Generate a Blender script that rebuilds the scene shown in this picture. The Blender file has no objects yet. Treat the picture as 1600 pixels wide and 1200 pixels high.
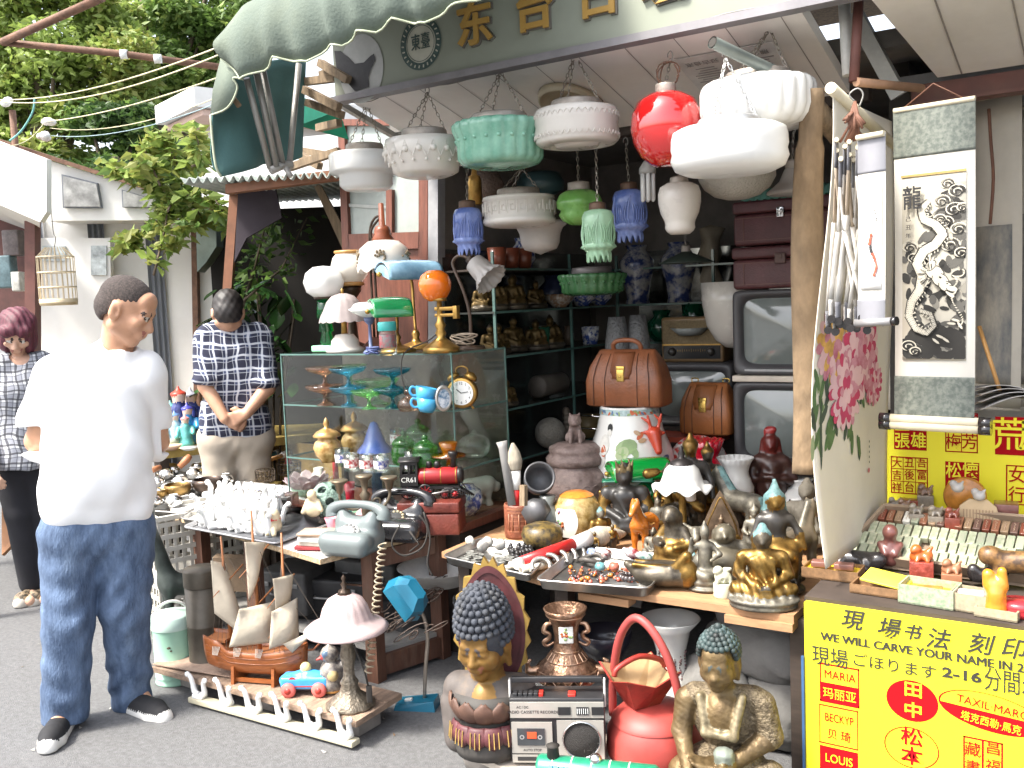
import bpy,bmesh,math,random
from math import sin,cos
from random import uniform as uni,choice,gauss
import numpy as np
from numpy import linspace as lin,interp,array as arr
from mathutils import Vector as Ve,Matrix
rg,en=range,enumerate
random.seed(7);np.random.seed(7)
C=bpy.context.scene.collection
PI=math.pi
FPX=1475.0;H=1.55
def _n(v):v=arr(v,float);return v/np.linalg.norm(v)
_XV=_n((2227,40,-1475));_dn=_n((677,16720,1475))
_ZV=-_dn;_ZV=_n(_ZV-_XV*np.dot(_ZV,_XV));_YV=np.cross(_ZV,_XV)
RM=arr([_XV,_YV,_ZV])
cam=bpy.data.objects.new('camera',bpy.data.cameras.new('camera'));C.objects.link(cam)
m4=Matrix.Identity(4)
for i in rg(3):
 m4[i][0]=RM[i,0];m4[i][1]=-RM[i,1];m4[i][2]=-RM[i,2]
m4[2][3]=H
cam.matrix_world=m4
cam.data.sensor_width=36;cam.data.lens=36*FPX/1600
cam.data.clip_end=500;cam.data.clip_start=.05
sc=bpy.context.scene;sc.camera=cam
SUN_EL,SUN_AZ=math.radians(56),math.radians(238)
sd=Ve((cos(SUN_EL)*cos(SUN_AZ),cos(SUN_EL)*sin(SUN_AZ),sin(SUN_EL)))
sun=bpy.data.lights.new('sun','SUN');sun.energy=2.2;sun.angle=math.radians(10);sun.color=(1,.95,.86)
so=bpy.data.objects.new('sun',sun);C.objects.link(so);so.rotation_euler=sd.to_track_quat('Z','Y').to_euler()
W=bpy.data.worlds.new('World');sc.world=W;W.use_nodes=True
nt=W.node_tree;sky=nt.nodes.new('ShaderNodeTexSky');sky.sky_type='NISHITA';sky.sun_disc=False
sky.sun_elevation=SUN_EL;sky.sun_rotation=math.radians(90)-SUN_AZ;sky.dust_density=4.0;sky.air_density=1.0;sky.ozone_density=.6
hs=nt.nodes.new('ShaderNodeHueSaturation');hs.inputs['Saturation'].default_value=.45
nt.links.new(sky.outputs[0],hs.inputs['Color']);bg=nt.nodes['Background']
nt.links.new(hs.outputs[0],bg.inputs['Color']);bg.inputs['Strength'].default_value=.15
sc.view_settings.view_transform='Standard';sc.view_settings.look='None'
sc.view_settings.exposure=1.9;sc.view_settings.gamma=1
sc.cycles.use_denoising=True;sc.cycles.transparent_max_bounces=24;sc.cycles.max_bounces=7
sc.cycles.caustics_reflective=False;sc.cycles.caustics_refractive=False
sc.render.use_persistent_data=False
def ray(px,py):return RM@arr(((px-800)/FPX,(py-600)/FPX,1))
def pd(px,py,t):r=ray(px,py)*t;return Ve((r[0],r[1],r[2]+H))
def tz(px,py,z):return(z-H)/ray(px,py)[2]
def pz(px,py,z):return pd(px,py,tz(px,py,z))
def pY(px,py,Y):return pd(px,py,Y/ray(px,py)[1])
def pX(px,py,X):return pd(px,py,X/ray(px,py)[0])
def dep(p):return float(np.dot(RM.T[2],(p[0],p[1],p[2]-H)))
def ms(p):return dep(p)/FPX
def face(p):return math.atan2(-p[0],p[1])
CAMANG=math.atan2(RM[1,0],RM[0,0])
def L(r,g=None,b=None):
 if g is None:g=b=r
 f=lambda c:(c/255)/12.92 if c<=10 else(((c/255)+.055)/1.055)**2.4
 return(f(r),f(g),f(b))
_mats={}
def M(key,col=None,rough=.5,metal=0,v=.18,vs=9,c2=None,bu=0,bs=60,ct=0,trans=0,tl=0,sp=0,det=4,spec=.5,st=None,di=0,dc=(.08,.06,.04)):
 if key in _mats:return _mats[key]
 m=bpy.data.materials.new(key);m.use_nodes=True;_mats[key]=m
 t=m.node_tree;N=t.nodes;K=t.links;p=N['Principled BSDF']
 tc=N.new('ShaderNodeTexCoord');co=tc.outputs['Object']
 if st:
  mp=N.new('ShaderNodeMapping');mp.inputs['Scale'].default_value=st;K.new(co,mp.inputs[0]);co=mp.outputs[0]
 nz=N.new('ShaderNodeTexNoise');nz.inputs['Scale'].default_value=vs;nz.inputs['Detail'].default_value=det;nz.inputs['Roughness'].default_value=.65
 K.new(co,nz.inputs['Vector'])
 cr=N.new('ShaderNodeValToRGB');K.new(nz.outputs['Fac'],cr.inputs[0])
 lo,hi=.3+sp*.17,.7-sp*.17
 cr.color_ramp.elements[0].position=lo;cr.color_ramp.elements[1].position=hi
 a=tuple(c*(1-v) for c in col);b=c2 if c2 else tuple(min(1,c*(1+v)) for c in col)
 cr.color_ramp.elements[0].color=(*a,1);cr.color_ramp.elements[1].color=(*b,1)
 out=cr.outputs[0]
 if di:
  n2=N.new('ShaderNodeTexNoise');n2.inputs['Scale'].default_value=vs*.37;n2.inputs['Detail'].default_value=8;n2.inputs['Roughness'].default_value=.72
  K.new(co,n2.inputs['Vector']);r2=N.new('ShaderNodeMapRange');r2.inputs[1].default_value=.5;r2.inputs[2].default_value=.72;r2.inputs[4].default_value=di
  K.new(n2.outputs['Fac'],r2.inputs[0]);mx=N.new('ShaderNodeMix');mx.data_type='RGBA';K.new(r2.outputs[0],mx.inputs[0]);K.new(out,mx.inputs[6]);mx.inputs[7].default_value=(*dc,1);out=mx.outputs[2]
 K.new(out,p.inputs['Base Color'])
 rr=N.new('ShaderNodeMapRange');rr.inputs[3].default_value=max(.02,rough-.08);rr.inputs[4].default_value=min(1,rough+.1);K.new(nz.outputs['Fac'],rr.inputs[0]);K.new(rr.outputs[0],p.inputs['Roughness'])
 p.inputs['Metallic'].default_value=metal
 p.inputs['Specular IOR Level'].default_value=spec
 if ct:p.inputs['Coat Weight'].default_value=ct;p.inputs['Coat Roughness'].default_value=.08
 if bu:
  n3=N.new('ShaderNodeTexNoise');n3.inputs['Scale'].default_value=bs;n3.inputs['Detail'].default_value=3;K.new(co,n3.inputs['Vector'])
  bp=N.new('ShaderNodeBump');bp.inputs['Strength'].default_value=bu;bp.inputs['Distance'].default_value=.01;K.new(n3.outputs['Fac'],bp.inputs['Height']);K.new(bp.outputs[0],p.inputs['Normal'])
 if tl:
  ts=N.new('ShaderNodeBsdfTranslucent');K.new(out,ts.inputs[0]);mxs=N.new('ShaderNodeMixShader');mxs.inputs[0].default_value=tl
  K.new(p.outputs[0],mxs.inputs[1]);K.new(ts.outputs[0],mxs.inputs[2]);K.new(mxs.outputs[0],N['Material Output'].inputs[0])
 return m
def glass(key,tint=(.9,.95,.93),refl=.5,body=.0,bcol=None):
 """thin glass: see-through, tinted, with a fresnel mirror; body adds milky colour"""
 if key in _mats:return _mats[key]
 m=bpy.data.materials.new(key);m.use_nodes=True;_mats[key]=m
 t=m.node_tree;N=t.nodes;K=t.links;N.remove(N['Principled BSDF'])
 tr=N.new('ShaderNodeBsdfTransparent');tr.inputs[0].default_value=(*tint,1)
 gl=N.new('ShaderNodeBsdfGlossy');gl.inputs['Roughness'].default_value=.04
 lw=N.new('ShaderNodeLayerWeight');lw.inputs[0].default_value=.25
 mr=N.new('ShaderNodeMapRange');mr.inputs[3].default_value=.05;mr.inputs[4].default_value=refl;K.new(lw.outputs['Fresnel'],mr.inputs[0])
 src=tr.outputs[0]
 if body:
  df=N.new('ShaderNodeBsdfTranslucent');df.inputs[0].default_value=(*(bcol or tint),1)
  d2=N.new('ShaderNodeBsdfDiffuse');d2.inputs[0].default_value=(*(bcol or tint),1)
  ma=N.new('ShaderNodeMixShader');K.new(df.outputs[0],ma.inputs[1]);K.new(d2.outputs[0],ma.inputs[2])
  mb_=N.new('ShaderNodeMixShader');mb_.inputs[0].default_value=body;K.new(src,mb_.inputs[1]);K.new(ma.outputs[0],mb_.inputs[2]);src=mb_.outputs[0]
 mx=N.new('ShaderNodeMixShader');K.new(mr.outputs[0],mx.inputs[0]);K.new(src,mx.inputs[1]);K.new(gl.outputs[0],mx.inputs[2])
 K.new(mx.outputs[0],N['Material Output'].inputs[0]);return m
def tag(o,label=None,cat=None,group=None,kind=None):
 if label:o['label']=label
 if cat:o['category']=cat
 if group:o['group']=group
 if kind:o['kind']=kind
 return o
def T(name,label,cat,loc,rz=0,group=None):
 o=bpy.data.objects.new(name,None);C.objects.link(o);o.empty_display_size=.05
 o.location=loc;o.rotation_euler=(0,0,rz);return tag(o,label,cat,group)
def clone(o,loc,rz=None,label=None,group=None,scale=None,par=None):
 c=o.copy();C.objects.link(c)
 if par is None:
  c.location=loc
  if rz is not None:c.rotation_euler=(0,0,rz)
  if label:c['label']=label
  if group:c['group']=group
  if scale:c.scale=(scale,)*3
 else:c.parent=par
 for ch in list(o.children):clone(ch,None,par=c)
 return c
class B:
 def __init__(s):s.v=[];s.f=[];s.m=[];s.s=[]
 def add(s,vs,fs,m=0,smooth=False):
  b=len(s.v);s.v+=[tuple(map(float,v)) for v in vs]
  for f in fs:s.f.append(tuple(b+i for i in f));s.m.append(m);s.s.append(smooth)
  return s
 def box(s,c,d,m=0,rz=0,rx=0,ry=0,bev=0):
  x,y,z=d[0]/2,d[1]/2,d[2]/2
  if bev:
   bm=bmesh.new();bmesh.ops.create_cube(bm,size=1)
   for v in bm.verts:v.co=Ve((v.co.x*d[0],v.co.y*d[1],v.co.z*d[2]))
   bmesh.ops.bevel(bm,geom=bm.edges[:],offset=bev,segments=3,profile=.5,affect='EDGES')
   bm.verts.index_update();vs=[v.co.copy() for v in bm.verts];fs=[[v.index for v in f.verts] for f in bm.faces];bm.free();sm=True
  else:
   vs=[Ve((i*x,j*y,k*z)) for k in(-1,1) for j in(-1,1) for i in(-1,1)]
   fs=[(0,2,3,1),(4,5,7,6),(0,1,5,4),(2,6,7,3),(0,4,6,2),(1,3,7,5)];sm=False
  R=Matrix.Rotation(rz,3,'Z')@Matrix.Rotation(ry,3,'Y')@Matrix.Rotation(rx,3,'X');c=Ve(c)
  return s.add([R@v+c for v in vs],fs,m,sm)
 def tu(s,pts,r,n=8,m=0,cap=True,r2=None):
  pts=[Ve(p) for p in pts];k=len(pts);rs=r if isinstance(r,(list,tuple)) else[r+((r2 if r2 is not None else r)-r)*i/max(1,k-1) for i in rg(k)]
  if 3<k<12 and n>4:
   Q,R=[],[]
   for i in rg(k-1):
    a,b,c,d=pts[max(0,i-1)],pts[i],pts[i+1],pts[min(k-1,i+2)]
    for t in(0,.25,.5,.75):Q.append((b*2+(c-a)*t+(a*2-b*5+c*4-d)*t*t+(b*3-a-c*3+d)*t**3)/2);R.append(rs[i]+(rs[i+1]-rs[i])*t)
   pts,rs=Q+[pts[-1]],R+[rs[-1]];k=len(pts)
  vs=[];up=None
  for i,p in en(pts):
   d=(pts[min(i+1,k-1)]-pts[max(i-1,0)]).normalized()
   if up is None:up=d.orthogonal().normalized()
   a=(up-d*up.dot(d));a=a.normalized() if a.length>1e-6 else d.orthogonal().normalized();up=a;b=d.cross(a)
   for j in rg(n):th=2*PI*j/n;vs.append(p+(a*cos(th)+b*sin(th))*rs[i])
  fs=[(i*n+j,i*n+(j+1)%n,(i+1)*n+(j+1)%n,(i+1)*n+j) for i in rg(k-1) for j in rg(n)]
  s.add(vs,fs,m,n>4)
  if cap:b=len(s.v)-len(vs);s.f+=[tuple(b+j for j in reversed(rg(n))),tuple(b+(k-1)*n+j for j in rg(n))];s.m+=[m,m];s.s+=[False,False]
  return s
 def la(s,prof,n=32,m=0,mod=None,c=(0,0,0),axis='z',close=False,sc=(1,1),k=1):
  prof=[(r*k,z*k) for r,z in prof]
  vs=[]
  for i,(r,z) in en(prof):
   for j in rg(n):
    th=2*PI*j/n;r=max(r,1e-4);q=mod(th,r,z,i) if mod else r
    dz=0
    if isinstance(q,tuple):q,dz=q
    x,y,zz=q*cos(th)*sc[0],q*sin(th)*sc[1],z+dz
    if axis=='y':x,y,zz=x,zz,y
    if axis=='x':x,y,zz=zz,x,y
    vs.append((x+c[0],y+c[1],zz+c[2]))
  k=len(prof)
  fs=[(i*n+j,i*n+(j+1)%n,(i+1)*n+(j+1)%n,(i+1)*n+j) for i in rg(k-1) for j in rg(n)]
  if close:
   if prof[0][0]>1e-5:fs.append(tuple(reversed(rg(n))))
   if prof[-1][0]>1e-5:fs.append(tuple((k-1)*n+j for j in rg(n)))
  return s.add(vs,fs,m,True)
 def ball(s,c,r,m=0,n=12,sc=(1,1,1)):
  k=max(4,n//2);pr=[(sin(PI*i/k)*r,-cos(PI*i/k)*r) for i in rg(k+1)]
  vs=[(max(a,1e-6)*cos(2*PI*j/n)*sc[0]+c[0],max(a,1e-6)*sin(2*PI*j/n)*sc[1]+c[1],z*sc[2]+c[2]) for a,z in pr for j in rg(n)]
  return s.add(vs,[(i*n+j,i*n+(j+1)%n,(i+1)*n+(j+1)%n,(i+1)*n+j) for i in rg(k) for j in rg(n)],m,True)
 def prism(s,pts,h,m=0,f=None,smooth=False):
  """outline in local x,z extruded along +y by h; f maps points"""
  n=len(pts);f=f or(lambda p:p)
  vs=[f(Ve((x,0,z))) for x,z in pts]+[f(Ve((x,h,z))) for x,z in pts]
  return s.add(vs,[tuple(rg(n)),tuple(reversed(rg(n,2*n)))]+[(i,i+n,(i+1)%n+n,(i+1)%n) for i in rg(n)],m,smooth)
 def grid(s,fn,nu,nv,m=0,smooth=True):
  vs=[fn(i/nu,j/nv) for j in rg(nv+1) for i in rg(nu+1)]
  return s.add(vs,[(j*(nu+1)+i,j*(nu+1)+i+1,(j+1)*(nu+1)+i+1,(j+1)*(nu+1)+i) for j in rg(nv) for i in rg(nu)],m,smooth)
 def xf(s,loc=(0,0,0),rx=0,ry=0,rz=0,sc=1):
  R=Matrix.Rotation(rz,3,'Z')@Matrix.Rotation(ry,3,'Y')@Matrix.Rotation(rx,3,'X');l=Ve(loc)
  s.v=[tuple(R@(Ve(v)*sc)+l) for v in s.v];return s
 def bd(s,name,mats,par=None,loc=None,rz=0,thick=0):
  me=bpy.data.meshes.new(name);me.from_pydata(s.v,[],s.f)
  mats=mats if isinstance(mats,(list,tuple)) else[mats]
  for mt in mats:me.materials.append(mt)
  me.polygons.foreach_set('material_index',[min(x,len(mats)-1) for x in s.m]);me.polygons.foreach_set('use_smooth',s.s)
  me.update();o=bpy.data.objects.new(name,me);C.objects.link(o)
  if par:o.parent=par
  if loc is not None:o.location=loc;o.rotation_euler=(0,0,rz)
  if thick:md=o.modifiers.new('solid','SOLIDIFY');md.thickness=thick;md.offset=0
  return o
 def top(s,name,mats,label,cat,loc=(0,0,0),rz=0,group=None,thick=0):
  return tag(s.bd(name,mats,None,loc,rz,thick),label,cat,group)
 def struct(s,name,mats,label=None,loc=(0,0,0)):
  o=s.bd(name,mats,None,loc);o['kind']='structure';return o
def nmesh(name,V,Fq,mats,mi=None,par=None,smooth=True,loc=None,rz=0):
 """numpy vertices / equal-sized faces -> object"""
 me=bpy.data.meshes.new(name);n,k=Fq.shape
 me.vertices.add(len(V));me.vertices.foreach_set('co',np.asarray(V,np.float32).ravel())
 me.loops.add(n*k);me.loops.foreach_set('vertex_index',Fq.astype(np.int32).ravel())
 me.polygons.add(n);me.polygons.foreach_set('loop_start',np.arange(0,n*k,k,dtype=np.int32))
 for mt in(mats if isinstance(mats,(list,tuple)) else[mats]):me.materials.append(mt)
 if mi is not None:me.polygons.foreach_set('material_index',np.asarray(mi,np.int32))
 me.polygons.foreach_set('use_smooth',np.full(n,smooth));me.update(calc_edges=True);me.validate()
 o=bpy.data.objects.new(name,me);C.objects.link(o)
 if par:o.parent=par
 if loc is not None:o.location=loc;o.rotation_euler=(0,0,rz)
 return o
def sdf(prims,h,k=.012,fold=None):
 lo=np.full(3,1e9);hi=np.full(3,-1e9);bbs=[]
 for p in prims:
  if p[0].lstrip('-')=='c':
   a,b=arr(p[1],float),arr(p[2],float);r=max(p[3],p[4]);l,u=np.minimum(a,b)-r,np.maximum(a,b)+r
  else:
   c=arr(p[1],float);r=arr(p[2],float);rr=r if len(p)<=(4 if p[0][-1]=='e' else 5) else np.full(3,np.linalg.norm(r));l,u=c-rr,c+rr
  bbs.append((l,u))
  if p[0][0]!='-':lo=np.minimum(lo,l);hi=np.maximum(hi,u)
 pad=h*2.5;lo-=pad;hi+=pad;n=np.ceil((hi-lo)/h).astype(int)+1
 D=np.full(n,h*4,np.float32);MI=np.zeros(n,np.int8);BD=np.full(n,1e9,np.float32)
 ax=[lo[i]+h*np.arange(n[i]) for i in rg(3)]
 for p,(l,u) in zip(prims,bbs):
  e=k+h*3;i0=np.maximum(0,((l-e-lo)/h).astype(int));i1=np.minimum(n,((u+e-lo)/h).astype(int)+2)
  if(i1<=i0).any():continue
  s=tuple(slice(a,b) for a,b in zip(i0,i1))
  X,Y,Z=ax[0][s[0]][:,None,None],ax[1][s[1]][None,:,None],ax[2][s[2]][None,None,:]
  kd=p[0].lstrip('-')
  if kd=='c':
   a,b=arr(p[1],float),arr(p[2],float);ab=b-a;L2=max(ab@ab,1e-12)
   t=np.clip(((X-a[0])*ab[0]+(Y-a[1])*ab[1]+(Z-a[2])*ab[2])/L2,0,1)
   d=np.sqrt((X-a[0]-t*ab[0])**2+(Y-a[1]-t*ab[1])**2+(Z-a[2]-t*ab[2])**2)-(p[3]+(p[4]-p[3])*t);mt=p[5] if len(p)>5 else 0
  else:
   c=p[1];r=p[2];x,y,z=X-c[0],Y-c[1],Z-c[2];q=4 if kd=='e' else 5;mt=p[q-1] if len(p)>=q else 0
   if len(p)>q:cs,sn=cos(-p[q]),sin(-p[q]);x,y=x*cs-y*sn,x*sn+y*cs
   if len(p)>q+1:cs,sn=cos(-p[q+1]),sin(-p[q+1]);y,z=y*cs-z*sn,y*sn+z*cs
   if kd=='e':
    k0=np.sqrt((x/r[0])**2+(y/r[1])**2+(z/r[2])**2);k1=np.sqrt((x/r[0]**2)**2+(y/r[1]**2)**2+(z/r[2]**2)**2)
    d=k0*(k0-1)/np.maximum(k1,1e-6)
   else:
    rd=p[3];qx,qy,qz=np.abs(x)-r[0]+rd,np.abs(y)-r[1]+rd,np.abs(z)-r[2]+rd
    d=np.sqrt(np.maximum(qx,0)**2+np.maximum(qy,0)**2+np.maximum(qz,0)**2)+np.minimum(np.maximum(np.maximum(qx,qy),qz),0)-rd
  d=np.broadcast_to(d,D[s].shape).astype(np.float32);A=D[s]
  if p[0][0]=='-':D[s]=np.maximum(A,-d)
  else:
   hh=np.clip(k-np.abs(A-d),0,None)/k;D[s]=np.minimum(A,d)-hh*hh*k*.25
   cl=d<BD[s];MI[s][cl]=mt;BD[s][cl]=d[cl]
 if fold is not None:
  D+=fold(ax[0][:,None,None],ax[1][None,:,None],ax[2][None,None,:]).astype(np.float32)
 S=D<0;cnt=np.zeros(n-1,np.int8);off=[(i,j,q) for i in(0,1) for j in(0,1) for q in(0,1)]
 for o in off:cnt+=S[o[0]:n[0]-1+o[0],o[1]:n[1]-1+o[1],o[2]:n[2]-1+o[2]]
 act=(cnt>0)&(cnt<8);ijk=np.argwhere(act);idx=np.full(n-1,-1,np.int32);idx[act]=np.arange(len(ijk))
 val={o:D[ijk[:,0]+o[0],ijk[:,1]+o[1],ijk[:,2]+o[2]] for o in off}
 P=np.zeros((len(ijk),3));w=np.zeros(len(ijk))
 for a in off:
  for q in rg(3):
   if a[q]==0:
    b=list(a);b[q]=1;b=tuple(b);da,db=val[a],val[b];cr=(da<0)!=(db<0)
    t=np.where(cr,da/np.where(cr,da-db,1),0);pos=np.tile(arr(a,float),(len(t),1));pos[:,q]+=t;P+=pos*cr[:,None];w+=cr
 V=lo+(ijk+P/w[:,None])*h;Q=[]
 for q in rg(3):
  u,v=[i for i in rg(3) if i!=q]
  sl0=[slice(1,n[i]-1) for i in rg(3)];sl1=list(sl0);sl0[q]=slice(0,n[q]-1);sl1[q]=slice(1,n[q])
  A,Bq=S[tuple(sl0)],S[tuple(sl1)];e=np.argwhere(A!=Bq)
  if not len(e):continue
  base=e.copy();base[:,u]+=1;base[:,v]+=1
  def cell(du,dv):z=base.copy();z[:,u]-=du;z[:,v]-=dv;return idx[z[:,0],z[:,1],z[:,2]]
  f=np.stack([cell(1,1),cell(0,1),cell(0,0),cell(1,0)],1);fl=A[tuple(e.T)]
  if q==1:fl=~fl
  f[~fl]=f[~fl][:,::-1];Q.append(f)
 Q=np.concatenate(Q);Q=Q[(Q>=0).all(1)]
 ci=ijk[Q[:,0]];return V,Q,MI[ci[:,0],ci[:,1],ci[:,2]]
def blob(name,prims,h,mats,k=.012,par=None,loc=None,rz=0,fold=None,scale=1):
 V,Q,mi=sdf(prims,h,k,fold);return nmesh(name,V*scale,Q,mats,mi,par,True,loc,rz)
def blob_top(name,prims,h,mats,label,cat,loc,rz=0,k=.012,group=None,scale=1,fold=None):
 return tag(blob(name,prims,h,mats,k,None,loc,rz,fold,scale),label,cat,group)
_fonts={}
def text_mesh(s,size,depth=.0015,bold=0,shear=0,sx=1,fn=None):
 cu=bpy.data.curves.new('t','FONT');cu.body=s;cu.size=size;cu.extrude=depth;cu.align_x='CENTER';cu.align_y='CENTER';cu.offset=bold;cu.shear=shear;cu.resolution_u=3
 o=bpy.data.objects.new('t',cu);C.objects.link(o);dg=bpy.context.evaluated_depsgraph_get()
 me=bpy.data.meshes.new_from_object(o.evaluated_get(dg));bpy.data.objects.remove(o)
 vs=[(v.co.x*sx,-v.co.z,v.co.y) for v in me.vertices];fs=[tuple(p.vertices) for p in me.polygons];bpy.data.meshes.remove(me)
 return vs,fs
def write(mb,s,c,size,m=0,depth=.0015,bold=0,sx=1,rz=0,rx=0,shear=0,ry=0):
 """text upright in local x,z facing -y"""
 vs,fs=text_mesh(s,size,depth,bold,shear,sx)
 R=Matrix.Rotation(rz,3,'Z')@Matrix.Rotation(rx,3,'X')@Matrix.Rotation(ry,3,'Y');c=Ve(c)
 return mb.add([R@Ve(v)+c for v in vs],fs,m)
def chain(mb,a,b,r=.0016,m=0,link=.012):
 """a chain of alternating oval links"""
 a,b=Ve(a),Ve(b);d=b-a;n=max(2,int(d.length/link));u=d.normalized();o1=u.orthogonal().normalized();o2=u.cross(o1)
 for i in rg(n):
  c=a+d*((i+.5)/n);w=o1 if i%2 else o2;hl=d.length/n*.66;ww=.0042
  mb.tu([c+u*(hl*cos(q))+w*(ww*sin(q)) for q in[2*PI*j/8 for j in rg(9)]],r,4,m,cap=False)
 return mb
def catenary(a,b,sag,n=14):
 a,b=Ve(a),Ve(b);return[a.lerp(b,i/n)-Ve((0,0,sag*4*(i/n)*(1-i/n))) for i in rg(n+1)]
UNIT=1.2;GZ=H-H/UNIT
def begin():return{o.name for o in C.objects}
def metric(before):
 e=Ve((0,0,H))
 for o in C.objects:
  if o.name not in before and o.parent is None:o.location=e+(Ve(o.location)-e)*UNIT;o.scale=Ve(o.scale)*UNIT
# SETTING
class VP:
 """an upright plane: origin on the ground, x along it, y away from the street, z up"""
 def __init__(s,p0,ang):s.o=Ve((p0[0],p0[1],0));s.a=ang;s.e=Ve((cos(ang),sin(ang),0));s.n=Ve((-sin(ang),cos(ang),0))
 def w(s,px,py,off=0):
  r=Ve(ray(px,py));c=Ve((0,0,H));t=((s.o+s.n*off)-c).dot(s.n)/r.dot(s.n);return c+r*t
 def l(s,px,py,off=0):p=s.w(px,py,off)-s.o;return(p.dot(s.e),p.z)
 def pts(s,ps,off=0):return[s.l(x,y,off) for x,y in ps]
def slab(mb,vp,ps,th,m=0,off=0):return mb.prism(vp.pts(ps,off),th,m,lambda p:p+Ve((0,off,0)))
asphalt=M('asphalt',(.125,.125,.127),.88,v=.28,vs=55,bu=.6,bs=260,di=.5,dc=(.088,.085,.082),det=6)
white_wall=M('white_wall',(.74,.73,.70),.8,v=.06,vs=2.5,di=.25,dc=(.45,.42,.36))
corr_dark=M('corrugated_dark',(.15,.16,.18),.5,v=.2,vs=4,st=(3,3,.4))
rust=M('rusty_steel',(.16,.085,.055),.8,v=.4,vs=18,bu=.3)
brownsteel=M('brown_painted_steel',(.13,.05,.04),.6,v=.2,vs=12,di=.3,dc=(.2,.12,.08))
galv=M('galvanised_pipe',(.38,.38,.36),.45,.6,v=.15,vs=20)
darkwood=M('dark_wood',(.045,.032,.025),.75,v=.35,vs=9,st=(1,1,6))
redwood=M('red_brown_wood',(.15,.05,.03),.5,v=.35,vs=8,st=(7,7,1),bu=.2)
oldwood=M('weathered_wood',(.22,.16,.10),.8,v=.4,vs=7,st=(8,8,1),bu=.3)
plywood=M('plywood',(.36,.20,.10),.65,v=.22,vs=6,st=(2,10,10))
dusty=M('dusty_glass',(.30,.34,.32),.25,v=.15,vs=5,di=.3,dc=(.45,.45,.4))
soffit_m=M('soffit_panel',(.82,.78,.74),.6,v=.05,vs=3,di=.3,dc=(.5,.44,.38))
seam=M('seam_shadow',(.30,.27,.25),.8)  # colour of the thin dark grooves between the ceiling panels
board_m=M('sign_board_green',(.27,.29,.23),.6,v=.08,vs=3,di=.35,dc=(.2,.21,.165))
gold_l=M('sign_letter_gold',(.42,.25,.06),.5,v=.12)
ink=M('ink_black',(.025,.024,.025),.7)
canvas=M('awning_canvas_outer',(.12,.15,.125),.9,v=.14,vs=4,di=.5,dc=(.18,.20,.135),bu=.25,bs=120,tl=.05)
canvas_blue=M('awning_canvas_side',(.075,.17,.165),.8,v=.12,vs=5,bu=.12,bs=150,tl=.1)
trim_m=M('awning_trim',(.38,.42,.30),.8)
black_in=M('dark_interior',(.03,.026,.022),.8,v=.4,vs=3)
nylon=M('green_net',(.03,.28,.19),.8,tl=.4)
mirror=M('dim_mirror',(.30,.31,.30),.12,.9,v=.25,vs=2.5,di=.4,dc=(.10,.09,.08))
chrome=M('chrome',(.6,.6,.6),.15,1,v=.05)
wire_m=M('steel_wire',(.25,.24,.22),.5,.7)
g_=B();g_.grid(lambda u,v:(-90+180*u,-60+180*v,0),20,20,smooth=False);g_.struct('ground',asphalt)
sh=VP(pd(200,500,6.7),CAMANG)
shed=T('shed','white shed with striped corrugated wall and sloping white fascia at the left','shed',sh.o,sh.a)
b=B();slab(b,sh,[(40,330),(352,322),(352,770),(40,770)],.12);b.bd('wall',white_wall,shed)
b=B()
for x0,x1 in((58,104),(138,196),(227,283)):
 (a0,z1),(a1,z0)=sh.l(x0,338),sh.l(x1,760);n=int((a1-a0)/.032)
 b.grid(lambda u,v:(a0+(a1-a0)*u,-.018-.012*cos(2*PI*u*n),z0+(z1-z0)*v),n*6,1)
b.bd('corrugated_panel',corr_dark,shed)
b=B();slab(b,sh,[(74,250),(335,329),(335,343),(74,345)],.3,0,-.3);b.bd('fascia',white_wall,shed)
b=B();slab(b,sh,[(-60,205),(78,250),(340,331),(340,325),(78,243),(-60,198)],.42,0,-.36);b.bd('roof_edge',rust,shed)
for q in([(96,272),(152,286),(159,325),(98,325)],[(190,296),(246,313),(248,324),(191,324)]):
 w_=B();slab(w_,sh,q,.02,0,-.33);w_=w_.bd('window',corr_dark,shed)
 mx,my=sum(p[0] for p in q)/4,sum(p[1] for p in q)/4;pn=B();slab(pn,sh,[(mx+(x-mx)*.93,my+(y-my)*.9) for x,y in q],.01,0,-.342);pn.bd('pane',M('shed_pane',(.30,.30,.29),.5,v=.5,vs=9,di=.6,dc=(.08,.08,.08)),w_)
b=B();(x,z)=sh.l(78,330);(x2,z2)=sh.l(78,190);b.tu([(x,-.4,z),(x,-.4,z2)],.022,8);b.bd('post',rust,shed)
b=B();slab(b,sh,[(-70,195),(73,248),(73,331),(62,347),(-70,290)],.06,0,-.9)
b.add([(*[sh.l(-70,290,-.9)[0]],-.9,sh.l(-70,290,-.9)[1]),(sh.l(62,347,-.9)[0],-.9,sh.l(62,347,-.9)[1]),(sh.l(62,347)[0],0,sh.l(62,347,-.9)[1]),(sh.l(-70,290)[0],0,sh.l(-70,290,-.9)[1])],[(0,1,2,3)]);b.bd('porch_fascia',white_wall,shed)
b=B();slab(b,sh,[(38,345),(54,345),(56,760),(40,760)],.08,0,-.6);b.bd('porch_post',brownsteel,shed)
b=B();slab(b,sh,[(-70,335),(40,335),(40,520),(-70,520)],.05,0,-.02);b.bd('back_panel',M('red_brown_panel',(.09,.035,.03),.7,v=.3),shed)
b=B();slab(b,sh,[(55,372),(172,372),(176,640),(55,640)],.05,0,-.2)
bd=T('door_panel','white door panel with two small glazed lights leaning on the striped shed','door',(0,0,0));bd.location=sh.o;bd.rotation_euler=(0,0,sh.a);b.bd('panel',white_wall,bd)
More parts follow.
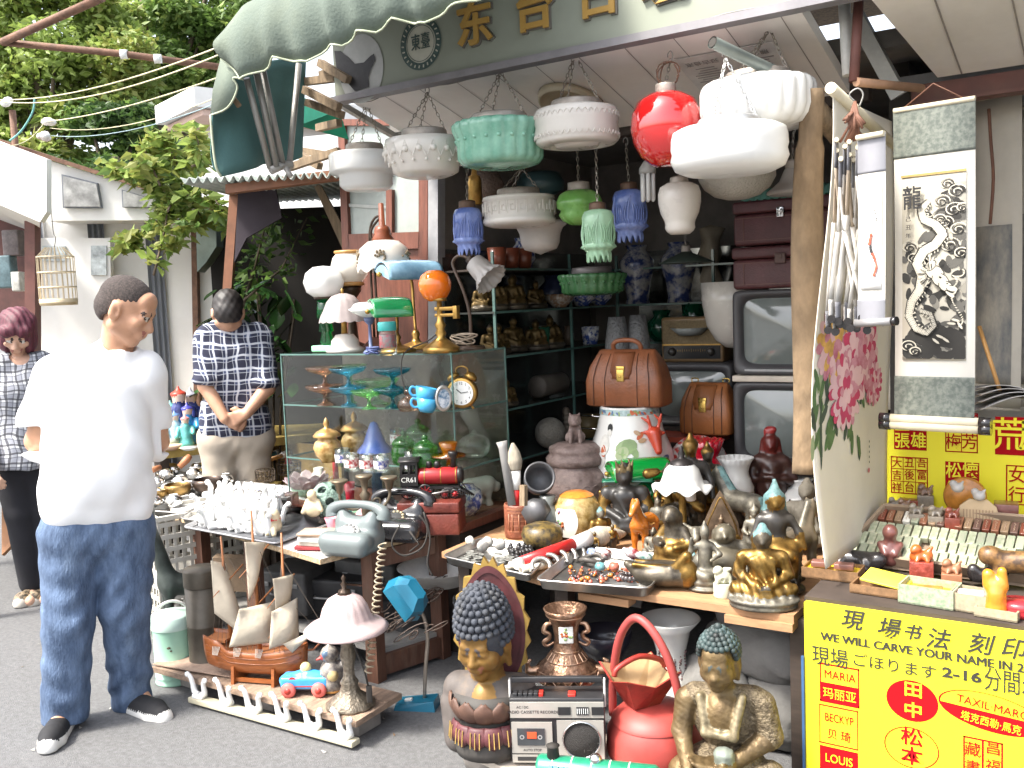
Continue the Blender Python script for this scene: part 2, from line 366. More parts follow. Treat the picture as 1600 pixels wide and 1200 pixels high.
for q in([(66,384),(102,384),(102,408),(66,408)],[(142,384),(166,384),(166,430),(142,430)]):
 b=B();slab(b,sh,q,.012,0,-.215);b.bd('pane',M('pale_pane',(.42,.46,.47),.15,v=.5,vs=12),bd)
b=B();slab(b,sh,[(298,345),(306,345),(312,640),(303,640)],.06,0,-.07);b.top('rusty_post',rust,'thin rusty post at the corner of the striped shed','post',sh.o,sh.a)
b=B();slab(b,sh,[(306,340),(338,340),(338,385),(322,410),(308,425)],.16,0,-.3);b.top('metal_hopper',M('grey_green_metal',(.16,.20,.18),.5,.3,di=.3),'grey green sheet metal hopper under the shed eave beside the rusty post','hopper',sh.o,sh.a)
p=pd(92,472,6);k=ms(p);cg=T('bird_cage','round wire bird cage hanging in front of the white door panel','bird cage',p)
bamboo=M('bamboo_pale',(.55,.45,.30),.6);b=B()
R_,hh=27*k,70*k
for q in(0,.33,.66,1):b.la([(R_+.003,hh*q-.004),(R_+.003,hh*q+.004),(R_-.003,hh*q+.004),(R_-.003,hh*q-.004)],28)
for i in rg(22):th=2*PI*i/22;b.tu([(R_*cos(th),R_*sin(th),0),(R_*cos(th),R_*sin(th),hh),(R_*.5*cos(th),R_*.5*sin(th),hh+.06)],.0025,4)
b.bd('bars',bamboo,cg);B().la([(0,-.02),(R_,-.02),(R_+.004,.02),(0,.022)],28).bd('tray',bamboo,cg)
B().tu([(0,0,hh+.06),(.02,0,hh+.12),(0,0,hh+.17),(0,0,hh+.45)],.003,5).bd('hook',wire_m,cg)
hp=pd(302,128,9.6);ang=CAMANG+math.radians(-50)
hs_=T('white_house','white house with flat eave and louvred shutter behind the shrub','house',(hp.x,hp.y,0),ang)
pinkw=M('pink_plaster',(.62,.45,.38),.8,v=.08)
B().box((-.56,2,hp.z-.14),(1.12,4,.2)).bd('roof',white_wall,hs_)
b=B();b.box((-.56,2,hp.z-.28),(1,3.8,.06));b.box((-.56,2.1,(hp.z-.31)/2),(.6,3.4,hp.z-.31),1);b.bd('wall',[pinkw,white_wall],hs_)
sp=VP(pd(318,250,9.2),CAMANG);b=B()
for i in rg(14):
 x0,z0=sp.l(303,235+i*3);x1,z1=sp.l(334,238+i*3);b.box(((x0+x1)/2,0,(z0+z1)/2),(x1-x0,.02,abs(z1-z0)*.8),0,rx=.5)
b.box(((x0+x1)/2,.05,(sp.l(303,235)[1]+z1)/2),(x1-x0+.05,.04,.33),1)
b.top('louvre_shutter',[M('louvre_grey',(.38,.38,.36),.6),M('louvre_back',(.2,.2,.2),.8)],'small grey louvred shutter on the white house wall left of the awning','shutter',sp.o,sp.a)
w2=VP(pd(430,250,8.6),CAMANG);b=B();slab(b,w2,[(300,232),(560,205),(560,330),(300,330)],.2);b.top('rear_wall',white_wall,'sunlit white wall seen between the awning and the corrugated roof','wall',w2.o,w2.a)
al=VP(pd(420,500,6.6),CAMANG);a0=al.l(334,500)[0];a1=al.l(600,500)[0]
alc=T('lean_to','dark open lean-to under a corrugated sheet roof beside the shop','lean-to',al.o,al.a)
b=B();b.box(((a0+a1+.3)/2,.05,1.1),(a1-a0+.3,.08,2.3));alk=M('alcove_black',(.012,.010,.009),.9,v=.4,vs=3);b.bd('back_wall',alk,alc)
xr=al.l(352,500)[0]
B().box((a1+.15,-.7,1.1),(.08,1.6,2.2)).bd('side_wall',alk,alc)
zr=pd(400,281,4.9).z
b=B();x0,x1=al.l(284,280,-1.7)[0],al.l(545,280,-1.7)[0];n=30
b.grid(lambda u,v:(x0+(x1-x0+.5)*u-.1*v,-1.72+1.9*v,zr+.1*v+.016*cos(2*PI*n*u)),n*6,1)
b.bd('roof',M('corrugated_sheet',(.40,.44,.40),.6,v=.2,di=.4),alc,thick=.004)
b=B();slab(b,al,[(352,288),(545,262),(545,278),(352,302)],.07,0,-1.66);b.bd('beam',M('brown_beam',(.22,.095,.05),.6,v=.25),alc)
b=B();slab(b,al,[(359,292),(373,290),(362,442),(348,446)],.05,0,-.8);slab(b,al,[(348,446),(362,442),(345,700),(331,700)],.05,0,-.8);b.bd('post',M('brown_beam'),alc)
b=B();slab(b,al,[(490,290),(500,288),(545,370),(540,400)],.05,0,-1.2);b.bd('brace',oldwood,alc)
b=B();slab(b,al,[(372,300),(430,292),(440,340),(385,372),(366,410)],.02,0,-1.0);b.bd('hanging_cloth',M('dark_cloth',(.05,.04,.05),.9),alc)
for i,(pa,pb,t) in en((((452,262),(530,236),4.3),((470,235),(530,245),4.5),((468,242),(500,260),4.4),((497,200),(530,192),4.2),((476,140),(530,168),4),((500,98),(545,125),4),((502,118),(540,105),4.05),((476,128),(525,122),4.1),((480,160),(535,180),4.05))):
 v1,v2=pd(*pa,t),pd(*pb,t-.1);b=B();d=v2-v1;b.tu([v1,v2],.022,4)
 b.top('roof_batten',oldwood,'weathered timber batten in the tangle under the roof edge between awning and window','batten',(0,0,0),0,'roof battens beside the awning')
b=B();v=[pd(x,y,t) for x,y,t in((466,150,4.4),(530,172,4.4),(545,218,4.6),(500,202,4.5),(466,196,4.4))];b.add(v,[(0,1,2,3,4)]);b.top('green_net',nylon,'bright green netting stretched under the battens behind the awning','net',thick=.004)
_seg=begin()
SX0,SX1=-2.36,-.755
shop=T('shop_building','open-fronted antique shop with white soffit and glazed timber door','shop',(0,0,0))
b=B();tilt=.15/.56
def sofz(y):return 2.295-(y-2.53)*tilt
b.add([(x,y,sofz(y)+dz) for dz in(0,.04) for x,y in((SX0,2.535),(SX1,2.535),(SX1,3.08),(SX0,3.08))],[(0,1,2,3),(7,6,5,4),(0,4,5,1),(1,5,6,2),(2,6,7,3),(3,7,4,0)]);b.bd('soffit',soffit_m,shop)
b=B()
for i in rg(1,11):
 x=SX0+.155*i;b.add([(x-.0015,2.54,sofz(2.54)-.002),(x+.0015,2.54,sofz(2.54)-.002),(x+.0015,3.075,sofz(3.075)-.002),(x-.0015,3.075,sofz(3.075)-.002)],[(0,1,2,3)])
b.bd('soffit_seam',seam,shop)
B().box((SX0-.01,2.79,2.20),(.02,.58,.02),rx=-.262).bd('soffit_edge',galv,shop)
B().box((-1.55,3.11,2.14),(1.7,.05,.04)).bd('lintel',darkwood,shop)
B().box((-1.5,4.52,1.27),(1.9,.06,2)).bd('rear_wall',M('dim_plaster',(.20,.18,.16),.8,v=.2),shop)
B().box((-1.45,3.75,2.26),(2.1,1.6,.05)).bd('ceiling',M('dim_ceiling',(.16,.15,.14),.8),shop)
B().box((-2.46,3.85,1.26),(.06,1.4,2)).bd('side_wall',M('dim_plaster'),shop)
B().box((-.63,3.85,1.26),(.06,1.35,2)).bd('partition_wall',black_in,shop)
B().box((-1.1,3.5,2.75),(2.4,1.9,.05)).bd('roof',oldwood,shop)
dv=VP(pY(655,400,3.13),0);b=B()
for q in([(654,268),(668,268),(668,560),(654,560)],[(527,190),(537,190),(552,560),(541,560)],[(603,296),(612,296),(612,368),(603,368)],[(543,366),(655,362),(655,388),(545,392)],[(527,186),(655,186),(655,196),(527,196)]):slab(b,dv,q,.05,0,0)
fr=b.bd('door_frame',redwood,shop);fr.location=dv.o;b=B();slab(b,dv,[(537,196),(655,196),(655,366),(545,366)],.006,0,.02);o=b.bd('pane',dusty,shop);o.location=dv.o
b=B();slab(b,dv,[(545,392),(655,388),(655,620),(552,620)],.02,0,.02);o=b.bd('door_board',redwood,shop);o.location=dv.o
b=B();slab(b,dv,[(537,318),(606,322),(606,326),(537,323)],.012,0,.012);o=b.bd('glazing_tape',M('pale_tape',(.4,.42,.4),.6),shop);o.location=dv.o
b=B();slab(b,dv,[(669,268),(684,268),(684,600),(669,600)],.05,0,-.01);o=b.bd('jamb',M('grey_paint',(.28,.28,.29),.5,v=.2),shop);o.location=dv.o
BY=2.5
bz0=2.285;nb=T('name_board','pale green shop name board with gold Chinese characters and round seal emblem','shop sign',(0,BY,0))
B().box((-.75,.015,bz0+.30),(3.22,.03,.60)).bd('board',board_m,nb)
B().box((-.75,.01,bz0-.011),(3.24,.05,.022)).bd('edge_strip',M('grey_trim',(.22,.21,.22),.5,.3),nb)
for ch,px,py in(('东',745,75),('台',838,52),('古',938,30),('玩',1040,8),('城',1150,-18)):
 q=pY(px,py,BY);s=.142
 b=B();write(b,ch,(q.x+.004,-.003,q.z+.062),s*1.02,0,.003,.0048);write(b,ch,(q.x,-.009,q.z+.064),s,1,.005,.003);b.bd('character',[M('letter_shadow',(.13,.12,.10),.7),gold_l],nb)
q=pY(658,68,BY);b=B();dk=M('emblem_green',(.05,.085,.075),.6)
ang_=lambda r0,r1,y,m:b.add([(q.x+r*cos(2*PI*i/40),y,q.z+r*1.0*sin(2*PI*i/40)) for r in(r0,r1) for i in rg(40)],[(i,(i+1)%40,40+(i+1)%40,40+i) for i in rg(40)],m)
ang_(.062,.085,-.003,0);ang_(.0001,.062,-.002,1);ang_(.056,.058,-.004,0)
for i in rg(26):a=2*PI*i/26;b.box((q.x+.074*cos(a),-.0045,q.z+.074*sin(a)),(.004,.002,.009),1,ry=-a+PI/2+.2)
write(b,'東',(q.x-.02,-.004,q.z+.002),.055,0,.001,.0,.72);write(b,'臺',(q.x+.021,-.004,q.z+.002),.055,0,.001,.0,.72);b.bd('emblem',[dk,M('emblem_cream',(.50,.49,.40),.6)],nb)
b=B();f_=lambda ps,y:[((pY(x,yy,BY).x),y,pY(x,yy,BY).z) for x,yy in ps]
cx=pY(565,108,BY);b.add([(cx.x+.10*cos(2*PI*i/30),-.0025,cx.z+.115*sin(2*PI*i/30)) for i in rg(30)],[tuple(rg(30))],1)
b.add(f_([(524,80),(534,80),(548,92),(556,100),(570,98),(580,88),(586,84),(588,95),(581,108),(577,122),(578,136),(556,143),(545,130),(535,130),(531,118),(527,105)],-.005),[tuple(rg(16))],0)
b.bd('printed_picture',[M('print_dark',(.02,.018,.02),.6,v=.8,vs=30),M('print_pale',(.44,.44,.42),.6)],nb)
npz=VP(pY(1190,50,2.8),0);nt_=T('notice','white printed notice with small Chinese lines pinned to the soffit','notice',(-1.02,2.80,sofz(2.80)-.006));nt_.rotation_euler=(math.radians(75),0,0)
nt_.rotation_euler=(math.atan(-tilt),0,0);B().box((0,0,0),(.30,.22,.002)).bd('sheet',M('paper_white',(.66,.64,.62),.8),nt_)
b=B()
for k,(x0,rows) in en(((-.075,8),(.075,8))):
 write(b,'东台古玩' if k==0 else '营业执照',(x0,-.07,-.003),.026,0,.0004,0,1,0,-PI/2)
 for i in rg(rows):b.box((x0+uni(-.01,.01),-.035+i*.014,-.0025),(uni(.05,.11),.003,.0012))
b.bd('printing',M('print_grey',(.28,.26,.25),.8),nt_)
AY=2.08
aw=T('awning','faded green canvas awning with scalloped edge and folded metal arms','awning',(0,0,0))
edge=[(346,92),(378,124),(410,110),(432,90),(455,95),(484,97),(515,70),(535,72),(560,49),(585,50),(618,30),(645,36),(668,37),(700,12),(735,2),(760,-6),(800,-40)]
topz=2.56
def ae(px,py):p=pY(px,py,AY);return p
E=[ae(*e) for e in edge];dense=[]
for i in rg(len(E)-1):
 for j in rg(4):dense.append(E[i].lerp(E[i+1],j/4))
dense.append(E[-1]);x0,x1=dense[0].x,dense[-1].x;b=B();n=len(dense);rows=6
def topf(x):return 2.485+.09*min(1,max(0,(x-x0)/.9))-.06*max(0,1-(x-x0)/.12)
vs=[]
for j in rg(rows+1):
 for i,e in en(dense):s_=j/rows;zt=topf(e.x);vs.append((e.x,AY-.03*sin(PI*s_)+.013*sin(i*.9)*(1-s_),e.z+(zt-e.z)*s_))
for j in rg(1,6):
 for i,e in en(dense):s_=j/5;vs.append((e.x,AY+.42*s_,topf(e.x)+.30*s_-.03*sin(PI*s_)))
b.add(vs,[(j*n+i,j*n+i+1,(j+1)*n+i+1,(j+1)*n+i) for j in rg(rows+5) for i in rg(n-1)],0,True)
b.bd('canvas',canvas,aw,thick=.003)
B().tu([(e.x,AY-.003+.013*sin(i*.9),e.z) for i,e in en(dense)],.0032,6).bd('trim',trim_m,aw)
XA=-2.52
ep=[(346,92),(335,140),(329,180),(333,230),(338,262),(346,276),(372,270),(400,262),(415,256),(450,256),(470,246)]
tp=[(346,70),(352,80),(360,88),(366,92),(375,96),(385,98),(400,100),(420,95),(440,92),(462,92),(478,95)]
b=B();bot=[pX(x,y,XA) for x,y in ep];tpp=[pX(x,y,XA) for x,y in tp]
b.grid(lambda u,v:(lambda i,f:(lambda lo,hi:(lo.lerp(hi,v)+Ve((.018*sin(u*13)*(1-v),0,0))))(bot[i].lerp(bot[min(i+1,10)],f),tpp[i].lerp(tpp[min(i+1,10)],f)))(min(int(u*10),9),u*10-min(int(u*10),9)),40,10)
b.bd('end_panel',canvas_blue,aw,thick=.003)
b=B()
v=[pd(*c) for c in((346,88,3.06),(378,44,2.99),(380,124,2.97),(364,122,2.97),(371,138,2.98),(356,168,3),(329,180,3.07),(333,140,3.07))]
b.add(v,[(0,1,2,3),(0,3,4,5),(0,5,6,7)],0,True);b.bd('corner_flap',canvas,aw,thick=.003)
b=B();b.tu([v[2],v[3],v[4],v[5],v[6]],.0035,6);b.tu([bot[2],bot[3],bot[4],bot[5]],.004,6);b.bd('trim',trim_m,aw)
steel=M('arm_steel',(.30,.29,.27),.45,.4,v=.2,di=.3,dc=(.12,.08,.05))
for q0,q1,t0,t1 in(((385,122),(422,262),3.02,3.2),((400,112),(432,260),3.05,3.2),((411,110),(442,258),3.08,3.22),((467,100),(452,258),3.28,3.25)):
 a_=B().tu([pd(*q0,t0),pd(*q1,t1)],.0105,10).bd('folding_arm',steel,aw)
b=B();b.tu([pd(422,266,3.2),pd(440,258,3.22),pd(455,258,3.25)],.016,8);b.tu([pd(446,262,3.2),pd(455,276,3.2)],.009,8);b.bd('hinge',steel,aw)
B().tu([pd(362,150,3.06),pd(374,166,3.06)],.009,6).bd('wood_peg',oldwood,aw)
rs=T('stall_roof','sloping white panel ceiling with brown steel beam over the carving stall','roof',(0,0,0))
b=B();f=lambda y:2.262-(y-2.6)*.245
b.add([(x,y,f(y)+dz) for dz in(0,.03) for x,y in((-.575,2.56),(1.4,2.56),(1.4,3.06),(-.50,3.06))],[(0,1,2,3),(7,6,5,4),(0,4,5,1),(1,5,6,2),(2,6,7,3),(3,7,4,0)]);b.bd('ceiling_panel',soffit_m,rs)
b=B()
for x in(-.435,-.27,-.10,.07):b.box((x,2.81,f(2.81)-.002),(.004,.5,.003),rx=-.24)
b.bd('seam',seam,rs)
b=B();b.box((.3,3.10,2.115),(1.75,.05,.05));b.box((.3,3.10,2.085),(1.75,.07,.01));b.bd('beam',brownsteel,rs)
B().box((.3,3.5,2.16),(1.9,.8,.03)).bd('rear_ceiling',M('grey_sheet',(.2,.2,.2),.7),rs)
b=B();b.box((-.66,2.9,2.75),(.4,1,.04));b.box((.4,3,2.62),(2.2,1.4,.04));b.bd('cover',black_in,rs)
B().box((.35,3.95,1.3),(2.1,.05,2.08)).bd('rear_wall',M('cream_wall',(.45,.42,.37),.8,v=.1),rs)
B().box((1.25,3.2,1.3),(.05,1.4,2.08)).bd('side_wall',M('cream_wall'),rs)
for q,r,mm,nm,lb in((((1318,-20),(1325,118),2.50),.016,M('white_pole',(.5,.5,.48),.5,di=.4),'pole','white painted steel pole hanging down in front of the soffit'),(((1343,-20),(1334,128),2.46),.013,brownsteel,'pole','rusty brown steel pole beside the white pole under the roof'),(((1335,20),(1405,150),2.75),.03,galv,'strut','grey galvanised strut slanting across the dark roof gap')):
 B().tu([pd(*q[0],q[2]),pd(*q[1],q[2])],r,8 if r<.03 else 4).top(nm,mm,lb,'pole')
B().tu([pd(1338,128,2.45),pd(1440,138,2.6)],.012,8).top('cross_bar',M('brown_bar',(.30,.17,.10),.6,v=.3),'short brown wooden bar tied under the poles at the roof gap','bar')
b=B();b.tu([pd(1113,66,2.42),pd(1180,98,2.5),pd(1246,128,2.62)],[.0165]*3,12,cap=False);b.tu([pd(1113,66,2.42),pd(1180,98,2.5),pd(1246,128,2.62)],[.0125]*3,12,1)
b.top('hanging_rail',[M('green_pipe',(.22,.25,.23),.45,.4,v=.2),black_in],'grey green pipe with open end above the white lamp shades','pipe')
for q0,q1,r in(((1248,128),(1300,190),.021),((1258,146),(1310,215),.026)):
 B().tu([pd(*q0,2.55),pd((q0[0]+q1[0])/2,(q0[1]+q1[1])/2+3,2.6),pd(*q1,2.66)],r,9).top('timber_pole',oldwood,'rough round timber pole end above the brown bark plank, '+('thinner upper one' if r<.025 else 'thicker lower one'),'pole')
metric(_seg)
pole=M('rusty_steel')
B().tu([pd(4,66,4.6),pd(190,84,4.7),pd(352,106,4.8)],.018,8).top('rusty_rod',pole,'rusty steel rod running level across the lane against the trees','rod')
B().tu([pd(4,66,4.6),pd(160,-4,4.3)],.02,8).top('rusty_rod',pole,'rusty steel rod rising from the left frame edge to the top','rod')
for x,y in((193,85),(246,92)):b=B();c_=pd(x,y,4.7);b.tu([c_-Ve((.01,.01,0)),c_+Ve((.015,.012,0))],.024,8);b.top('tape_wrap',M('white_tape',(.7,.7,.68),.6),'white tape wrapped round the rusty rod, '+('left one' if x<200 else 'right one'),'tape')
cable_m=M('cable_yellow',(.55,.50,.32),.7)
for i,(a,b2,s,t0,t1,lb) in en((((0,156),(370,62),.06,6.2,3.6,'highest yellowish cable looping from the awning to the left'),((-5,158),(370,74),.08,6.2,3.6,'second yellowish cable just below the highest one'),((70,190),(350,118),.03,6.3,3.8,'pale cable from the shed post over the white house'),((0,225),(70,190),.06,5.5,6.3,'short pale cable joining the left edge and the shed post'),((78,200),(340,152),.06,6.3,4.2,'thin cable sagging across the white eave'),((80,212),(330,165),.05,6.3,4.2,'lowest thin bluish cable behind the shrub'))):
 B().tu(catenary(pd(*a,t0),pd(*b2,t1),s),.0035 if i<3 else .0025,5).top('cable',cable_m if i<5 else M('cable_blue',(.25,.35,.38),.7),lb,'cable')
for x,y,t in((12,158,6.15),(74,190,6.3),(68,214,6.3)):
 b=B();c_=pd(x,y,t)
 for j in rg(4):b.ball(c_+Ve((uni(-.04,.04),uni(-.02,.02),uni(-.02,.02))),.03,0,8,(1.3,1,.8))
 b.top('plastic_wrap',M('white_tape'),'white plastic wrapped on the cables, '+{12:'at the left edge',74:'on top of the shed post',68:'just left of the shed post'}[x],'plastic')
B().tu([pd(*c,5.8) for c in((54,153),(52,172),(42,192),(30,208),(15,220))],.006,5).top('cable',M('cable_green',(.12,.32,.30),.6),'teal cable hanging in a curve at the left edge','cable')
# VEGETATION
def leafmat(key,c1,c2,tl=.45):
 return M(key,c1,.5,v=.1,vs=2.2,c2=c2,tl=tl)
leaf_yl=leafmat('leaf_yellow',(.20,.24,.05),(.32,.33,.09))
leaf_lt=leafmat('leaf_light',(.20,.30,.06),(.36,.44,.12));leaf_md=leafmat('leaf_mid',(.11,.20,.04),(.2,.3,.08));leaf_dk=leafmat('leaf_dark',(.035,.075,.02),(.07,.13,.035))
bark=M('bark',(.10,.075,.05),.9,v=.3,bu=.5)
def leaves(cent,rad,n,size,rng,flat=.5,clump=0):
 """n leaf faces (two triangles folded on the midrib) spread round clump centres"""
 cent=arr(cent);k=rng.integers(0,len(cent),n);d=rng.normal(size=(n,3));d/=np.linalg.norm(d,axis=1)[:,None]
 r=rng.random(n)**.45;rad=np.asarray(rad)
 P=cent[k]+d*(r*rad[k])[:,None]*arr([1,1,.75])
 u=rng.normal(size=(n,3));u[:,2]=u[:,2]*flat-.25;u/=np.linalg.norm(u,axis=1)[:,None];w=rng.normal(size=(n,3));w-=u*(u*w).sum(1)[:,None];w/=np.linalg.norm(w,axis=1)[:,None]
 nn=np.cross(u,w);s=size*(.6+.8*rng.random(n))[:,None]
 V=np.stack([P,P+u*s*.35+w*s*.26+nn*s*.06,P+u*s,P+u*s*.35-w*s*.26+nn*s*.06],1).reshape(-1,3)
 F=np.arange(n*4).reshape(n,4);return V,F,k
def tree(pxs,t,n,size,mats,label,seed,trunk=None,hgt=None):
 """pxs: crown clump list (px, py, radius px); the trunk stands on the ground under the crown"""
 rng=np.random.default_rng(seed);cs=[];rs=[]
 for x,y,r in pxs:
  c=pd(x,y,t+rng.uniform(-1,1)*r*t/FPX*.6);R=r*t/FPX
  for j in rg(5):
   d=rng.normal(size=3);d/=np.linalg.norm(d);cs.append(arr(c)+d*R*.55);rs.append(R*rng.uniform(.35,.6))
 cx=pd(trunk or pxs[0][0],500,t);root=T('tree',label,'tree',(cx.x,cx.y,0));o=arr([cx.x,cx.y,0])
 V,F,k=leaves(arr(cs)-o,arr(rs),n,size,rng)
 mi=(rng.random(len(F))*1.6+(k%3)*.7).astype(int)%len(mats);nmesh('crown',V,F,mats,mi,root,False)
 b=B();top=max(c[2] for c in cs);b.tu([(0,0,0),(.1,.05,top*.3),(-.05,0,top*.6),(0,0,top*.85)],[.22,.18,.12,.05],9)
 for c in cs[::3]:l=c-o;z0=min(l[2]*.75,top*.6);b.tu([(0,0,z0*.8),tuple(l*arr([.5,.5,0])+arr([0,0,(z0*.8+l[2])/2+.2])),tuple(l)],[.07,.045,.015],6)
 b.bd('trunk',bark,root)
tree([(60,40,110),(150,110,110),(40,180,100),(170,20,90),(-60,90,120),(20,260,90),(110,230,90)],15,36000,.13,[leaf_lt,leaf_lt,leaf_yl],'bright sunlit tree filling the top left corner',1,90)
tree([(250,60,100),(320,20,110),(230,180,90),(400,-40,120),(300,90,80),(350,150,80),(460,-60,100)],17,36000,.14,[leaf_md,leaf_md,leaf_lt],'denser mid green tree behind the white eave and awning',2,260)
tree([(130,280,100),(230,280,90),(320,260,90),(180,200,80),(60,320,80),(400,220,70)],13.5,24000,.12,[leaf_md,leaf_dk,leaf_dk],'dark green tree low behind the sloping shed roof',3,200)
tree([(-120,20,160),(-200,200,160),(100,-120,140),(300,-140,140),(520,-120,120)],20,12000,.28,[leaf_lt,leaf_md],'tall pale tree rising behind the others beyond the frame top',4,60)
def shrub(px_stems,t,n,size,mats,name,label,seed,rad=16):
 rng=np.random.default_rng(seed);b=B();cs=[];rs=[]
 base=pd(px_stems[0][0][0],500,t);o=Ve((base.x,base.y,0));root=T(name,label,'shrub',o)
 for st in px_stems:
  pts=[pd(x,y,t+rng.uniform(-.25,.25))-o for x,y in st];b.tu(pts,.008,5,r2=.003)
  for i in rg(len(pts)-1):
   for f in lin(.2,1,4):cs.append(arr(pts[i].lerp(pts[i+1],f)));rs.append(rad*t/FPX)
 V,F,k=leaves(cs,rs,n,size,rng);mi=(rng.random(len(F))*len(mats)).astype(int);nmesh('foliage',V,F,mats,mi,root,False);b.bd('stem',bark,root)
shrub([[(240,430),(262,330),(250,280),(220,250)],[(262,330),(290,270),(310,230),(300,200)],[(262,330),(235,290),(190,265),(170,262)],[(275,310),(320,300),(345,325),(352,350)],[(270,320),(240,350),(205,375),(190,385)],[(275,315),(290,350),(270,380)],[(285,280),(270,240),(245,215)],[(290,300),(318,345),(330,330)],[(250,290),(225,230),(265,205)],[(300,260),(330,250),(322,215)]],6,1500,.085,[leaf_yl,leaf_lt,leaf_yl,leaf_lt,leaf_md],'climbing_shrub','yellow green climbing shrub spilling over the shed roof',11,17)
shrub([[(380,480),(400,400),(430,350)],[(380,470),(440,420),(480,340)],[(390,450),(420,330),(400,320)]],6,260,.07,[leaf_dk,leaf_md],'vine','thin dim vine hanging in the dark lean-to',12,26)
big=M('big_leaf',(.02,.055,.016),.22,v=.2,vs=6,c2=(.035,.10,.022),spec=.6);bigy=M('big_leaf_young',(.06,.17,.03),.25,c2=(.08,.22,.04));rng=np.random.default_rng(5)
bp_=pd(410,500,6.1);root=T('potted_plant','dark plant with large glossy leaves behind the man in the checked shirt','plant',(bp_.x,bp_.y,0));b=B();stm=B();o=Ve((bp_.x,bp_.y,0))
for i in rg(95):
 x=rng.normal(402,38);y=rng.uniform(432,640);x=min(max(x,335),460);p=pd(x,y,6.05+rng.uniform(-.2,.3))-o;sz=rng.uniform(.11,.2);a=rng.uniform(0,2*PI);dr=Ve((cos(a)*.7,sin(a)*.7-.3,-rng.uniform(.2,.9))).normalized();sd_=dr.cross(Ve((0,0,1))).normalized();nn=sd_.cross(dr);vs=[]
 for u in(0,.25,.55,.8,1):
  wd=.27*sin(PI*min(1,u*.92+.06))*(1 if u<.99 else .05)
  for s_ in(-1,0,1):vs.append(p+dr*(u*sz)+sd_*(s_*wd*sz)+nn*((.05 if s_ else 0)*sz-.12*sz*u*u))
 b.add(vs,[(r*3+c,r*3+c+1,r*3+c+4,r*3+c+3) for r in rg(4) for c in rg(2)],1 if(i%9==0) else 0,True)
 if i%6==0:stm.tu([(0,0,0),(p.x*.4,p.y*.4,p.z*.6),tuple(p)],.008,5)
b.bd('leaf',[big,bigy],root);stm.bd('stem',bark,root)
# PEOPLE (local frame: front -y, x to the viewer's right when facing the viewer, z up)
def skinmat(key,c):return M(key,c,.45,v=.1,vs=14,c2=tuple(min(1,x*1.12) for x in c),bu=.08,bs=220)
skin_a=skinmat('skin_tanned',(.50,.27,.165));skin_b=skinmat('skin_light',(.50,.28,.18));skin_c=skinmat('skin_pale',(.55,.33,.23))
lip_m=M('lip',(.30,.11,.085),.45,v=.1);eye_w=M('eye_white',(.6,.57,.53),.3,v=.05);eye_d=M('eye_dark',(.02,.015,.012),.3);brow_m=M('brow_hair',(.05,.035,.03),.8)
denim=M('denim',(.05,.085,.16),.9,v=.3,vs=13,c2=(.12,.175,.28),bu=.4,bs=90,di=.5,dc=(.24,.32,.44),st=(1.6,1.6,.6))
shirt_w=M('white_cotton',(.82,.82,.82),.9,v=.02,bu=.12,bs=14)
hair_k=M('hair_black',(.022,.018,.017),.55,v=.5,vs=60,st=(1,1,.3));hair_p=M('hair_plum',(.06,.012,.022),.62,v=.5,vs=40,st=(2,2,.25),c2=(.15,.03,.05))
khaki=M('khaki_cotton',(.42,.36,.29),.9,v=.08,vs=6,bu=.2,bs=20);black_cl=M('black_cloth',(.012,.012,.016),.9,v=.3)
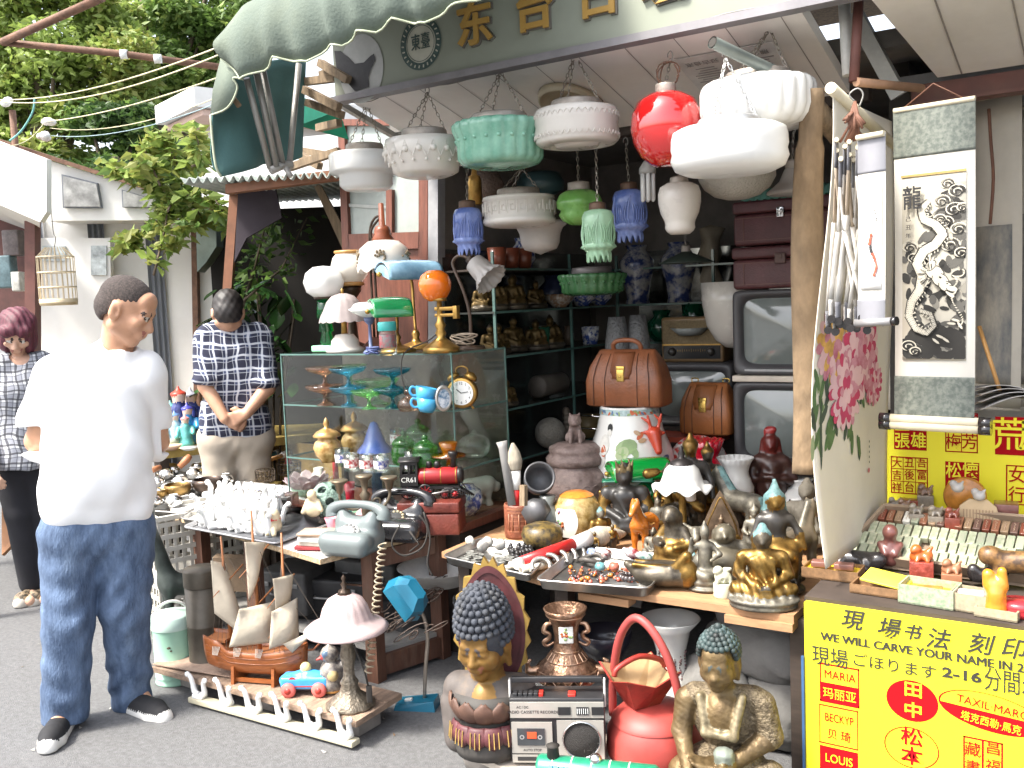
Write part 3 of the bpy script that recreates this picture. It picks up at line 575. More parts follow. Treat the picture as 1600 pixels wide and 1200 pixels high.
def plaid(key,base,dark,line,sx,sz,lw,ang=.0,two=True):
 m=bpy.data.materials.new(key);m.use_nodes=True;t=m.node_tree;N=t.nodes;K=t.links;p=N['Principled BSDF'];p.inputs['Roughness'].default_value=.9
 tc=N.new('ShaderNodeTexCoord');nz=N.new('ShaderNodeTexNoise');nz.inputs['Scale'].default_value=5;K.new(tc.outputs['Object'],nz.inputs['Vector'])
 mx=N.new('ShaderNodeMix');mx.data_type='RGBA';mx.blend_type='LINEAR_LIGHT';mx.inputs[0].default_value=.035;K.new(tc.outputs['Object'],mx.inputs[6]);K.new(nz.outputs['Color'],mx.inputs[7])
 mp=N.new('ShaderNodeMapping');mp.inputs['Rotation'].default_value=(0,ang,0);K.new(mx.outputs[2],mp.inputs[0]);sp=N.new('ShaderNodeSeparateXYZ');K.new(mp.outputs[0],sp.inputs[0])
 def math_(op,a,b=None):
  n=N.new('ShaderNodeMath');n.operation=op
  for i,v in en((a,b)):
   if v is None:continue
   if isinstance(v,(int,float)):n.inputs[i].default_value=v
   else:K.new(v,n.inputs[i])
  return n.outputs[0]
 hx=math_('ADD',sp.outputs[0],math_('MULTIPLY',sp.outputs[1],.35))
 def band(src,period,width,ph=.0):f=math_('FRACT',math_('ADD',math_('DIVIDE',src,period),ph));return math_('LESS_THAN',f,width)
 out=None;col=None
 def over(prev,fac,c,op):
  n=N.new('ShaderNodeMix');n.data_type='RGBA';K.new(math_('MULTIPLY',fac,op),n.inputs[0])
  if isinstance(prev,tuple):n.inputs[6].default_value=(*prev,1)
  else:K.new(prev,n.inputs[6])
  n.inputs[7].default_value=(*c,1);return n.outputs[2]
 c=over(base,band(hx,sx,.5,.1),dark,.75);c=over(c,band(sp.outputs[2],sz,.5,.1),dark,.75)
 c=over(c,band(hx,sx,lw,.35),line,.8);c=over(c,band(sp.outputs[2],sz,lw,.35),line,.8)
 if two:c=over(c,band(hx,sx,lw*.35,.35+lw*1.6),line,.55);c=over(c,band(sp.outputs[2],sz,lw*.35,.35+lw*1.6),line,.55)
 K.new(c,p.inputs['Base Color']);n3=N.new('ShaderNodeTexNoise');n3.inputs['Scale'].default_value=16;K.new(tc.outputs['Object'],n3.inputs['Vector']);bp=N.new('ShaderNodeBump');bp.inputs['Strength'].default_value=.3;bp.inputs['Distance'].default_value=.015;K.new(n3.outputs['Fac'],bp.inputs['Height']);K.new(bp.outputs[0],p.inputs['Normal'])
 return m
plaid_b=plaid('checked_navy',(.05,.065,.13),(.016,.017,.035),(.55,.57,.62),.062,.066,.17)
plaid_w=plaid('checked_white',(.62,.63,.64),(.25,.26,.30),(.03,.03,.04),.05,.05,.22,.0)
def head(c,yaw,pitch,s=1,sk=0,hair=1,fem=False,roll=0):
 """prims for head + hair. yaw: 0 faces the viewer (-y), + turns towards +x; pitch + looks down"""
 c=arr(c,float);cy,sy=cos(yaw),sin(yaw);cp,sp_=cos(pitch),sin(pitch)
 def q(x,f,z):
  f2,z2=f*cp+z*sp_,-f*sp_+z*cp
  return tuple(c+s*arr([x*cy+f2*sy,-f2*cy+x*sy,z2]))
 E=lambda x,f,z,rx,rf,rz_,m:('e',q(x,f,z),(rx*s,rf*s,rz_*s),m,yaw,pitch)
 K_=lambda a,b,ra,rb,m:('c',q(*a),q(*b),ra*s,rb*s,m)
 P=[E(0,-.015,.035,.077,.097,.083,0),E(0,.01,-.02,.066,.08,.085,0),K_((0,.045,-.075),(0,.062,-.092),.036,.022,0),K_((-.045,.0,-.055),(0,.055,-.09),.03,.024,0),K_((.045,.0,-.055),(0,.055,-.09),.03,.024,0),
  K_((-.04,.062,-.022),(-.03,.068,-.03),.026,.02,0),K_((.04,.062,-.022),(.03,.068,-.03),.026,.02,0),K_((-.035,.077,.024),(.035,.077,.024),.014,.014,0),E(0,.06,.055,.055,.03,.04,0),
  K_((0,.085,.01),(0,.106,-.03),.009,.0135,0),K_((-.011,.094,-.033),(.011,.094,-.033),.010,.010,0),E(0,.079,-.058,.027,.018,.022,0),
  K_((-.018,.089,-.053),(.018,.089,-.053),.0055,.0055,1),K_((-.015,.087,-.063),(.015,.087,-.063),.0065,.0065,1)]
 for sx in(-1,1):
  P+=[('-e',q(sx*.033,.092,.003),(.013*s,.010*s,.009*s),0,yaw,0),E(sx*.032,.076,.001,.0125,.012,.0085,2),K_((sx*.022,.0865,.001),(sx*.042,.082,.0),.0028,.0028,3),K_((sx*.018,.089,.02),(sx*.048,.078,.021),.0042,.003,4),
   E(sx*.08,-.008,-.008,.010,.021,.033,0),('-e',q(sx*.088,.0,-.006),(.005*s,.009*s,.015*s),0,yaw,0),K_((sx*.086,-.02,.012),(sx*.084,-.016,-.02),.006,.006,0)]
 return P,q
def hand_prims(w,d,up,s=1,m=0,curl=.35,side=1):
 """palm at wrist w along d, up = back of the hand; five unequal bent fingers"""
 w,d,up=(arr(x,float) for x in(w,d,up));d/=np.linalg.norm(d);up-=d*(up@d);up/=np.linalg.norm(up);r=np.cross(d,up)*side
 P=[];pal=w+d*.045*s
 for i in(-1.5,-.5,.5,1.5):P.append(('c',w+d*.01*s+r*i*.011*s,w+d*.078*s+r*i*.019*s,.013*s,.011*s,m))
 for i,ln in zip((-1.5,-.5,.5,1.5),(.058,.072,.078,.068)):
  a=w+d*.082*s+r*i*.0205*s;b=a+(d*cos(curl)-up*sin(curl))*ln*.5*s;e=b+(d*cos(curl*2.6)-up*sin(curl*2.6))*ln*.5*s
  P+=[('c',a,b,.0098*s,.009*s,m),('c',b,e,.009*s,.0075*s,m)]
 a=w+d*.02*s+r*.02*s;b=a+(d*.5+r*.75-up*.2)*.045*s;e=b+(d*.9+r*.2-up*.3)*.03*s
 P+=[('c',a,b,.013*s,.0105*s,m),('c',b,e,.0105*s,.008*s,m)];return P
def shoe(mb_name,a,ang,ln,mats,par,h=.085):
 c,s_=cos(ang),sin(ang);q=lambda f,z,x=0:(a[0]+s_*f+c*x,a[1]-c*f+s_*x,a[2]+z)
 P=[('c',q(-.06,.05),q(-.05,.085),.038,.036),('c',q(-.05,.035),q(ln*.45,.03),.04,.044),('c',q(ln*.45,.03),q(ln-.12,.026),.044,.034),('c',q(-.06,.012),q(ln*.45,.012),.04,.047,1),('c',q(ln*.45,.012),q(ln-.11,.012),.047,.036,1),('-b',(a[0],a[1],a[2]-.1),(.5,.5,.1),.0)]
 return blob(mb_name,P,.006,mats,.01,par)
mp_=pz(158,1128,0);sm=ms(mp_);fx=lambda px:(px-158)*sm*.917;fz=lambda py:(1128-py)*sm
hc=(fx(212),-.02,fz(487));HP,hq=head(hc,1.15,.42,1.03)
neck=[('c',(fx(190),.06,fz(580)),(fx(203),.02,fz(510)),.062,.06),('c',(fx(200),.05,fz(530)),(fx(203),.03,fz(500)),.055,.055)]
sl,sr=(fx(104),.03,fz(588)),(fx(248),.02,fz(580));el,er=(fx(72),.16,fz(690)),(fx(262),.16,fz(700))
wl,wr=(fx(122),.25,fz(770)),(fx(180),.26,fz(770))
hipl,hipr=(fx(118),.04,fz(830)),(fx(205),.04,fz(830));knl,knr=(fx(112),-.0,fz(960)),(fx(200),.02,fz(950));anl,anr=(fx(98),.02,.07),(fx(213),.10,.09)
body=HP+neck+[('c',sl,sr,.045,.045),('c',(fx(172),.04,fz(600)),(fx(165),.03,fz(720)),.09,.09),('c',(fx(165),.03,fz(720)),(fx(160),.03,fz(820)),.09,.09),
 ('c',sl,el,.055,.046),('c',el,wl,.045,.032),('c',sr,er,.055,.046),('c',er,wr,.045,.032),('c',hipl,knl,.06,.055),('c',knl,anl,.05,.04),('c',hipr,knr,.06,.055),('c',knr,anr,.05,.04),
 ('c',anl,(fx(90),-.08,.03),.035,.03),('c',anr,(fx(232),.02,.03),.035,.03)]+hand_prims(wl,(.8,.1,-.3),(0,1,.2),1,0,.5)+hand_prims(wr,(-.8,.1,-.3),(0,1,.2),1,0,.5,-1)
man=blob_top('person',body,.0052,[skin_a,lip_m,eye_w,eye_d,brow_m],'man in plain white T-shirt and blue jeans looking down to his left','person',mp_,face(mp_),.014)
Eh=lambda x,f,z,rx,rf,rz_:('e',hq(x,f,z),(rx*1.03,rf*1.03,rz_*1.03),0,1.15,.42)
man.rotation_euler[1]=.05
blob('hair',[Eh(0,-.018,.042,.0775,.0972,.0833),Eh(0,-.04,.0,.075,.077,.075),('-c',hq(-.03,.10,.015),hq(.03,.10,.015),.062,.062),('-c',hq(-.12,.045,-.03),hq(.12,.045,-.03),.05,.05),('-c',hq(-.12,.0,-.085),hq(.12,.0,-.085),.07,.07)],.005,M('hair_cropped',(.05,.038,.034),.85,v=.6,vs=150,bu=.5,bs=400,sp=.2),.008,man,fold=lambda X,Y,Z:.0009*np.sin(310*X+90*Z)*np.sin(260*Y+200*Z))
fold=lambda X,Y,Z:.004*np.sin(28*Z+11*X+6*np.sin(9*X+4*Z))*np.sin(7*X+3*Z+9*Y)
shp=[('c',(fx(112),.03,fz(580)),(fx(240),.03,fz(576)),.072,.07),('c',(fx(182),.045,fz(556)),(fx(206),.03,fz(556)),.068,.062),('b',(fx(164),.035,fz(690)),(.19,.115,.30),.11,0),('e',(fx(164),.0,fz(730)),(.185,.15,.19)),('b',(fx(161),.035,fz(775)),(.2,.125,.12),.09,0),
 ('c',(fx(104),.03,fz(590)),(fx(78),.10,fz(650)),.08,.072),('c',(fx(78),.10,fz(650)),(fx(72),.12,fz(690)),.074,.076),('c',(fx(246),.02,fz(590)),(fx(255),.09,fz(650)),.07,.06),('c',(fx(255),.09,fz(650)),(fx(257),.11,fz(705)),.06,.06),
 ('-b',(fx(160),0,fz(812)-.2),(.5,.5,.2),0),('-b',(fx(40),.1,fz(664)-.05),(.082,.4,.05),0,0,0),('-b',(fx(292),.1,fz(676)-.05),(.06,.4,.05),0,0,0),('-c',(fx(202),.015,fz(536)),(fx(222),-.03,fz(500)),.058,.07)]
fold=lambda X,Y,Z:.0035*np.sin(30*Z+16*X+5*np.sin(9*X+4*Z))*np.sin(9*X+3*Z+9*Y)+.0025*np.sin(46*X+9*Z+3*np.sin(11*Z))
blob('shirt',shp,.006,shirt_w,.03,man,fold=fold)
fold2=lambda X,Y,Z:(.003+.004*np.exp(-(Z-.13)**2/.006)+.003*np.exp(-(Z-.5)**2/.01))*np.sin(58*Z+8*np.sin(11*X+3)+9*Y)*np.sin(19*X+7*Z)+.0025*np.sin(40*X+12*Y+6*Z)
jp=[('b',(fx(162),.03,fz(828)),(.185,.115,.11),.10,0),('c',hipl,knl,.115,.092),('c',knl,(anl[0]+.01,anl[1],.02),.092,.082),('c',hipr,knr,.112,.09),('c',knr,(anr[0]-.01,anr[1],.04),.09,.078),('-b',(anl[0],0,-.175),(.14,.6,.2),0),('-b',(fx(160),0,fz(800)+.3),(.5,.5,.3),0)]
blob('jeans',jp,.0065,denim,.025,man,fold=fold2)
shoem=[M('black_canvas',(.012,.012,.014),.8,v=.3),M('shoe_sole',(.62,.61,.58),.7,v=.1)]
shoe('shoe',(fx(98),.0,-.005),-.25,.29,shoem,man);shoe('shoe',(fx(213),.06,.0),.55,.29,shoem,man)
q_=pd(362,700,5.45);k=5.45/FPX;p0=Ve((q_.x,q_.y,0));fx=lambda px:(px-362)*k*.96;yz=lambda py:pd(362,py,5.45).z
HP,hq=head((fx(355),-.06,yz(489)),PI,.35,1)
sL,sR=(fx(322),0,yz(530)),(fx(405),0,yz(528));eL,eR=(fx(318),.09,yz(600)),(fx(412),.10,yz(605));wL,wR=(fx(345),.17,yz(648)),(fx(378),.175,yz(642))
for_=HP+[('c',(fx(358),.0,yz(535)),(fx(356),-.03,yz(490)),.06,.055),('c',sL,sR,.05,.05),('c',(fx(362),0,yz(540)),(fx(360),0,yz(660)),.085,.085),('c',sL,eL,.05,.044),('c',eL,wL,.044,.03),('c',sR,eR,.05,.044),('c',eR,wR,.044,.03),
('c',(fx(340),0,yz(690)),(fx(338),0,.45),.06,.05),('c',(fx(338),0,.45),(fx(338),0,.05),.055,.04),('c',(fx(382),0,yz(690)),(fx(384),0,.45),.06,.05),('c',(fx(384),0,.45),(fx(384),0,.05),.055,.04),('c',(fx(338),0,.04),(fx(338),-.14,.03),.035,.03),('c',(fx(384),0,.04),(fx(384),-.14,.03),.035,.03)]
for_+=hand_prims(wL,(.75,.0,-.35),(.1,1,.1),.95,0,.45)+hand_prims(wR,(-.75,.03,-.30),(-.1,1,.1),.95,0,.45,-1)
def fy(P):return[tuple((tuple(arr(e,float)*arr([1,-1,1])) if(i in((1,2) if p[0].lstrip('-')=='c' else(1,))) else e) for i,e in en(p)) for p in P]
nh=len(HP);man2=blob_top('person',HP+fy(for_[nh:]),.0062,[skin_b,lip_m,eye_w,eye_d,brow_m],'man in navy and white checked shirt seen from behind with his hands clasped','person',p0,face(p0),.013)
Eh=lambda x,f,z,rx,rf,rz_:('e',hq(x,f,z),(rx,rf,rz_),0,PI,.35)
blob('hair',[Eh(0,-.018,.042,.086,.108,.092),Eh(0,-.05,-.005,.08,.075,.08),('-c',hq(-.03,.10,.0),hq(.03,.10,.0),.06,.06),('-c',hq(-.12,.03,-.06),hq(.12,.03,-.06),.055,.055),('-c',hq(-.12,-.03,-.125),hq(.12,-.03,-.125),.055,.055)],.0055,hair_k,.008,man2,fold=lambda X,Y,Z:.0018*np.sin(160*X+20*Z)*np.sin(110*Z))
man2.rotation_euler[1]=.035
sh_=[('c',(fx(328),0,yz(527)),(fx(400),0,yz(525)),.082,.078),('c',(fx(348),.0,yz(511)),(fx(366),.0,yz(511)),.07,.068),('b',(fx(362),0,yz(605)),(.185,.12,.30),.11,0),('b',(fx(362),0,yz(662)),(.195,.125,.12),.09,0),('c',(fx(325),0,yz(532)),(fx(318),-.085,yz(588)),.082,.068),('c',(fx(402),0,yz(532)),(fx(411),-.095,yz(592)),.08,.066),
 ('e',(fx(318),-.088,yz(590)),(.073,.073,.024)),('e',(fx(411),-.098,yz(597)),(.072,.072,.024)),('-b',(fx(362),0,yz(686)-.2),(.5,.5,.2),0),('-b',(fx(300),-.1,yz(598)-.05),(.115,.3,.05),0),('-b',(fx(430),-.1,yz(605)-.05),(.10,.3,.05),0),('-c',(fx(356),-.02,yz(506)),(fx(356),-.02,yz(470)),.05,.056)]
blob('shirt',sh_,.0065,plaid_b,.03,man2,fold=fold)
blob('trousers',[('c',(fx(335),0,yz(685)),(fx(390),0,yz(685)),.125,.125),('c',(fx(336),0,yz(690)),(fx(336),0,.5),.115,.09),('c',(fx(336),0,.5),(fx(336),0,.1),.09,.085),('c',(fx(386),0,yz(690)),(fx(388),0,.5),.115,.09),('c',(fx(388),0,.5),(fx(388),0,.1),.09,.085)],.009,khaki,.02,man2,fold=lambda X,Y,Z:fold2(X,Y,Z)*.6)
for x in(338,384):shoe('shoe',(fx(x),.0,0),PI,.27,[M('brown_leather_shoe',(.05,.03,.02),.4)],man2)
q_=pd(35,900,5.2);k=5.2/FPX;p0=Ve((q_.x,q_.y,0));fx=lambda px:(px-35)*k*.89;yz=lambda py:pd(35,py,5.2).z
HP,hq=head((fx(28),-.02,yz(520)),-.15,.55,.97)
SL,SR=(fx(-4),0,yz(572)),(fx(66),0,yz(568));EL,ER=(fx(-16),.02,yz(660)),(fx(78),.10,yz(650));WL,WR=(fx(-12),-.12,yz(720)),(fx(40),.14,yz(700))
P=HP+[('c',(fx(33),.05,yz(570)),(fx(30),.02,yz(525)),.05,.048),('c',SL,SR,.06,.06),('c',(fx(33),.03,yz(590)),(fx(35),.03,yz(700)),.085,.085),('c',SL,EL,.045,.038),('c',EL,WL,.037,.027),('c',SR,ER,.045,.038),('c',ER,WR,.037,.027),('c',(fx(20),.03,yz(740)),(fx(30),.03,.45),.08,.055),('c',(fx(30),.03,.45),(fx(45),.06,.06),.05,.036),('c',(fx(58),.03,yz(740)),(fx(64),.03,.45),.08,.055),('c',(fx(64),.03,.45),(fx(72),.05,.08),.05,.036),('c',(fx(72),.05,.06),(fx(62),-.08,.03),.033,.028),('c',(fx(45),.06,.05),(fx(40),-.08,.03),.033,.028)]
P+=hand_prims(WL,(.1,-.5,-.6),(-.8,-.3,.2),.9,0,.4)+hand_prims(WR,(-.8,.2,-.2),(0,1,.2),.9,0,.4)
woman=blob_top('person',P,.006,[skin_c,lip_m,eye_w,eye_d,brow_m],'woman with short plum hair in a white and black checked blouse, looking down','person',p0,face(p0),.013)
Eh=lambda x,f,z,rx,rf,rz_:('e',hq(x,f,z),(rx,rf,rz_),0,-.15,.55)
blob('hair',[Eh(0,-.02,.04,.098,.115,.098),Eh(-.055,-.0,-.03,.042,.075,.085),Eh(.055,-.0,-.03,.042,.075,.085),Eh(0,-.07,-.03,.085,.06,.09),Eh(-.03,.075,.06,.05,.03,.032),Eh(.03,.072,.062,.045,.03,.03),('-e',hq(0,.11,-.03),(.05,.075,.075),0,-.15,.55)],.006,hair_p,.02,woman,fold=lambda X,Y,Z:.0026*np.sin(170*X+25*Z+90*Y)+.002*np.sin(70*X-40*Z))
woman.rotation_euler[1]=.06;woman.location.x+=.02
blob('blouse',[('c',(fx(0),0,yz(572)),(fx(62),0,yz(568)),.07,.07),('e',(fx(33),.0,yz(610)),(.165,.125,.15)),('c',(fx(32),.02,yz(640)),(fx(35),.02,yz(715)),.13,.15),('c',(fx(5),.02,yz(720)),(fx(64),.02,yz(715)),.095,.095),('c',(fx(-2),0,yz(575)),(fx(-14),.02,yz(645)),.07,.058),('c',(fx(64),0,yz(572)),(fx(76),.08,yz(640)),.07,.056),('-b',(fx(35),0,yz(728)-.2),(.5,.5,.2),0),('-c',(fx(31),-.03,yz(556)),(fx(30),-.10,yz(545)),.05,.06)],.0065,plaid_w,.04,woman,fold=fold)
blob('trousers',[('c',(fx(18),.03,yz(725)),(fx(60),.03,yz(725)),.11,.11),('c',(fx(22),.03,yz(740)),(fx(30),.03,.5),.11,.085),('c',(fx(30),.03,.5),(fx(45),.06,.10),.085,.07),('c',(fx(58),.03,yz(740)),(fx(65),.03,.5),.105,.085),('c',(fx(65),.03,.5),(fx(74),.05,.12),.085,.07)],.008,black_cl,.02,woman)
leo=[M('leopard_cloth',(.30,.22,.14),.7,v=.1,vs=60,c2=(.04,.03,.02),sp=.8),M('pale_sole',(.5,.46,.4),.7)]
shoe('shoe',(fx(72),.03,.0),-.75,.24,leo,woman);shoe('shoe',(fx(45),.05,0),-.5,.24,leo,woman)
_seg=begin()
# HANGING LAMP SHADES
def atz(px,t,z):
 xc=(px-800)/FPX*t;yc=(z-H-RM[2,0]*xc-RM[2,2]*t)/RM[2,1];v=RM@arr((xc,yc,t));return Ve((v[0],v[1],v[2]+H))
milk=M('milk_glass',(.80,.80,.78),.22,v=.03,vs=6,ct=.3,tl=.22);milk_w=M('milk_glass_warm',(.74,.70,.64),.28,v=.05,ct=.25,tl=.2);milk_d=M('milk_glass_dusty',(.50,.47,.44),.4,v=.1,ct=.1,tl=.15)
jade=M('jade_glass',(.16,.44,.31),.22,v=.18,vs=14,ct=.4,tl=.15,c2=(.30,.56,.42));jade_d=M('green_glass_deep',(.06,.18,.07),.25,v=.25,ct=.3)
lime=M('lime_glass',(.14,.38,.07),.25,v=.15,ct=.3,tl=.2,c2=(.24,.50,.13));pale_g=M('pale_green_glass',(.34,.55,.36),.28,v=.12,ct=.3,tl=.2);blue_g=M('blue_glass',(.10,.17,.50),.25,v=.2,ct=.3,tl=.2,c2=(.28,.36,.68))
red_g=M('red_glass',(.52,.012,.012),.06,v=.06,ct=1,spec=.7);collar_m=M('collar_metal',(.36,.32,.28),.5,.45,v=.25,vs=22,di=.45,dc=(.12,.07,.04));collar_b=M('collar_bronze',(.12,.07,.045),.5,.5,v=.3);chain_m=M('chain_steel',(.30,.27,.23),.4,.8);chain_b=M('chain_bright',(.62,.62,.60),.3,.8)
HG='hanging lamp shades'
def pend(label,cx,yt,yb,wd,t,prof,mat,mod=None,collar=None,hook=None,n=64,cm=None,chm=None,kind='chains',extra=None):
 k=t/FPX;base=pd(cx,yb,t);zt=pd(cx,yt,t).z-base.z;R=wd*k/2
 o=T('pendant_lamp',label,'lamp',base,0,HG);s=B().la([(max(r*R,1e-5),z*zt) for r,z in prof],n,0,(lambda th,r,z,i:mod(th,r,z/zt,i,R)) if mod else None).bd('shade',mat,o)
 if extra:e=B();extra(e,R,zt);e.bd('relief',mat,s)
 zc=zt
 if collar:
  cy,cw=collar;z2=pd(cx,cy,t).z-base.z;r2=cw*k/2;zc=z2;B().la([(r2*.97,zt-.006),(r2*1.03,zt+.002),(r2,z2-.004),(r2*.97,z2),(r2*.5,z2+.004),(1e-5,z2+.004)],40).bd('collar',cm or collar_m,o)
 if hook:
  hx,hy=hook;hp=pd(hx,hy,t)-base;b=B()
  if kind=='chains':
   r2=(collar[1]*k/2 if collar else R*.6)*.92
   for a in(.5,2.5,4.5):chain(b,(r2*cos(a),r2*sin(a),zc),hp,.0014,link=.015)
  else:chain(b,(0,0,zc),hp,.0013,link=.014)
  b.bd('chain',chm or chain_m,o);B().tu([hp+Ve(v) for v in((0,0,-.008),(.006,0,.0),(.007,0,.012),(.0,0,.022),(-.008,0,.016),(-.009,0,.006))],.0016,5).bd('hook',wire_m,o)
 return o
drum=[(1e-5,.0),(.5,.01),(.62,.06),(.70,.10),(.90,.16),(.99,.24),(1,.34),(1,.80),(.985,.90),(.93,.97),(.6,1)]
ribm=lambda n,a,z0=.2,z1=.95:(lambda th,r,z,i,R:r*(1+(a*(abs(sin(n*th/2))-.5) if z0<z<z1 else 0)))
pend('white stepped glass lamp shade at far left of the hanging row',573,240,297,112,3.42,[(1e-5,0),(.6,.0),(.68,.06),(.74,.12),(.74,.36),(.80,.42),(.97,.45),(1,.52),(1,.92),(.96,.98),(.55,1)],milk,ribm(24,.012),(227,58),(573,160))
def hobs(b,R,zt):
 for i in rg(18):a=2*PI*i/18;b.ball((R*.985*cos(a),R*.985*sin(a),zt*.62),R*.085,0,10,(1,1,1));b.tu([(R*1.0*cos(a+q*.16),R*1.0*sin(a+q*.16),zt*(.62+.2*cos(q*PI/1))) for q in(-1,-.5,0,.5,1)],R*.014,4);b.ball((R*.90*cos(a+.17),R*.90*sin(a+.17),zt*.34),R*.045,0,8)
pend('white hobnail glass lamp shade between the stepped white and the jade green one',666,218,277,126,3.15,[(1e-5,0),(.55,.0),(.70,.06),(.80,.12),(.84,.3),(.93,.42),(1,.62),(1,.80),(.97,.97),(.6,1)],milk_w,ribm(60,.02,.05,.3),(204,70),(668,145),extra=hobs)
def jb(b,R,zt):
 for i in rg(22):a=2*PI*(i+.5)/22;b.ball((R*.95*cos(a),R*.95*sin(a),zt*.60),R*.05,0,10)
 for i in rg(36):a=2*PI*i/36;b.ball((R*.62*cos(a),R*.62*sin(a),zt*.05),R*.025,0,6)
flute=[(1e-5,.03),(.14,.0),(.2,.03),(.66,.03),(.84,.08),(.90,.2),(.90,.5),(.93,.66),(1,.84),(1,.95),(.96,1),(.6,1)]
pend('jade green fluted glass lamp shade hanging on a three chain hook',783,194,263,143,3,flute,jade,lambda th,r,z,i,R:r*(1+(.05*abs(sin(11*th)) if z>.12 else 0)),(181,88),(782,112),n=132,extra=jb)
def lacy(b,R,zt):
 for zz,s in((.78,1),(.36,-1)):
  for i in rg(44):a=2*PI*i/44;b.tu([(R*1.005*cos(a+q*.065),R*1.005*sin(a+q*.065),zt*(zz+s*.11*(1-q*q)*1.0-.05)) for q in(-1,-.6,0,.6,1)],R*.013,4)
pend('white drum lamp shade with lacy bands under the round ceiling plate',902,172,230,132,2.9,[(1e-5,.0),(.5,.0),(.55,.1),(.62,.12),(.66,.03),(.9,.06),(.98,.14),(.97,.3),(1,.36),(.97,.55),(1,.62),(.985,.9),(.95,.98),(.55,1)],milk_w,ribm(90,.012),(159,78),(898,84),extra=lacy)
pend('glossy red glass globe lamp',1043,146,260,112,2.72,[(1e-5,.0),(.30,.0),(.45,.03),(.72,.14),(.92,.32),(1,.52),(.95,.72),(.80,.88),(.5,.97),(.27,1)],red_g,None,(134,32),(1048,92),kind='one')
b=B();hp=pd(1044,110,2.7)
for i in rg(3):b.tu([hp+Ve((.035*cos(q+i)*(1-.1*i),.01*sin(q*2),.035*sin(q+i)-.01)) for q in lin(0,5,12)],.0022,5)
b.top('wire_tangle',M('rusty_steel'),'tangle of rusty wire above the red globe lamp','wire')
pend('large white scalloped glass lamp shade, the upper one beside the bark plank',1185,130,208,172,2.62,[(1e-5,.0),(.4,.0),(.6,.06),(.82,.1),(.95,.25),(1,.42),(1,.82),(.97,.93),(.9,.99),(.55,1)],milk,lambda th,r,z,i,R:r*(1+(.035*abs(sin(12*th)) if z>.08 else 0)),(116,100),(1203,45),n=144)
pend('sunlit white ribbed drum lamp shade hanging from the green pipe',1140,201,275,180,2.48,[(1e-5,.04),(.3,.0),(.5,.03),(.75,.06),(.93,.16),(1,.35),(.98,.5),(1,.6),(.99,.8),(.96,.93),(.85,1),(.5,1)],milk,ribm(54,.016,.02,.5),(187,94),(1134,92),chm=chain_b,cm=M('zinc_collar',(.62,.62,.62),.35,.7))
def greek(b,R,zt):
 for i in rg(24):
  a0=2*PI*i/24;w=2*PI/24
  P_=[(0,.38),(0,.78),(.8,.78),(.8,.48),(.35,.48),(.35,.64),(.6,.64)]
  b.tu([(R*1.003*cos(a0+u*w),R*1.003*sin(a0+u*w),zt*v) for u,v in P_],R*.013,4)
pend('white drum lamp shade with Greek key band above the frosted bowl shade',812,307,355,114,3.3,[(1e-5,.0),(.55,.0),(.8,.03),(.97,.1),(1,.16),(1,.26),(.97,.28),(.97,.86),(1,.88),(.98,.97),(.6,1)],milk_w,None,(296,66),(815,262),extra=greek)
pend('frosted white bowl lamp shade under the Greek key drum',845,346,398,84,3.45,[(1e-5,.0),(.12,.04),(.3,.09),(.6,.16),(.72,.35),(.76,.62),(.86,.8),(1,.88),(1,.95),(.9,1)],milk_d)
pend('lime green lotus shaped glass lamp shade',906,297,352,72,3.2,[(1e-5,.0),(.4,.02),(.7,.14),(.86,.3),(.80,.42),(.98,.5),(1,.66),(.86,.86),(.6,.97),(.35,1)],lime,lambda th,r,z,i,R:r*(1+.10*(abs(cos(3*th+(PI/2 if z<.42 else 0)))-.5)),(286,34),(902,232),kind='one')
def tulip(label,cx,yt,yb,wd,t,mat,hook):
 def petals(b,R,zt):
  for i in rg(6):
   a0=2*PI*i/6
   for w in(.16,.36,.5):b.tu([(R*(.80+.17*sin(PI*min(1,v*1.1))-(.12 if v<.3 else 0)*(1-v/.3))*cos(a0+s*w*sin(PI*v**.8)),R*(.80+.17*sin(PI*min(1,v*1.1))-(.12 if v<.3 else 0)*(1-v/.3))*sin(a0+s*w*sin(PI*v**.8)),zt*(.16+.74*v)) for s in(1,) for v in lin(0,1,10)],R*.03,4);b.tu([(R*.93*cos(a0-w*sin(PI*v**.8)),R*.93*sin(a0-w*sin(PI*v**.8)),zt*(.2+.66*v)) for v in lin(0,1,9)],R*.03,4)
 return pend(label,cx,yt,yb,wd,t,[(.62,0),(.70,.05),(.66,.14),(.80,.2),(1,.24),(.80,.34),(.78,.45),(.90,.7),(.92,.85),(.78,.96),(.45,1)],mat,lambda th,r,z,i,R:(r*(1+.08*abs(sin(6*th))*(1 if z<.3 else .3)),.012*sin(12*th) if z<.06 else 0),(yt-10,26),hook,cm=collar_b,kind='one',extra=petals)
tulip('blue tulip shaped glass lamp shade, leftmost beside the timber door',733,325,394,48,3.3,blue_g,(730,265));tulip('pale green tulip shaped glass lamp shade',936,328,405,54,3,pale_g,(931,232));tulip('blue tulip shaped glass lamp shade under the red globe',985,297,374,56,3.15,blue_g,(978,225))
pend('white ribbed jar shaped glass lamp shade',1063,287,366,67,2.95,[(1e-5,.0),(.45,.0),(.62,.06),(.70,.12),(.68,.2),(.72,.26),(.9,.42),(1,.62),(1,.8),(.9,.93),(.6,1)],milk_w,ribm(64,.03,.22,.95),(278,28),(1068,240),kind='one')
pend('dusty white bowl lamp shade with pebbled surface behind the sunlit drum',1152,268,312,118,3,[(1e-5,0),(.3,.02),(.6,.14),(.85,.4),(1,.75),(1,.95),(.9,1)],M('pebbled_glass',(.52,.50,.44),.4,v=.1,bu=1,bs=130,tl=.15))
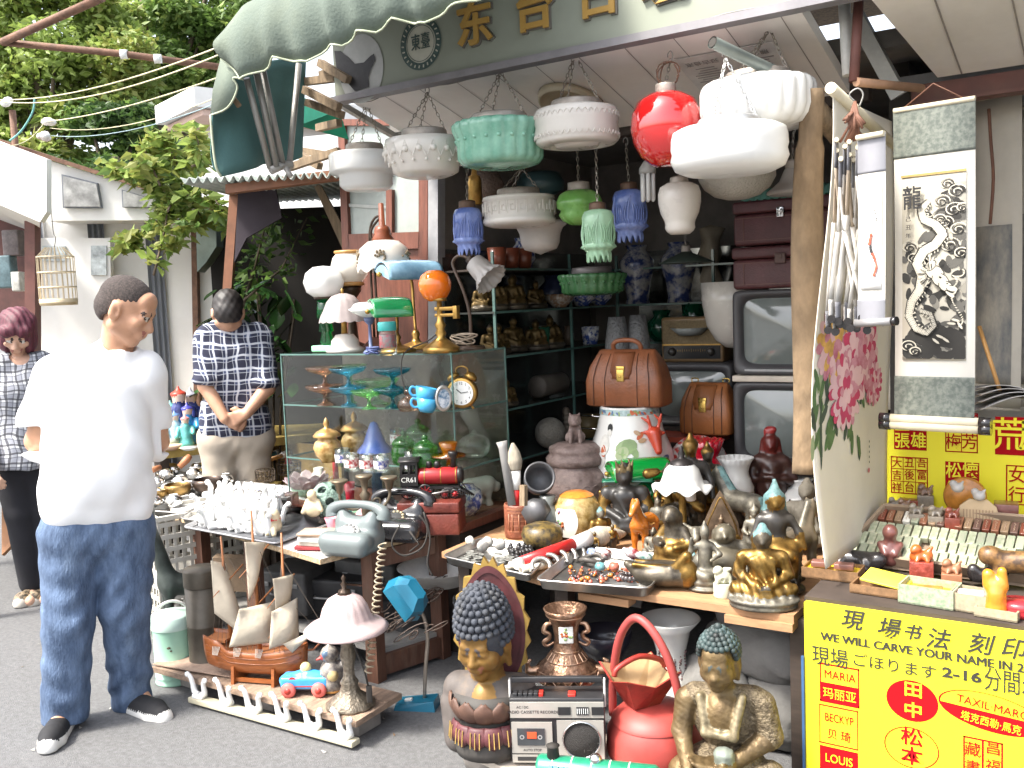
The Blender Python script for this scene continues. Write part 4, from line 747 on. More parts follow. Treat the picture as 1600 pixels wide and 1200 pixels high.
pend('dusty bell shaped lamp shade above the suitcases',1238,262,304,78,3.1,[(.9,0),(1,.05),(.98,.14),(.75,.3),(.5,.5),(.38,.75),(.3,.92),(.2,1)],milk_d,None,(252,20),(1240,205),kind='one')
pend('deep green fluted glass lamp shade hanging in front of the shelves',926,428,462,104,3.9,flute,jade_d,lambda th,r,z,i,R:r*(1+(.05*abs(sin(11*th)) if z>.12 else 0)),(418,62),n=132,extra=jb,cm=M('grey_collar',(.22,.20,.2),.5,.4))
pend('dark green conical metal lamp shade hanging in the shop',1072,392,411,84,3.7,[(1,0),(1,.06),(.6,.5),(.2,.85),(.14,1)],M('enamel_dark_green',(.04,.055,.045),.4),None,(384,14),(1070,368),kind='one')
pend('big dark teal glass lamp shade in the back of the ceiling',845,268,305,76,4,[(.6,0),(.95,.2),(1,.5),(.8,.9),(.4,1)],M('teal_dark',(.035,.07,.075),.3))
pend('brown woven ball lamp shade hanging at the back left',762,262,318,56,3.9,[(1e-5,0),(.6,.1),(1,.5),(.6,.9),(1e-5,1)],M('woven_brown',(.13,.09,.07),.8,bu=1,bs=90))
o=T('pendant_lamp','small brass cylinder lamp with pierced pattern','lamp',pd(743,320,3.6),0,HG);k=3.6/FPX;brass=M('brass',(.42,.25,.07),.32,.85,v=.3,vs=30,di=.4,dc=(.08,.05,.02))
B().la([(0,0),(11,0),(11,36),(9,44),(5,46),(4,54),(0,55)],24,k=k).bd('body',brass,o)
o=T('bulb','white spiral compact fluorescent bulb hanging by the red globe','light bulb',pd(1013,316,3.05));k=3.05/FPX;b=B()
for i in rg(6):a=2*PI*i/6;x,y=9*k*cos(a),9*k*sin(a);b.tu([(x,y,4*k),(x,y,45*k)],3.4*k,10);b.ball((x,y,4*k),3.4*k,0,8)
b.bd('tube',milk,o);B().la([(0,44),(13,44),(13,52),(9,58),(5,64),(0,64)],20,k=k).bd('base',M('plastic_grey',(.4,.4,.38),.5),o)
B().tu([(0,0,64*k),(0,.01,110*k)],.003,5).bd('flex',black_in,o)
c_=pY(880,120,2.78);o=T('ceiling_plate','round cream enamel lamp plate with empty socket on the soffit','lamp fitting',(c_.x,2.83,sofz(2.83)-.004));o.rotation_euler=(math.atan(-tilt)+PI,0,0)
cream=M('cream_enamel',(.48,.42,.31),.35,v=.1,di=.4,dc=(.2,.13,.07));B().la([(0,.006),(.075,.008),(.088,.016),(.094,.026),(.100,.024),(.102,.0),(0,-.002)],48,sc=(1,1.35)).bd('plate',cream,o)
B().la([(.022,.006),(.02,.03),(.014,.034),(.015,.06),(.011,.066),(0,.066)],20).bd('socket',M('porcelain_brown',(.24,.13,.10),.4,v=.3),o)
B().tu([(.02*cos(q)+.03,.03*sin(q),.03+.006*q) for q in lin(0,7,20)],.0015,5).bd('flex',M('red_flex',(.5,.03,.03),.5),o)
b=B();pts=[pd(x,y,t) for x,y,t in((548,158,3.35),(580,158,3.3),(628,136,3.2),(700,132,3.08),(770,112,2.97),(860,90,2.86),(900,78,2.8),(1000,52,2.68),(1048,48,2.62),(1130,22,2.52),(1220,5,2.45))];b.tu(pts,.0016,5);b.top('wire',wire_m,'thin steel wire strung along the bottom of the name board','wire')
# LAMPS ON THE GLASS CASE
CG='table lamps on the glass case';ZC=1.372
frost=M('frosted_mauve',(.40,.34,.33),.4,v=.12,vs=25,tl=.25);dkbronze=M('dark_bronze',(.06,.04,.028),.4,.6,v=.4,vs=30);amberrim=M('amber_rim',(.42,.22,.07),.35);greeng=glass('green_bottle_glass',(.05,.42,.16),.5,.25,(.01,.30,.09));orange=M('orange_glass',(.78,.16,.006),.12,v=.12,ct=.8);bank_g=M('banker_green',(.01,.25,.075),.1,v=.15,ct=.9);white_in=M('white_enamel',(.72,.72,.70),.3)
def lampbase(px,t):p=atz(px,t,ZC);return p,t/FPX
p,k=lampbase(512,3.9);o=T('table_lamp','white cloudy glass globe lamp on a green glass stem','lamp',p,0,CG);B().la([(0,85),(17,85),(28,93),(32,108),(28,122),(16,131),(0,133)],48,0,lambda th,r,z,i:r*(1+.035*sin(6*th)+.02*sin(11*th+z*90)),k=k).bd('shade',milk,o)
B().la([(7,10),(11,14),(8,30),(12,32),(9,50),(14,53),(12,80),(6,82)],10,0,k=k).bd('stem',greeng,o);B().box((0,0,5*k),(40*k,32*k,10*k),bev=.006).bd('base',M('mint_plastic',(.26,.62,.36),.4),o);B().la([(16,82),(17,86),(15,90)],24,k=k).bd('collar',dkbronze,o)
p,k=lampbase(553,4);o=T('table_lamp','cream jar shaped glass lamp with amber rim and dark pedestal','lamp',p,0,CG);B().la([(18,104),(27,115),(29,128),(25,142),(20,148)],40,0,lambda th,r,z,i:r*(1+.02*abs(sin(4*th))),k=k).bd('shade',milk_w,o)
b=B();b.la([(19,147),(23,150),(22,153),(17,152)],40,k=k);b.la([(15,98),(22,99),(21,104),(15,105)],40,k=k);b.bd('rim',amberrim,o);B().la([(0,0),(25,0),(22,6),(9,12),(6,45),(9,60),(5,75),(16,90),(17,98),(0,99)],28,k=k).bd('pedestal',dkbronze,o)
p,k=lampbase(598,3.85);o=T('table_lamp','cream glass dome lamp with brown painted flowers and turned red wood top','lamp',p,0,CG);sx=12*k;B().la([(41,122),(42,126),(40,140),(37,156),(24,167),(14,169)],64,0,lambda th,r,z,i:(r,3*k*sin(9*th) if i==0 else 0),c=(sx,0,0),k=k).bd('shade',milk_w,o)
b=B();fl=M('painted_brown',(.20,.15,.09),.6,v=.5,vs=60)
for a in(-2.3,-1.0,.3):
 for j in rg(16):q=a+gauss(0,.13);z=145*k+gauss(0,5.5*k);rr=(41.5-(z/k-130)*.09)*k;b.ball((sx+rr*cos(q),rr*sin(q),z),2.6*k,0,6,(.8,.8,.8))
b.bd('flower',fl,o);B().la([(15,168),(17,171),(12,178),(13,182),(11,189),(5,192),(4,225),(0,226)],28,c=(sx,0,0),k=k).bd('finial',M('turned_red_wood',(.25,.07,.03),.35,v=.3),o)
b=B()
for dx in(0,8):b.tu([(sx,0,205*k),(sx-12*k,0,205*k-dx*k),(sx-24*k,0,190*k-dx*k),(sx-(28-dx)*k,0,150*k),(sx-(28-dx)*k,0,20*k)],2*k,8)
b.bd('arm',dkbronze,o);B().la([(0,0),(22,0),(22,5),(14,12),(7,20),(0,20)],28,c=(sx-26*k,0,0),k=k).bd('base',redwood,o)
p,k=lampbase(540,3.8);o=T('table_lamp','mauve frosted glass dome lamp with scalloped rim on a cream base','lamp',p,0,CG);B().la([(38,48),(36,54),(30,66),(25,78),(17,87),(6,91),(0,91)],64,0,lambda th,r,z,i:(r*(1+.03*abs(sin(8*th))),-2*k*abs(sin(8*th)) if i==0 else 0),k=k).bd('shade',frost,o);b=B();b.la([(0,90),(3,91),(2,94),(3,97),(0,99)],12,k=k);b.la([(0,28),(5,28),(4,60),(0,60)],12,k=k);b.bd('stem',brass,o)
B().la([(0,0),(30,0),(30,5),(22,9),(21,18),(14,27),(0,29)],36,k=k).bd('base',milk_w,o)
def banker(label,px,t,z0,wpx,hpx,yaw,mat,cat_group,stand=True,zbase=None,arm=None):
 p=atz(px,t,z0);k=t/FPX;o=T('bankers_lamp',label,'lamp',p,face(p)+yaw,cat_group);b=B();w=wpx*k/2;r=27*k;zz=hpx*k
 b.grid(lambda u,v:(-w+2*w*u,-r*cos(-.15+v*2.75)*(1-.03*abs(2*u-1)**3),zz+r*sin(-.15+v*2.75)*(1-.10*abs(2*u-1)**3)),16,14);sh_=b.bd('shade',[mat],o,thick=.003)
 i_=B();i_.grid(lambda u,v:(-w*.985+1.97*w*u,-(r-.004)*cos(-.1+v*2.6)*(1-.03*abs(2*u-1)**3),zz+(r-.004)*sin(-.1+v*2.6)*(1-.10*abs(2*u-1)**3)),16,14);i_.bd('lining',white_in,sh_)
 e=B()
 for s in(-1,1):e.add([(s*w*.99,-r*cos(-.15+v*.275)*.9,zz+r*sin(-.15+v*.275)*.76) for v in rg(11)],[tuple(rg(11))]);e.ball((s*(w+4*k),0,zz+6*k),4*k,1,12);e.tu([(s*w,0,zz+6*k),(s*(w+4*k),0,zz+6*k)],2*k,8,1)
 e.bd('end_cap',[mat,brass],o)
 B().tu([(-w*.5,.004,zz+4*k),(w*.4,.004,zz+4*k)],7*k,10).bd('tube_bulb',milk,o)
 if stand:
  b=B();b.la([(0,0),(30,0),(30,4),(20,8),(8,12),(5,18),(7,24),(4,30),(0,31)],32,c=(arm or 12*k,10*k,0),k=k);b.tu([(arm or 12*k,10*k,28*k),((arm or 12*k)+4*k,20*k,zz*.6),((arm or 12*k)+4*k,24*k,zz),(0,r*.9,zz+10*k)],2.6*k,8);b.bd('stand',brass,o)
 return o
banker('blue enamel bankers lamp with white lining above the case',645,3.75,ZC,96,112,.5,M('banker_blue',(.13,.30,.46),.2,v=.25,ct=.5,c2=(.30,.48,.62)),CG);banker('green glass bankers lamp on brass stand on the glass case',612,3.55,ZC,62,60,.25,bank_g,CG)
p,k=lampbase(690,3.45);o=T('table_lamp','orange glass globe lamp on a brass swing arm stand','lamp',p,0,CG);B().la([(10,80),(19,86),(25,98),(26,108),(22,120),(13,127),(9,128)],40,c=(-7*k,0,0),k=k).bd('shade',orange,o)
B().la([(0,0),(29,0),(29,8),(27,9),(14,18),(6,24),(9,30),(6,36),(9,43),(5,50),(4,80),(12,80),(11,86),(0,86)],36,k=k).bd('base',brass,o);b=B();b.box((12*k,0,68*k),(40*k,7*k,6*k),bev=.002);b.box((12*k,0,58*k),(40*k,7*k,5*k),bev=.002);b.box((32*k,0,62*k),(8*k,9*k,20*k),bev=.002);b.bd('swing_arm',brass,o)
p,k=lampbase(735,3.6);o=T('table_lamp','ruffled white tulip lamp on a thin bent gooseneck','lamp',p,0,CG);b=B();b.tu([(0,0,0),(2*k,0,50*k),(-8*k,0,90*k),(-24*k,0,125*k),(-26*k,0,138*k),(-14*k,0,146*k),(2*k,0,142*k),(12*k,0,134*k)],2.6*k,9);b.la([(0,0),(24,0),(22,5),(0,7)],28,k=k);b.bd('stand',M('brown_bakelite',(.09,.055,.035),.4),o)
b=B();b.la([(8,0),(15,4),(17,18),(18,30),(25,42),(27,45)],72,0,lambda th,r,z,i:(r*(1+(.07*sin(14*th) if i>3 else 0)),0),k=k);b.xf((12*k,0,136*k),ry=2.3);b.bd('shade',milk_d,o,thick=.002);b=B();b.la([(0,-8),(8,-8),(9,4),(0,4)],20,k=k);b.xf((12*k,0,136*k),ry=2.3);b.bd('holder',dkbronze,o)
p,k=lampbase(580,3.6);o=T('oil_lamp','flat white glass oil lamp on slender blue stem','lamp',p,0,CG);b=B();b.la([(6,56),(14,58),(29,66),(30,69),(22,78),(14,80),(0,80)],36,k=k);b.tu([(-32*k,0,69*k),(-42*k,0,69*k)],1.5*k,6);b.bd('font',milk,o);B().la([(0,0),(13,0),(11,4),(3,8),(2.5,44),(8,50),(9,56),(0,57)],20,k=k).bd('stem',M('slate_blue',(.10,.13,.24),.5),o)
p,k=lampbase(607,3.42);o=T('lidded_jar','clear glass jar with teal plastic lid on the case','jar',p,face(p));B().la([(0,1),(13,0),(14,4),(14,34),(12,38)],24,k=k).bd('glass_body',glass('clear_glass'),o);B().la([(14,38),(14.5,39),(14.5,50),(13,52),(0,52)],24,k=k).bd('lid',M('teal_plastic',(.04,.34,.32),.35),o);B().la([(13.2,12),(13.2,32)],24,k=k).bd('paper_label',M('label_paper',(.6,.5,.5),.7,v=.6,vs=60,c2=(.5,.08,.1),sp=.6),o)
def coil(px,t,z,r,n,mat,name,label,wr=.003):
 p=atz(px,t,z);b=B();b.tu([(r*(1+.3*sin(q*1.7))*cos(q+.3*sin(q*.6)),r*.6*sin(q),wr+.5*r*abs(sin(q*.37))+r*.25*(1+sin(q*.7))) for q in lin(0,2*PI*n,22*n)],wr,6);return b.top(name,mat,label,'cable',p)
coil(722,3.55,ZC+.01,.05,4,M('beige_flex',(.38,.30,.22),.6),'cable_coil','coil of beige flex heaped on the right end of the glass case');coil(583,3.45,ZC,.028,5,M('navy_flex',(.04,.06,.18),.5),'cable_coil','coil of dark blue flex beside the teal lidded jar',.0025)
B().tu([pd(x,y,t) for x,y,t in((690,515,3.44),(668,533,3.43),(640,545,3.42),(628,560,3.38),(628,590,3.38),(635,615,3.37))],.0025,6).top('cable',black_in,'black flex trailing over the case front below the bankers lamp','cable')
# GLASS CASE
CX0,CX1,CY0,CY1=-2.93,-2.055,2.70,3.045
Z1=pd(705,643,3.4).z;Z2=pd(712,738,3.4).z;ZB=.752
cs_=T('glass_case','glass display case with two inner shelves on a red wood base','display case',(0,0,0))
clear=glass('case_glass',(.95,.975,.96),.3);edge_m=M('glass_edge',(.09,.17,.15),.15,spec=.8);cw,cd=CX1-CX0,CY1-CY0;cx,cy=(CX0+CX1)/2,(CY0+CY1)/2
for nm,c,d in(('front_pane',(cx,CY0,(ZB+ZC)/2),(cw-.01,.005,ZC-ZB-.01)),('side_pane',(CX1,cy,(ZB+ZC)/2),(.005,cd-.01,ZC-ZB-.01)),('side_pane',(CX0,cy,(ZB+ZC)/2),(.005,cd-.01,ZC-ZB-.01))):B().box(c,d).bd(nm,clear,cs_)
for nm,z in(('top_pane',ZC-.004),('shelf',Z1),('shelf',Z2)):
 s_=B().box((cx,cy,z),(cw-.012,cd-.012,.006)).bd(nm,clear,cs_);b=B()
 for c,d in(((cx,CY0-.002,z),(cw,.004,.006)),((CX1+.002,cy,z),(.004,cd,.007)),((CX0-.002,cy,z),(.004,cd,.007))):b.box(c,d)
 b.bd('edge',edge_m,s_)
for x,y in((CX0,CY0),(CX1,CY0),(CX1,CY1)):B().box((x,y,(ZB+ZC)/2),(.005,.005,ZC-ZB)).bd('corner_edge',edge_m,cs_)
B().box((cx,cy,ZB-.015),(cw+.06,cd+.05,.03)).bd('base_board',redwood,cs_);B().box((cx,cy,(GZ+ZB-.03)/2),(cw,cd,ZB-.03-GZ)).bd('cabinet',darkwood,cs_);B().box((cx,CY1+.008,(ZB+ZC)/2),(cw-.01,.006,ZC-ZB-.02)).bd('back_panel',M('case_back',(.06,.05,.04),.25,spec=.6,v=.5),cs_)
def lth(name,label,cat,px,t,z,prof,k,mats,n=32,mod=None,group=None,parts=(),rz=0,sc=(1,1),smooth=True,thick=0):
 """lathe thing from (r, z) pixel profile; parts: (name, profile, mat[, mod])"""
 p=atz(px,t,z) if t<20 else pz(px,t,z);s=ms(p)*k;q=[(max(r*s,1e-5),zz*s) for r,zz in prof]
 if not parts:
  b=B();b.la(q,n,0,mod,sc=sc);return b.top(name,mats,label,cat,p,face(p)+rz,group,thick)
 o=T(name,label,cat,p,face(p)+rz,group);B().la(q,n,0,mod,sc=sc).bd(parts[0],mats,o,thick=thick)
 for pr in parts[1:]:
  B().la([(max(r*s,1e-5),zz*s) for r,zz in pr[1]],n,0,pr[3] if len(pr)>3 else None,sc=sc).bd(pr[0],pr[2],o)
 return o
amber_p=glass('pink_amber_glass',(.78,.62,.52),.5,.08,(.5,.3,.2));aqua=glass('aqua_glass',(.45,.78,.88),.5,.10,(.1,.5,.7));teal_g=glass('teal_glass',(.25,.60,.68),.5,.14,(.02,.25,.33));lgreen=glass('light_green_glass',(.6,.85,.55),.5,.10,(.2,.6,.2));amber_g=glass('amber_glass',(.75,.42,.08),.5,.3,(.7,.30,.02));green_j=glass('green_jar_glass',(.40,.72,.36),.5,.12,(.12,.45,.10));clear_g=glass('clear_glass')
comp=[(.1,0),(13,0),(12,2),(4,6),(2.6,12),(3,17),(8,20),(24,25),(29,31),(27,31),(10,23),(.1,21)]
scal=lambda th,r,z,i:(r*(1+(.05*sin(10*th) if i in(7,8,9) else 0)),.0015*sin(10*th) if i in(7,8) else 0)
def compote(px,t,z,mat,lab,k=1):return lth('glass_compote',lab,'glass dish',px,t,z,comp,k,mat,60,scal,'pressed glass compotes',('bowl_and_foot',('rim',[(28.4,30.2),(29.4,30.8),(28.4,31.4)],mat,scal)))
zs=Z1+.004;dz=29*3.7/FPX
for px,t,mat,nm in((508,3.75,amber_p,'pinkish amber'),(545,3.68,aqua,'aqua blue'),(614,3.55,teal_g,'dark teal')):
 for j in(0,1):compote(px,t,zs+j*dz,mat,f'{nm} glass compote with scalloped rim, {"lower" if j == 0 else "upper"} of its stacked pair')
compote(577,3.55,zs,lgreen,'pale green glass compote standing alone on the upper shelf',.95);compote(590,3.72,zs+.0,lgreen,'pale green glass compote half hidden behind the lone green one',1.25)
lth('glass_plate','green glass footed cake plate high at the upper left of the case','glass dish',550,3.8,zs,[(.1,0),(9,0),(3,4),(3,52),(10,55),(26,58),(27,60),(.1,57)],1,lgreen,40)
lth('perfume_bottle','small brown glass bottle with stopper on the upper shelf','bottle',639,3.45,zs,[(.1,0),(15,0),(18,8),(16,16),(6,21),(4,24),(7,27),(6,33),(.1,34)],1,amber_p,24,parts=('body',('stopper',[(.1,24),(7,26),(6,33),(.1,34)],amber_p)))
bluep=M('blue_plastic',(.06,.34,.58),.3,v=.05)
for j,(dx,z_,ti,lb) in en(((3,0,-.15,'turquoise blue cup, the lower one of the tilted stack'),(0,17,-.22,'turquoise blue cup, the upper one of the tilted stack'))):
 p=atz(663+dx,3.38,zs+z_*3.38/FPX);k=3.38/FPX;o=T('cup',lb,'cup',p,face(p),'turquoise cups in the case');b=B();b.la([(0,1),(10,0),(14,6),(17.5,22),(16.5,22),(13,6),(0,3)],32,k=k);b.xf((0,0,0),ry=-ti);b.bd('bowl',bluep,o);b=B();b.tu([(-15*k,0,18*k),(-23*k,0,19*k),(-25*k,0,12*k),(-20*k,0,6*k),(-13*k,0,7*k)],2*k,8);b.xf((0,0,0),ry=-ti);b.bd('handle',bluep,o)
p=atz(694,3.36,zs+21*3.36/FPX);k=3.36/FPX;o=T('decorative_plate','small oval framed plate with blue picture leaning by the clock','plate',p,face(p)+.5);B().la([(0,.004),(13*k,.004),(15*k,0),(18*k,.002),(18*k,.008),(0,.012)],36,axis='y',sc=(.8,1.15)).bd('rim',M('pewter',(.45,.44,.42),.35,.7),o);B().la([(0,.002),(13*k,.003)],36,axis='y',sc=(.8,1.15)).bd('picture',M('blue_picture',(.12,.35,.62),.3,v=.5,vs=60,c2=(.75,.8,.85),sp=.4),o)
p=atz(724,3.45,zs);k=3.45/FPX;o=T('alarm_clock','brass twin bell alarm clock with white face','clock',p,face(p)-.25);B().la([(0,0),(22*k,0),(24*k,.004),(24*k,14*k),(21*k,18*k),(0,18*k)],40,axis='y',c=(0,-9*k,25*k)).bd('body',brass,o)
d_=B().la([(0,-.001),(19*k,-.001)],36,axis='y',c=(0,-9.5*k,25*k)).bd('dial',M('dial_white',(.75,.75,.72),.4,v=.02),o);b=B()
for i in rg(12):a=PI/2-2*PI*(i+1)/12;write(b,str(i+1),(15*k*cos(a),-10.2*k,25*k+15*k*sin(a)),6*k,0,.0002)
b.tu([(0,-10.6*k,25*k),(-7*k,-10.6*k,31*k)],.8*k,4);b.tu([(0,-10.6*k,25*k),(11*k,-10.6*k,27*k)],.6*k,4);b.bd('numerals',ink,d_)
for s in(-1,1):b=B();b.la([(0,0),(11,0),(9,6),(4,9),(0,10)],24,k=k);b.xf((s*13*k,0,47*k),ry=s*.5);b.bd('bell',brass,o);B().tu([(s*13*k,0,4*k),(s*17*k,0,-1*k)],2*k,8).bd('foot',brass,o)
B().tu([(-9*k,0,52*k),(-9*k,0,62*k),(0,0,66*k),(9*k,0,62*k),(9*k,0,52*k)],1.4*k,8).bd('carry_handle',brass,o)
zs=Z2+.004;jar=[(.1,0),(11,0),(12,3),(19,12),(22,24),(19,32),(14,37),(18,40)];gold_m=M('gilt_lid',(.52,.32,.12),.3,.7,v=.2);ambm=M('amber_lustre',(.50,.24,.05),.22,.25,v=.4,vs=40,c2=(.75,.5,.2),ct=.5)
for px,t,lb in((513,3.72,'amber lustre glass jar with gilt lid at the left end of the middle shelf'),(556,3.85,'amber lustre glass jar with gilt lid, the one behind the red printed glasses')):lth('lidded_jar',lb,'jar',px,t,zs,jar,1,ambm,32,None,'amber lidded jars',('bowl',('lid',[(21,40),(22,42),(16,48),(6,53),(3,55),(5,60),(3,66),(.1,70)],gold_m)))
lth('ceramic_bell','blue ceramic bell with flared rim on the middle shelf','bell',586,3.8,zs+.02,[(28,0),(27,4),(18,14),(12,30),(8,40),(5,46),(.1,48)],1,M('cobalt_ceramic',(.10,.15,.48),.3,v=.15,ct=.4),32)
def tumbler(px,t,col,lb,z=zs,h=27):return lth('tumbler',lb,'glass',px,t,z,[(.1,1),(11,0),(12.5,h),(11.5,h),(10.3,3),(.1,3)],1,clear_g,20,None,'printed glasses in the case',('glass_body',('print',[(11.7,6),(12.3,h-8)],M('glass_print_'+col[0],col[1],.5,v=.5,vs=70,c2=(.7,.66,.62),sp=.6))))
rd,bl=('red',(.55,.03,.04)),('blue',(.12,.15,.5))
tumbler(550,3.5,rd,'clear tumbler with red print, left one on the middle shelf');tumbler(574,3.47,rd,'clear tumbler with red print, middle one beside the blue printed glass');tumbler(596,3.45,bl,'clear tumbler with blue and white print');tumbler(622,3.75,rd,'red banded tumbler at the back under the upper shelf',zs+.04,30);tumbler(536,3.62,bl,'clear tumbler half hidden beside the first amber jar');tumbler(645,3.42,bl,'tall clear tumbler left of the green lidded jars',zs,34)
gj=[(.1,0),(15,0),(19,4),(21,18),(19,28),(17,31),(20,34),(16,40),(8,46),(3,48),(5,52),(.1,55)]
for px,t,kk,lb in((632,3.6,.95,'green pressed glass jar with knobbed lid, left of three'),(666,3.42,1.05,'green pressed glass jar with knobbed lid, nearest of three'),(655,3.75,1.1,'green pressed glass jar with knobbed lid, hindmost of three')):lth('lidded_jar',lb,'jar',px,t,zs,gj,kk,green_j,40,lambda th,r,z,i:r*(1+.03*sin(16*th)*(i in(2,3,4,7))),'green lidded jars',('bowl_and_lid',('knob',[(.1,47),(4,49),(5,52),(.1,56)],green_j)))
lth('footed_bowl','amber glass bowl stacked over an orange dish in the case corner','glass dish',702,3.4,zs,[(.1,0),(10,0),(4,8),(4,20),(26,24),(27,26),(8,26),(10,32),(15,46),(13,46),(8,30),(.1,28)],1,amber_g,32,parts=('bowl',('dish',[(26,23.4),(27.5,25),(26,26.6)],amber_p)))
lth('sugar_bowl','ribbed clear glass pumpkin shaped bowl with lid by the case side','glass dish',742,3.68,zs,[(.1,0),(12,0),(20,6),(24,18),(22,28),(14,35),(5,38),(3,42),(.1,44)],1,glass('ribbed_clear',(.85,.88,.84),.6,.12,(.7,.7,.66)),56,lambda th,r,z,i:r*(1+.06*abs(sin(7*th))),parts=('bowl',('lid',[(13,35.5),(5,38.5),(3,42.4),(.1,44.6)],clear_g)))
def animal(name,label,cat,p,rz,s,mats,group=None,pose='stand',h=.018):
 P={'goat':[('c',(-.25,0,.55),(.25,0,.55),.17,.18),('c',(.25,0,.6),(.42,0,.9),.12,.08),('c',(.42,0,.92),(.58,0,.84),.085,.05),('c',(.40,.05,.98),(.28,.10,1.12),.03,.015),('c',(.40,-.05,.98),(.28,-.10,1.12),.03,.015)],
  'horse':[('c',(-.22,0,.52),(.2,0,.54),.15,.15),('c',(.2,0,.58),(.36,0,.88),.12,.075),('c',(.36,0,.92),(.54,0,.78),.075,.045),('c',(.36,.04,.96),(.36,.05,1.03),.02,.01),('c',(.36,-.04,.96),(.36,-.05,1.03),.02,.01),('c',(.30,0,.98),(.12,0,.70),.03,.04,1),('c',(-.34,0,.58),(-.42,0,.22),.045,.03,1)],
  'bear':[('c',(-.2,0,.42),(.2,0,.46),.24,.22),('c',(.3,0,.5),(.45,0,.38),.15,.11),('e',(.48,.09,.46),(.05,.03,.05)),('e',(.48,-.09,.46),(.05,.03,.05))]}[name if name in('goat','horse','bear') else pose]
 lw=.075 if pose=='bear' else .05
 if pose!='none':
  for x,y in((-.24,.1),(-.24,-.1),(.22,.1),(.22,-.1)):
   hk=(x+(.05 if x<0 else-.02),y,.27);P=P+[('c',(x,y,.5),hk,lw*1.6,lw),('c',hk,(x-(.03 if x<0 else 0),y,.03),lw,lw*.8),('c',(x,y,.03),(x+.04,y,.03),lw*.9,lw*.8)]
 return blob_top(name+'_figure',P,h,mats,label,cat,p,rz,.06,group,s)
porc=M('white_porcelain',(.70,.67,.60),.25,v=.06,ct=.5);bw=M('blue_white_porcelain',(.70,.71,.72),.15,v=.0,vs=42,c2=(.05,.09,.32),sp=.7,ct=.6,det=2)
p=atz(748,3.72,ZB);animal('bear','white porcelain animal with lowered head at the bottom of the case','figurine',p,face(p)+.4,.17,[porc],pose='bear')
lth('porcelain_jar','round blue and white porcelain jar low in the case corner','jar',731,3.58,ZB,[(.1,0),(14,0),(20,8),(24,22),(21,36),(12,42),(11,45),(.1,45)],1.05,bw,32)
# WHITE TABLE (in front of the case)
ZT=.745
A_=[pz(268,803,ZT),pz(500,872,ZT),pz(700,812,ZT),pz(560,700,ZT),pz(262,768,ZT)]
wt=T('market_table','white topped market table on brown timber legs in front of the glass case','table',(A_[1].x,A_[1].y,0));o2=Ve((A_[1].x,A_[1].y,0));white_lam=M('white_laminate',(.72,.70,.66),.4,v=.05,di=.3,dc=(.4,.36,.3));chip=M('chipboard_edge',(.42,.31,.19),.9,v=.5,vs=90)
b=B();pts=[a-o2 for a in A_];pts[2]=Ve((CX1-.03,2.66,ZT))-o2;pts[3]=Ve((-2.95,2.66,ZT))-o2;n=len(pts)
b.add([(p.x,p.y,ZT-.004) for p in pts]+[(p.x,p.y,ZT-.022) for p in pts],[tuple(rg(n)),tuple(reversed(rg(n,2*n)))],0);b.add([(p.x,p.y,ZT-.004) for p in pts]+[(p.x,p.y,ZT-.022) for p in pts],[(i,(i+1)%n,(i+1)%n+n,i+n) for i in rg(n)],1);b.bd('tabletop',[white_lam,chip],wt)
legm=M('brown_leg',(.12,.055,.035),.6,v=.3,vs=10,st=(6,6,1),di=.2,dc=(.3,.26,.2))
for i,p in en((pts[1].lerp(pts[2],.42)+Ve((-.03,0,0)),pts[2]+Ve((-.03,-.02,0)),pts[0].lerp(pts[1],.48)+Ve((0,.08,0)),pts[0]+Ve((.1,.06,0)))):
 B().box((p.x,p.y,(ZT-.025+GZ)/2),(.05,.045,ZT-.025-GZ)).bd('leg',legm,wt)
p1,p2,p0=pts[1].lerp(pts[2],.42)+Ve((-.03,.025,0)),pts[2]+Ve((-.03,-.045,0)),pts[0]+Ve((.1,.085,0))
b=B();d=p2-p1;b.box(((p1.x+p2.x)/2,(p1.y+p2.y)/2,GZ+.05),(d.length,.04,.07),rz=math.atan2(d.y,d.x));b.bd('rail',legm,wt);B().box(((p1.x+p2.x)/2,(p1.y+p2.y)/2,ZT-.06),(d.length,.035,.06),rz=math.atan2(d.y,d.x)).bd('rail',legm,wt)
b=B();q=[Ve((p.x,p.y,0)) for p in(p0,p1,p2,p2+(p0-p1))];b.add([(p.x,p.y,GZ+.10) for p in q]+[(p.x,p.y,GZ+.085) for p in q],[(0,1,2,3),(7,6,5,4)]+[(i,(i+1)%4,(i+1)%4+4,i+4) for i in rg(4)]);b.bd('lower_shelf',M('grey_board',(.34,.33,.31),.8,di=.5),wt)
plank_y=M('yellow_plank',(.42,.30,.08),.6,v=.3,vs=12,di=.3)
tp_=[pz(225,775,.72),pz(350,803,.72),pz(440,752,.72),pz(258,738,.72)]
b=B();b.add([tuple(p) for p in tp_]+[(p.x,p.y,p.z-.03) for p in tp_],[(0,1,2,3),(7,6,5,4)]+[(i,(i+1)%4,(i+1)%4+4,i+4) for i in rg(4)]);t2=T('plank_table','yellow edged plank table carrying the trays of watches','table',(0,0,0));b.bd('tabletop',plank_y,t2)
for p in tp_:b=B();c_=p.lerp((tp_[0]+tp_[2])/2,.15);b.box((c_.x,c_.y,(GZ+.69)/2),(.05,.05,.69-GZ));b.bd('leg',darkwood,t2)
steelt=M('steel_tray',(.46,.45,.43),.32,.85,v=.15,vs=20,di=.4,dc=(.22,.18,.14))
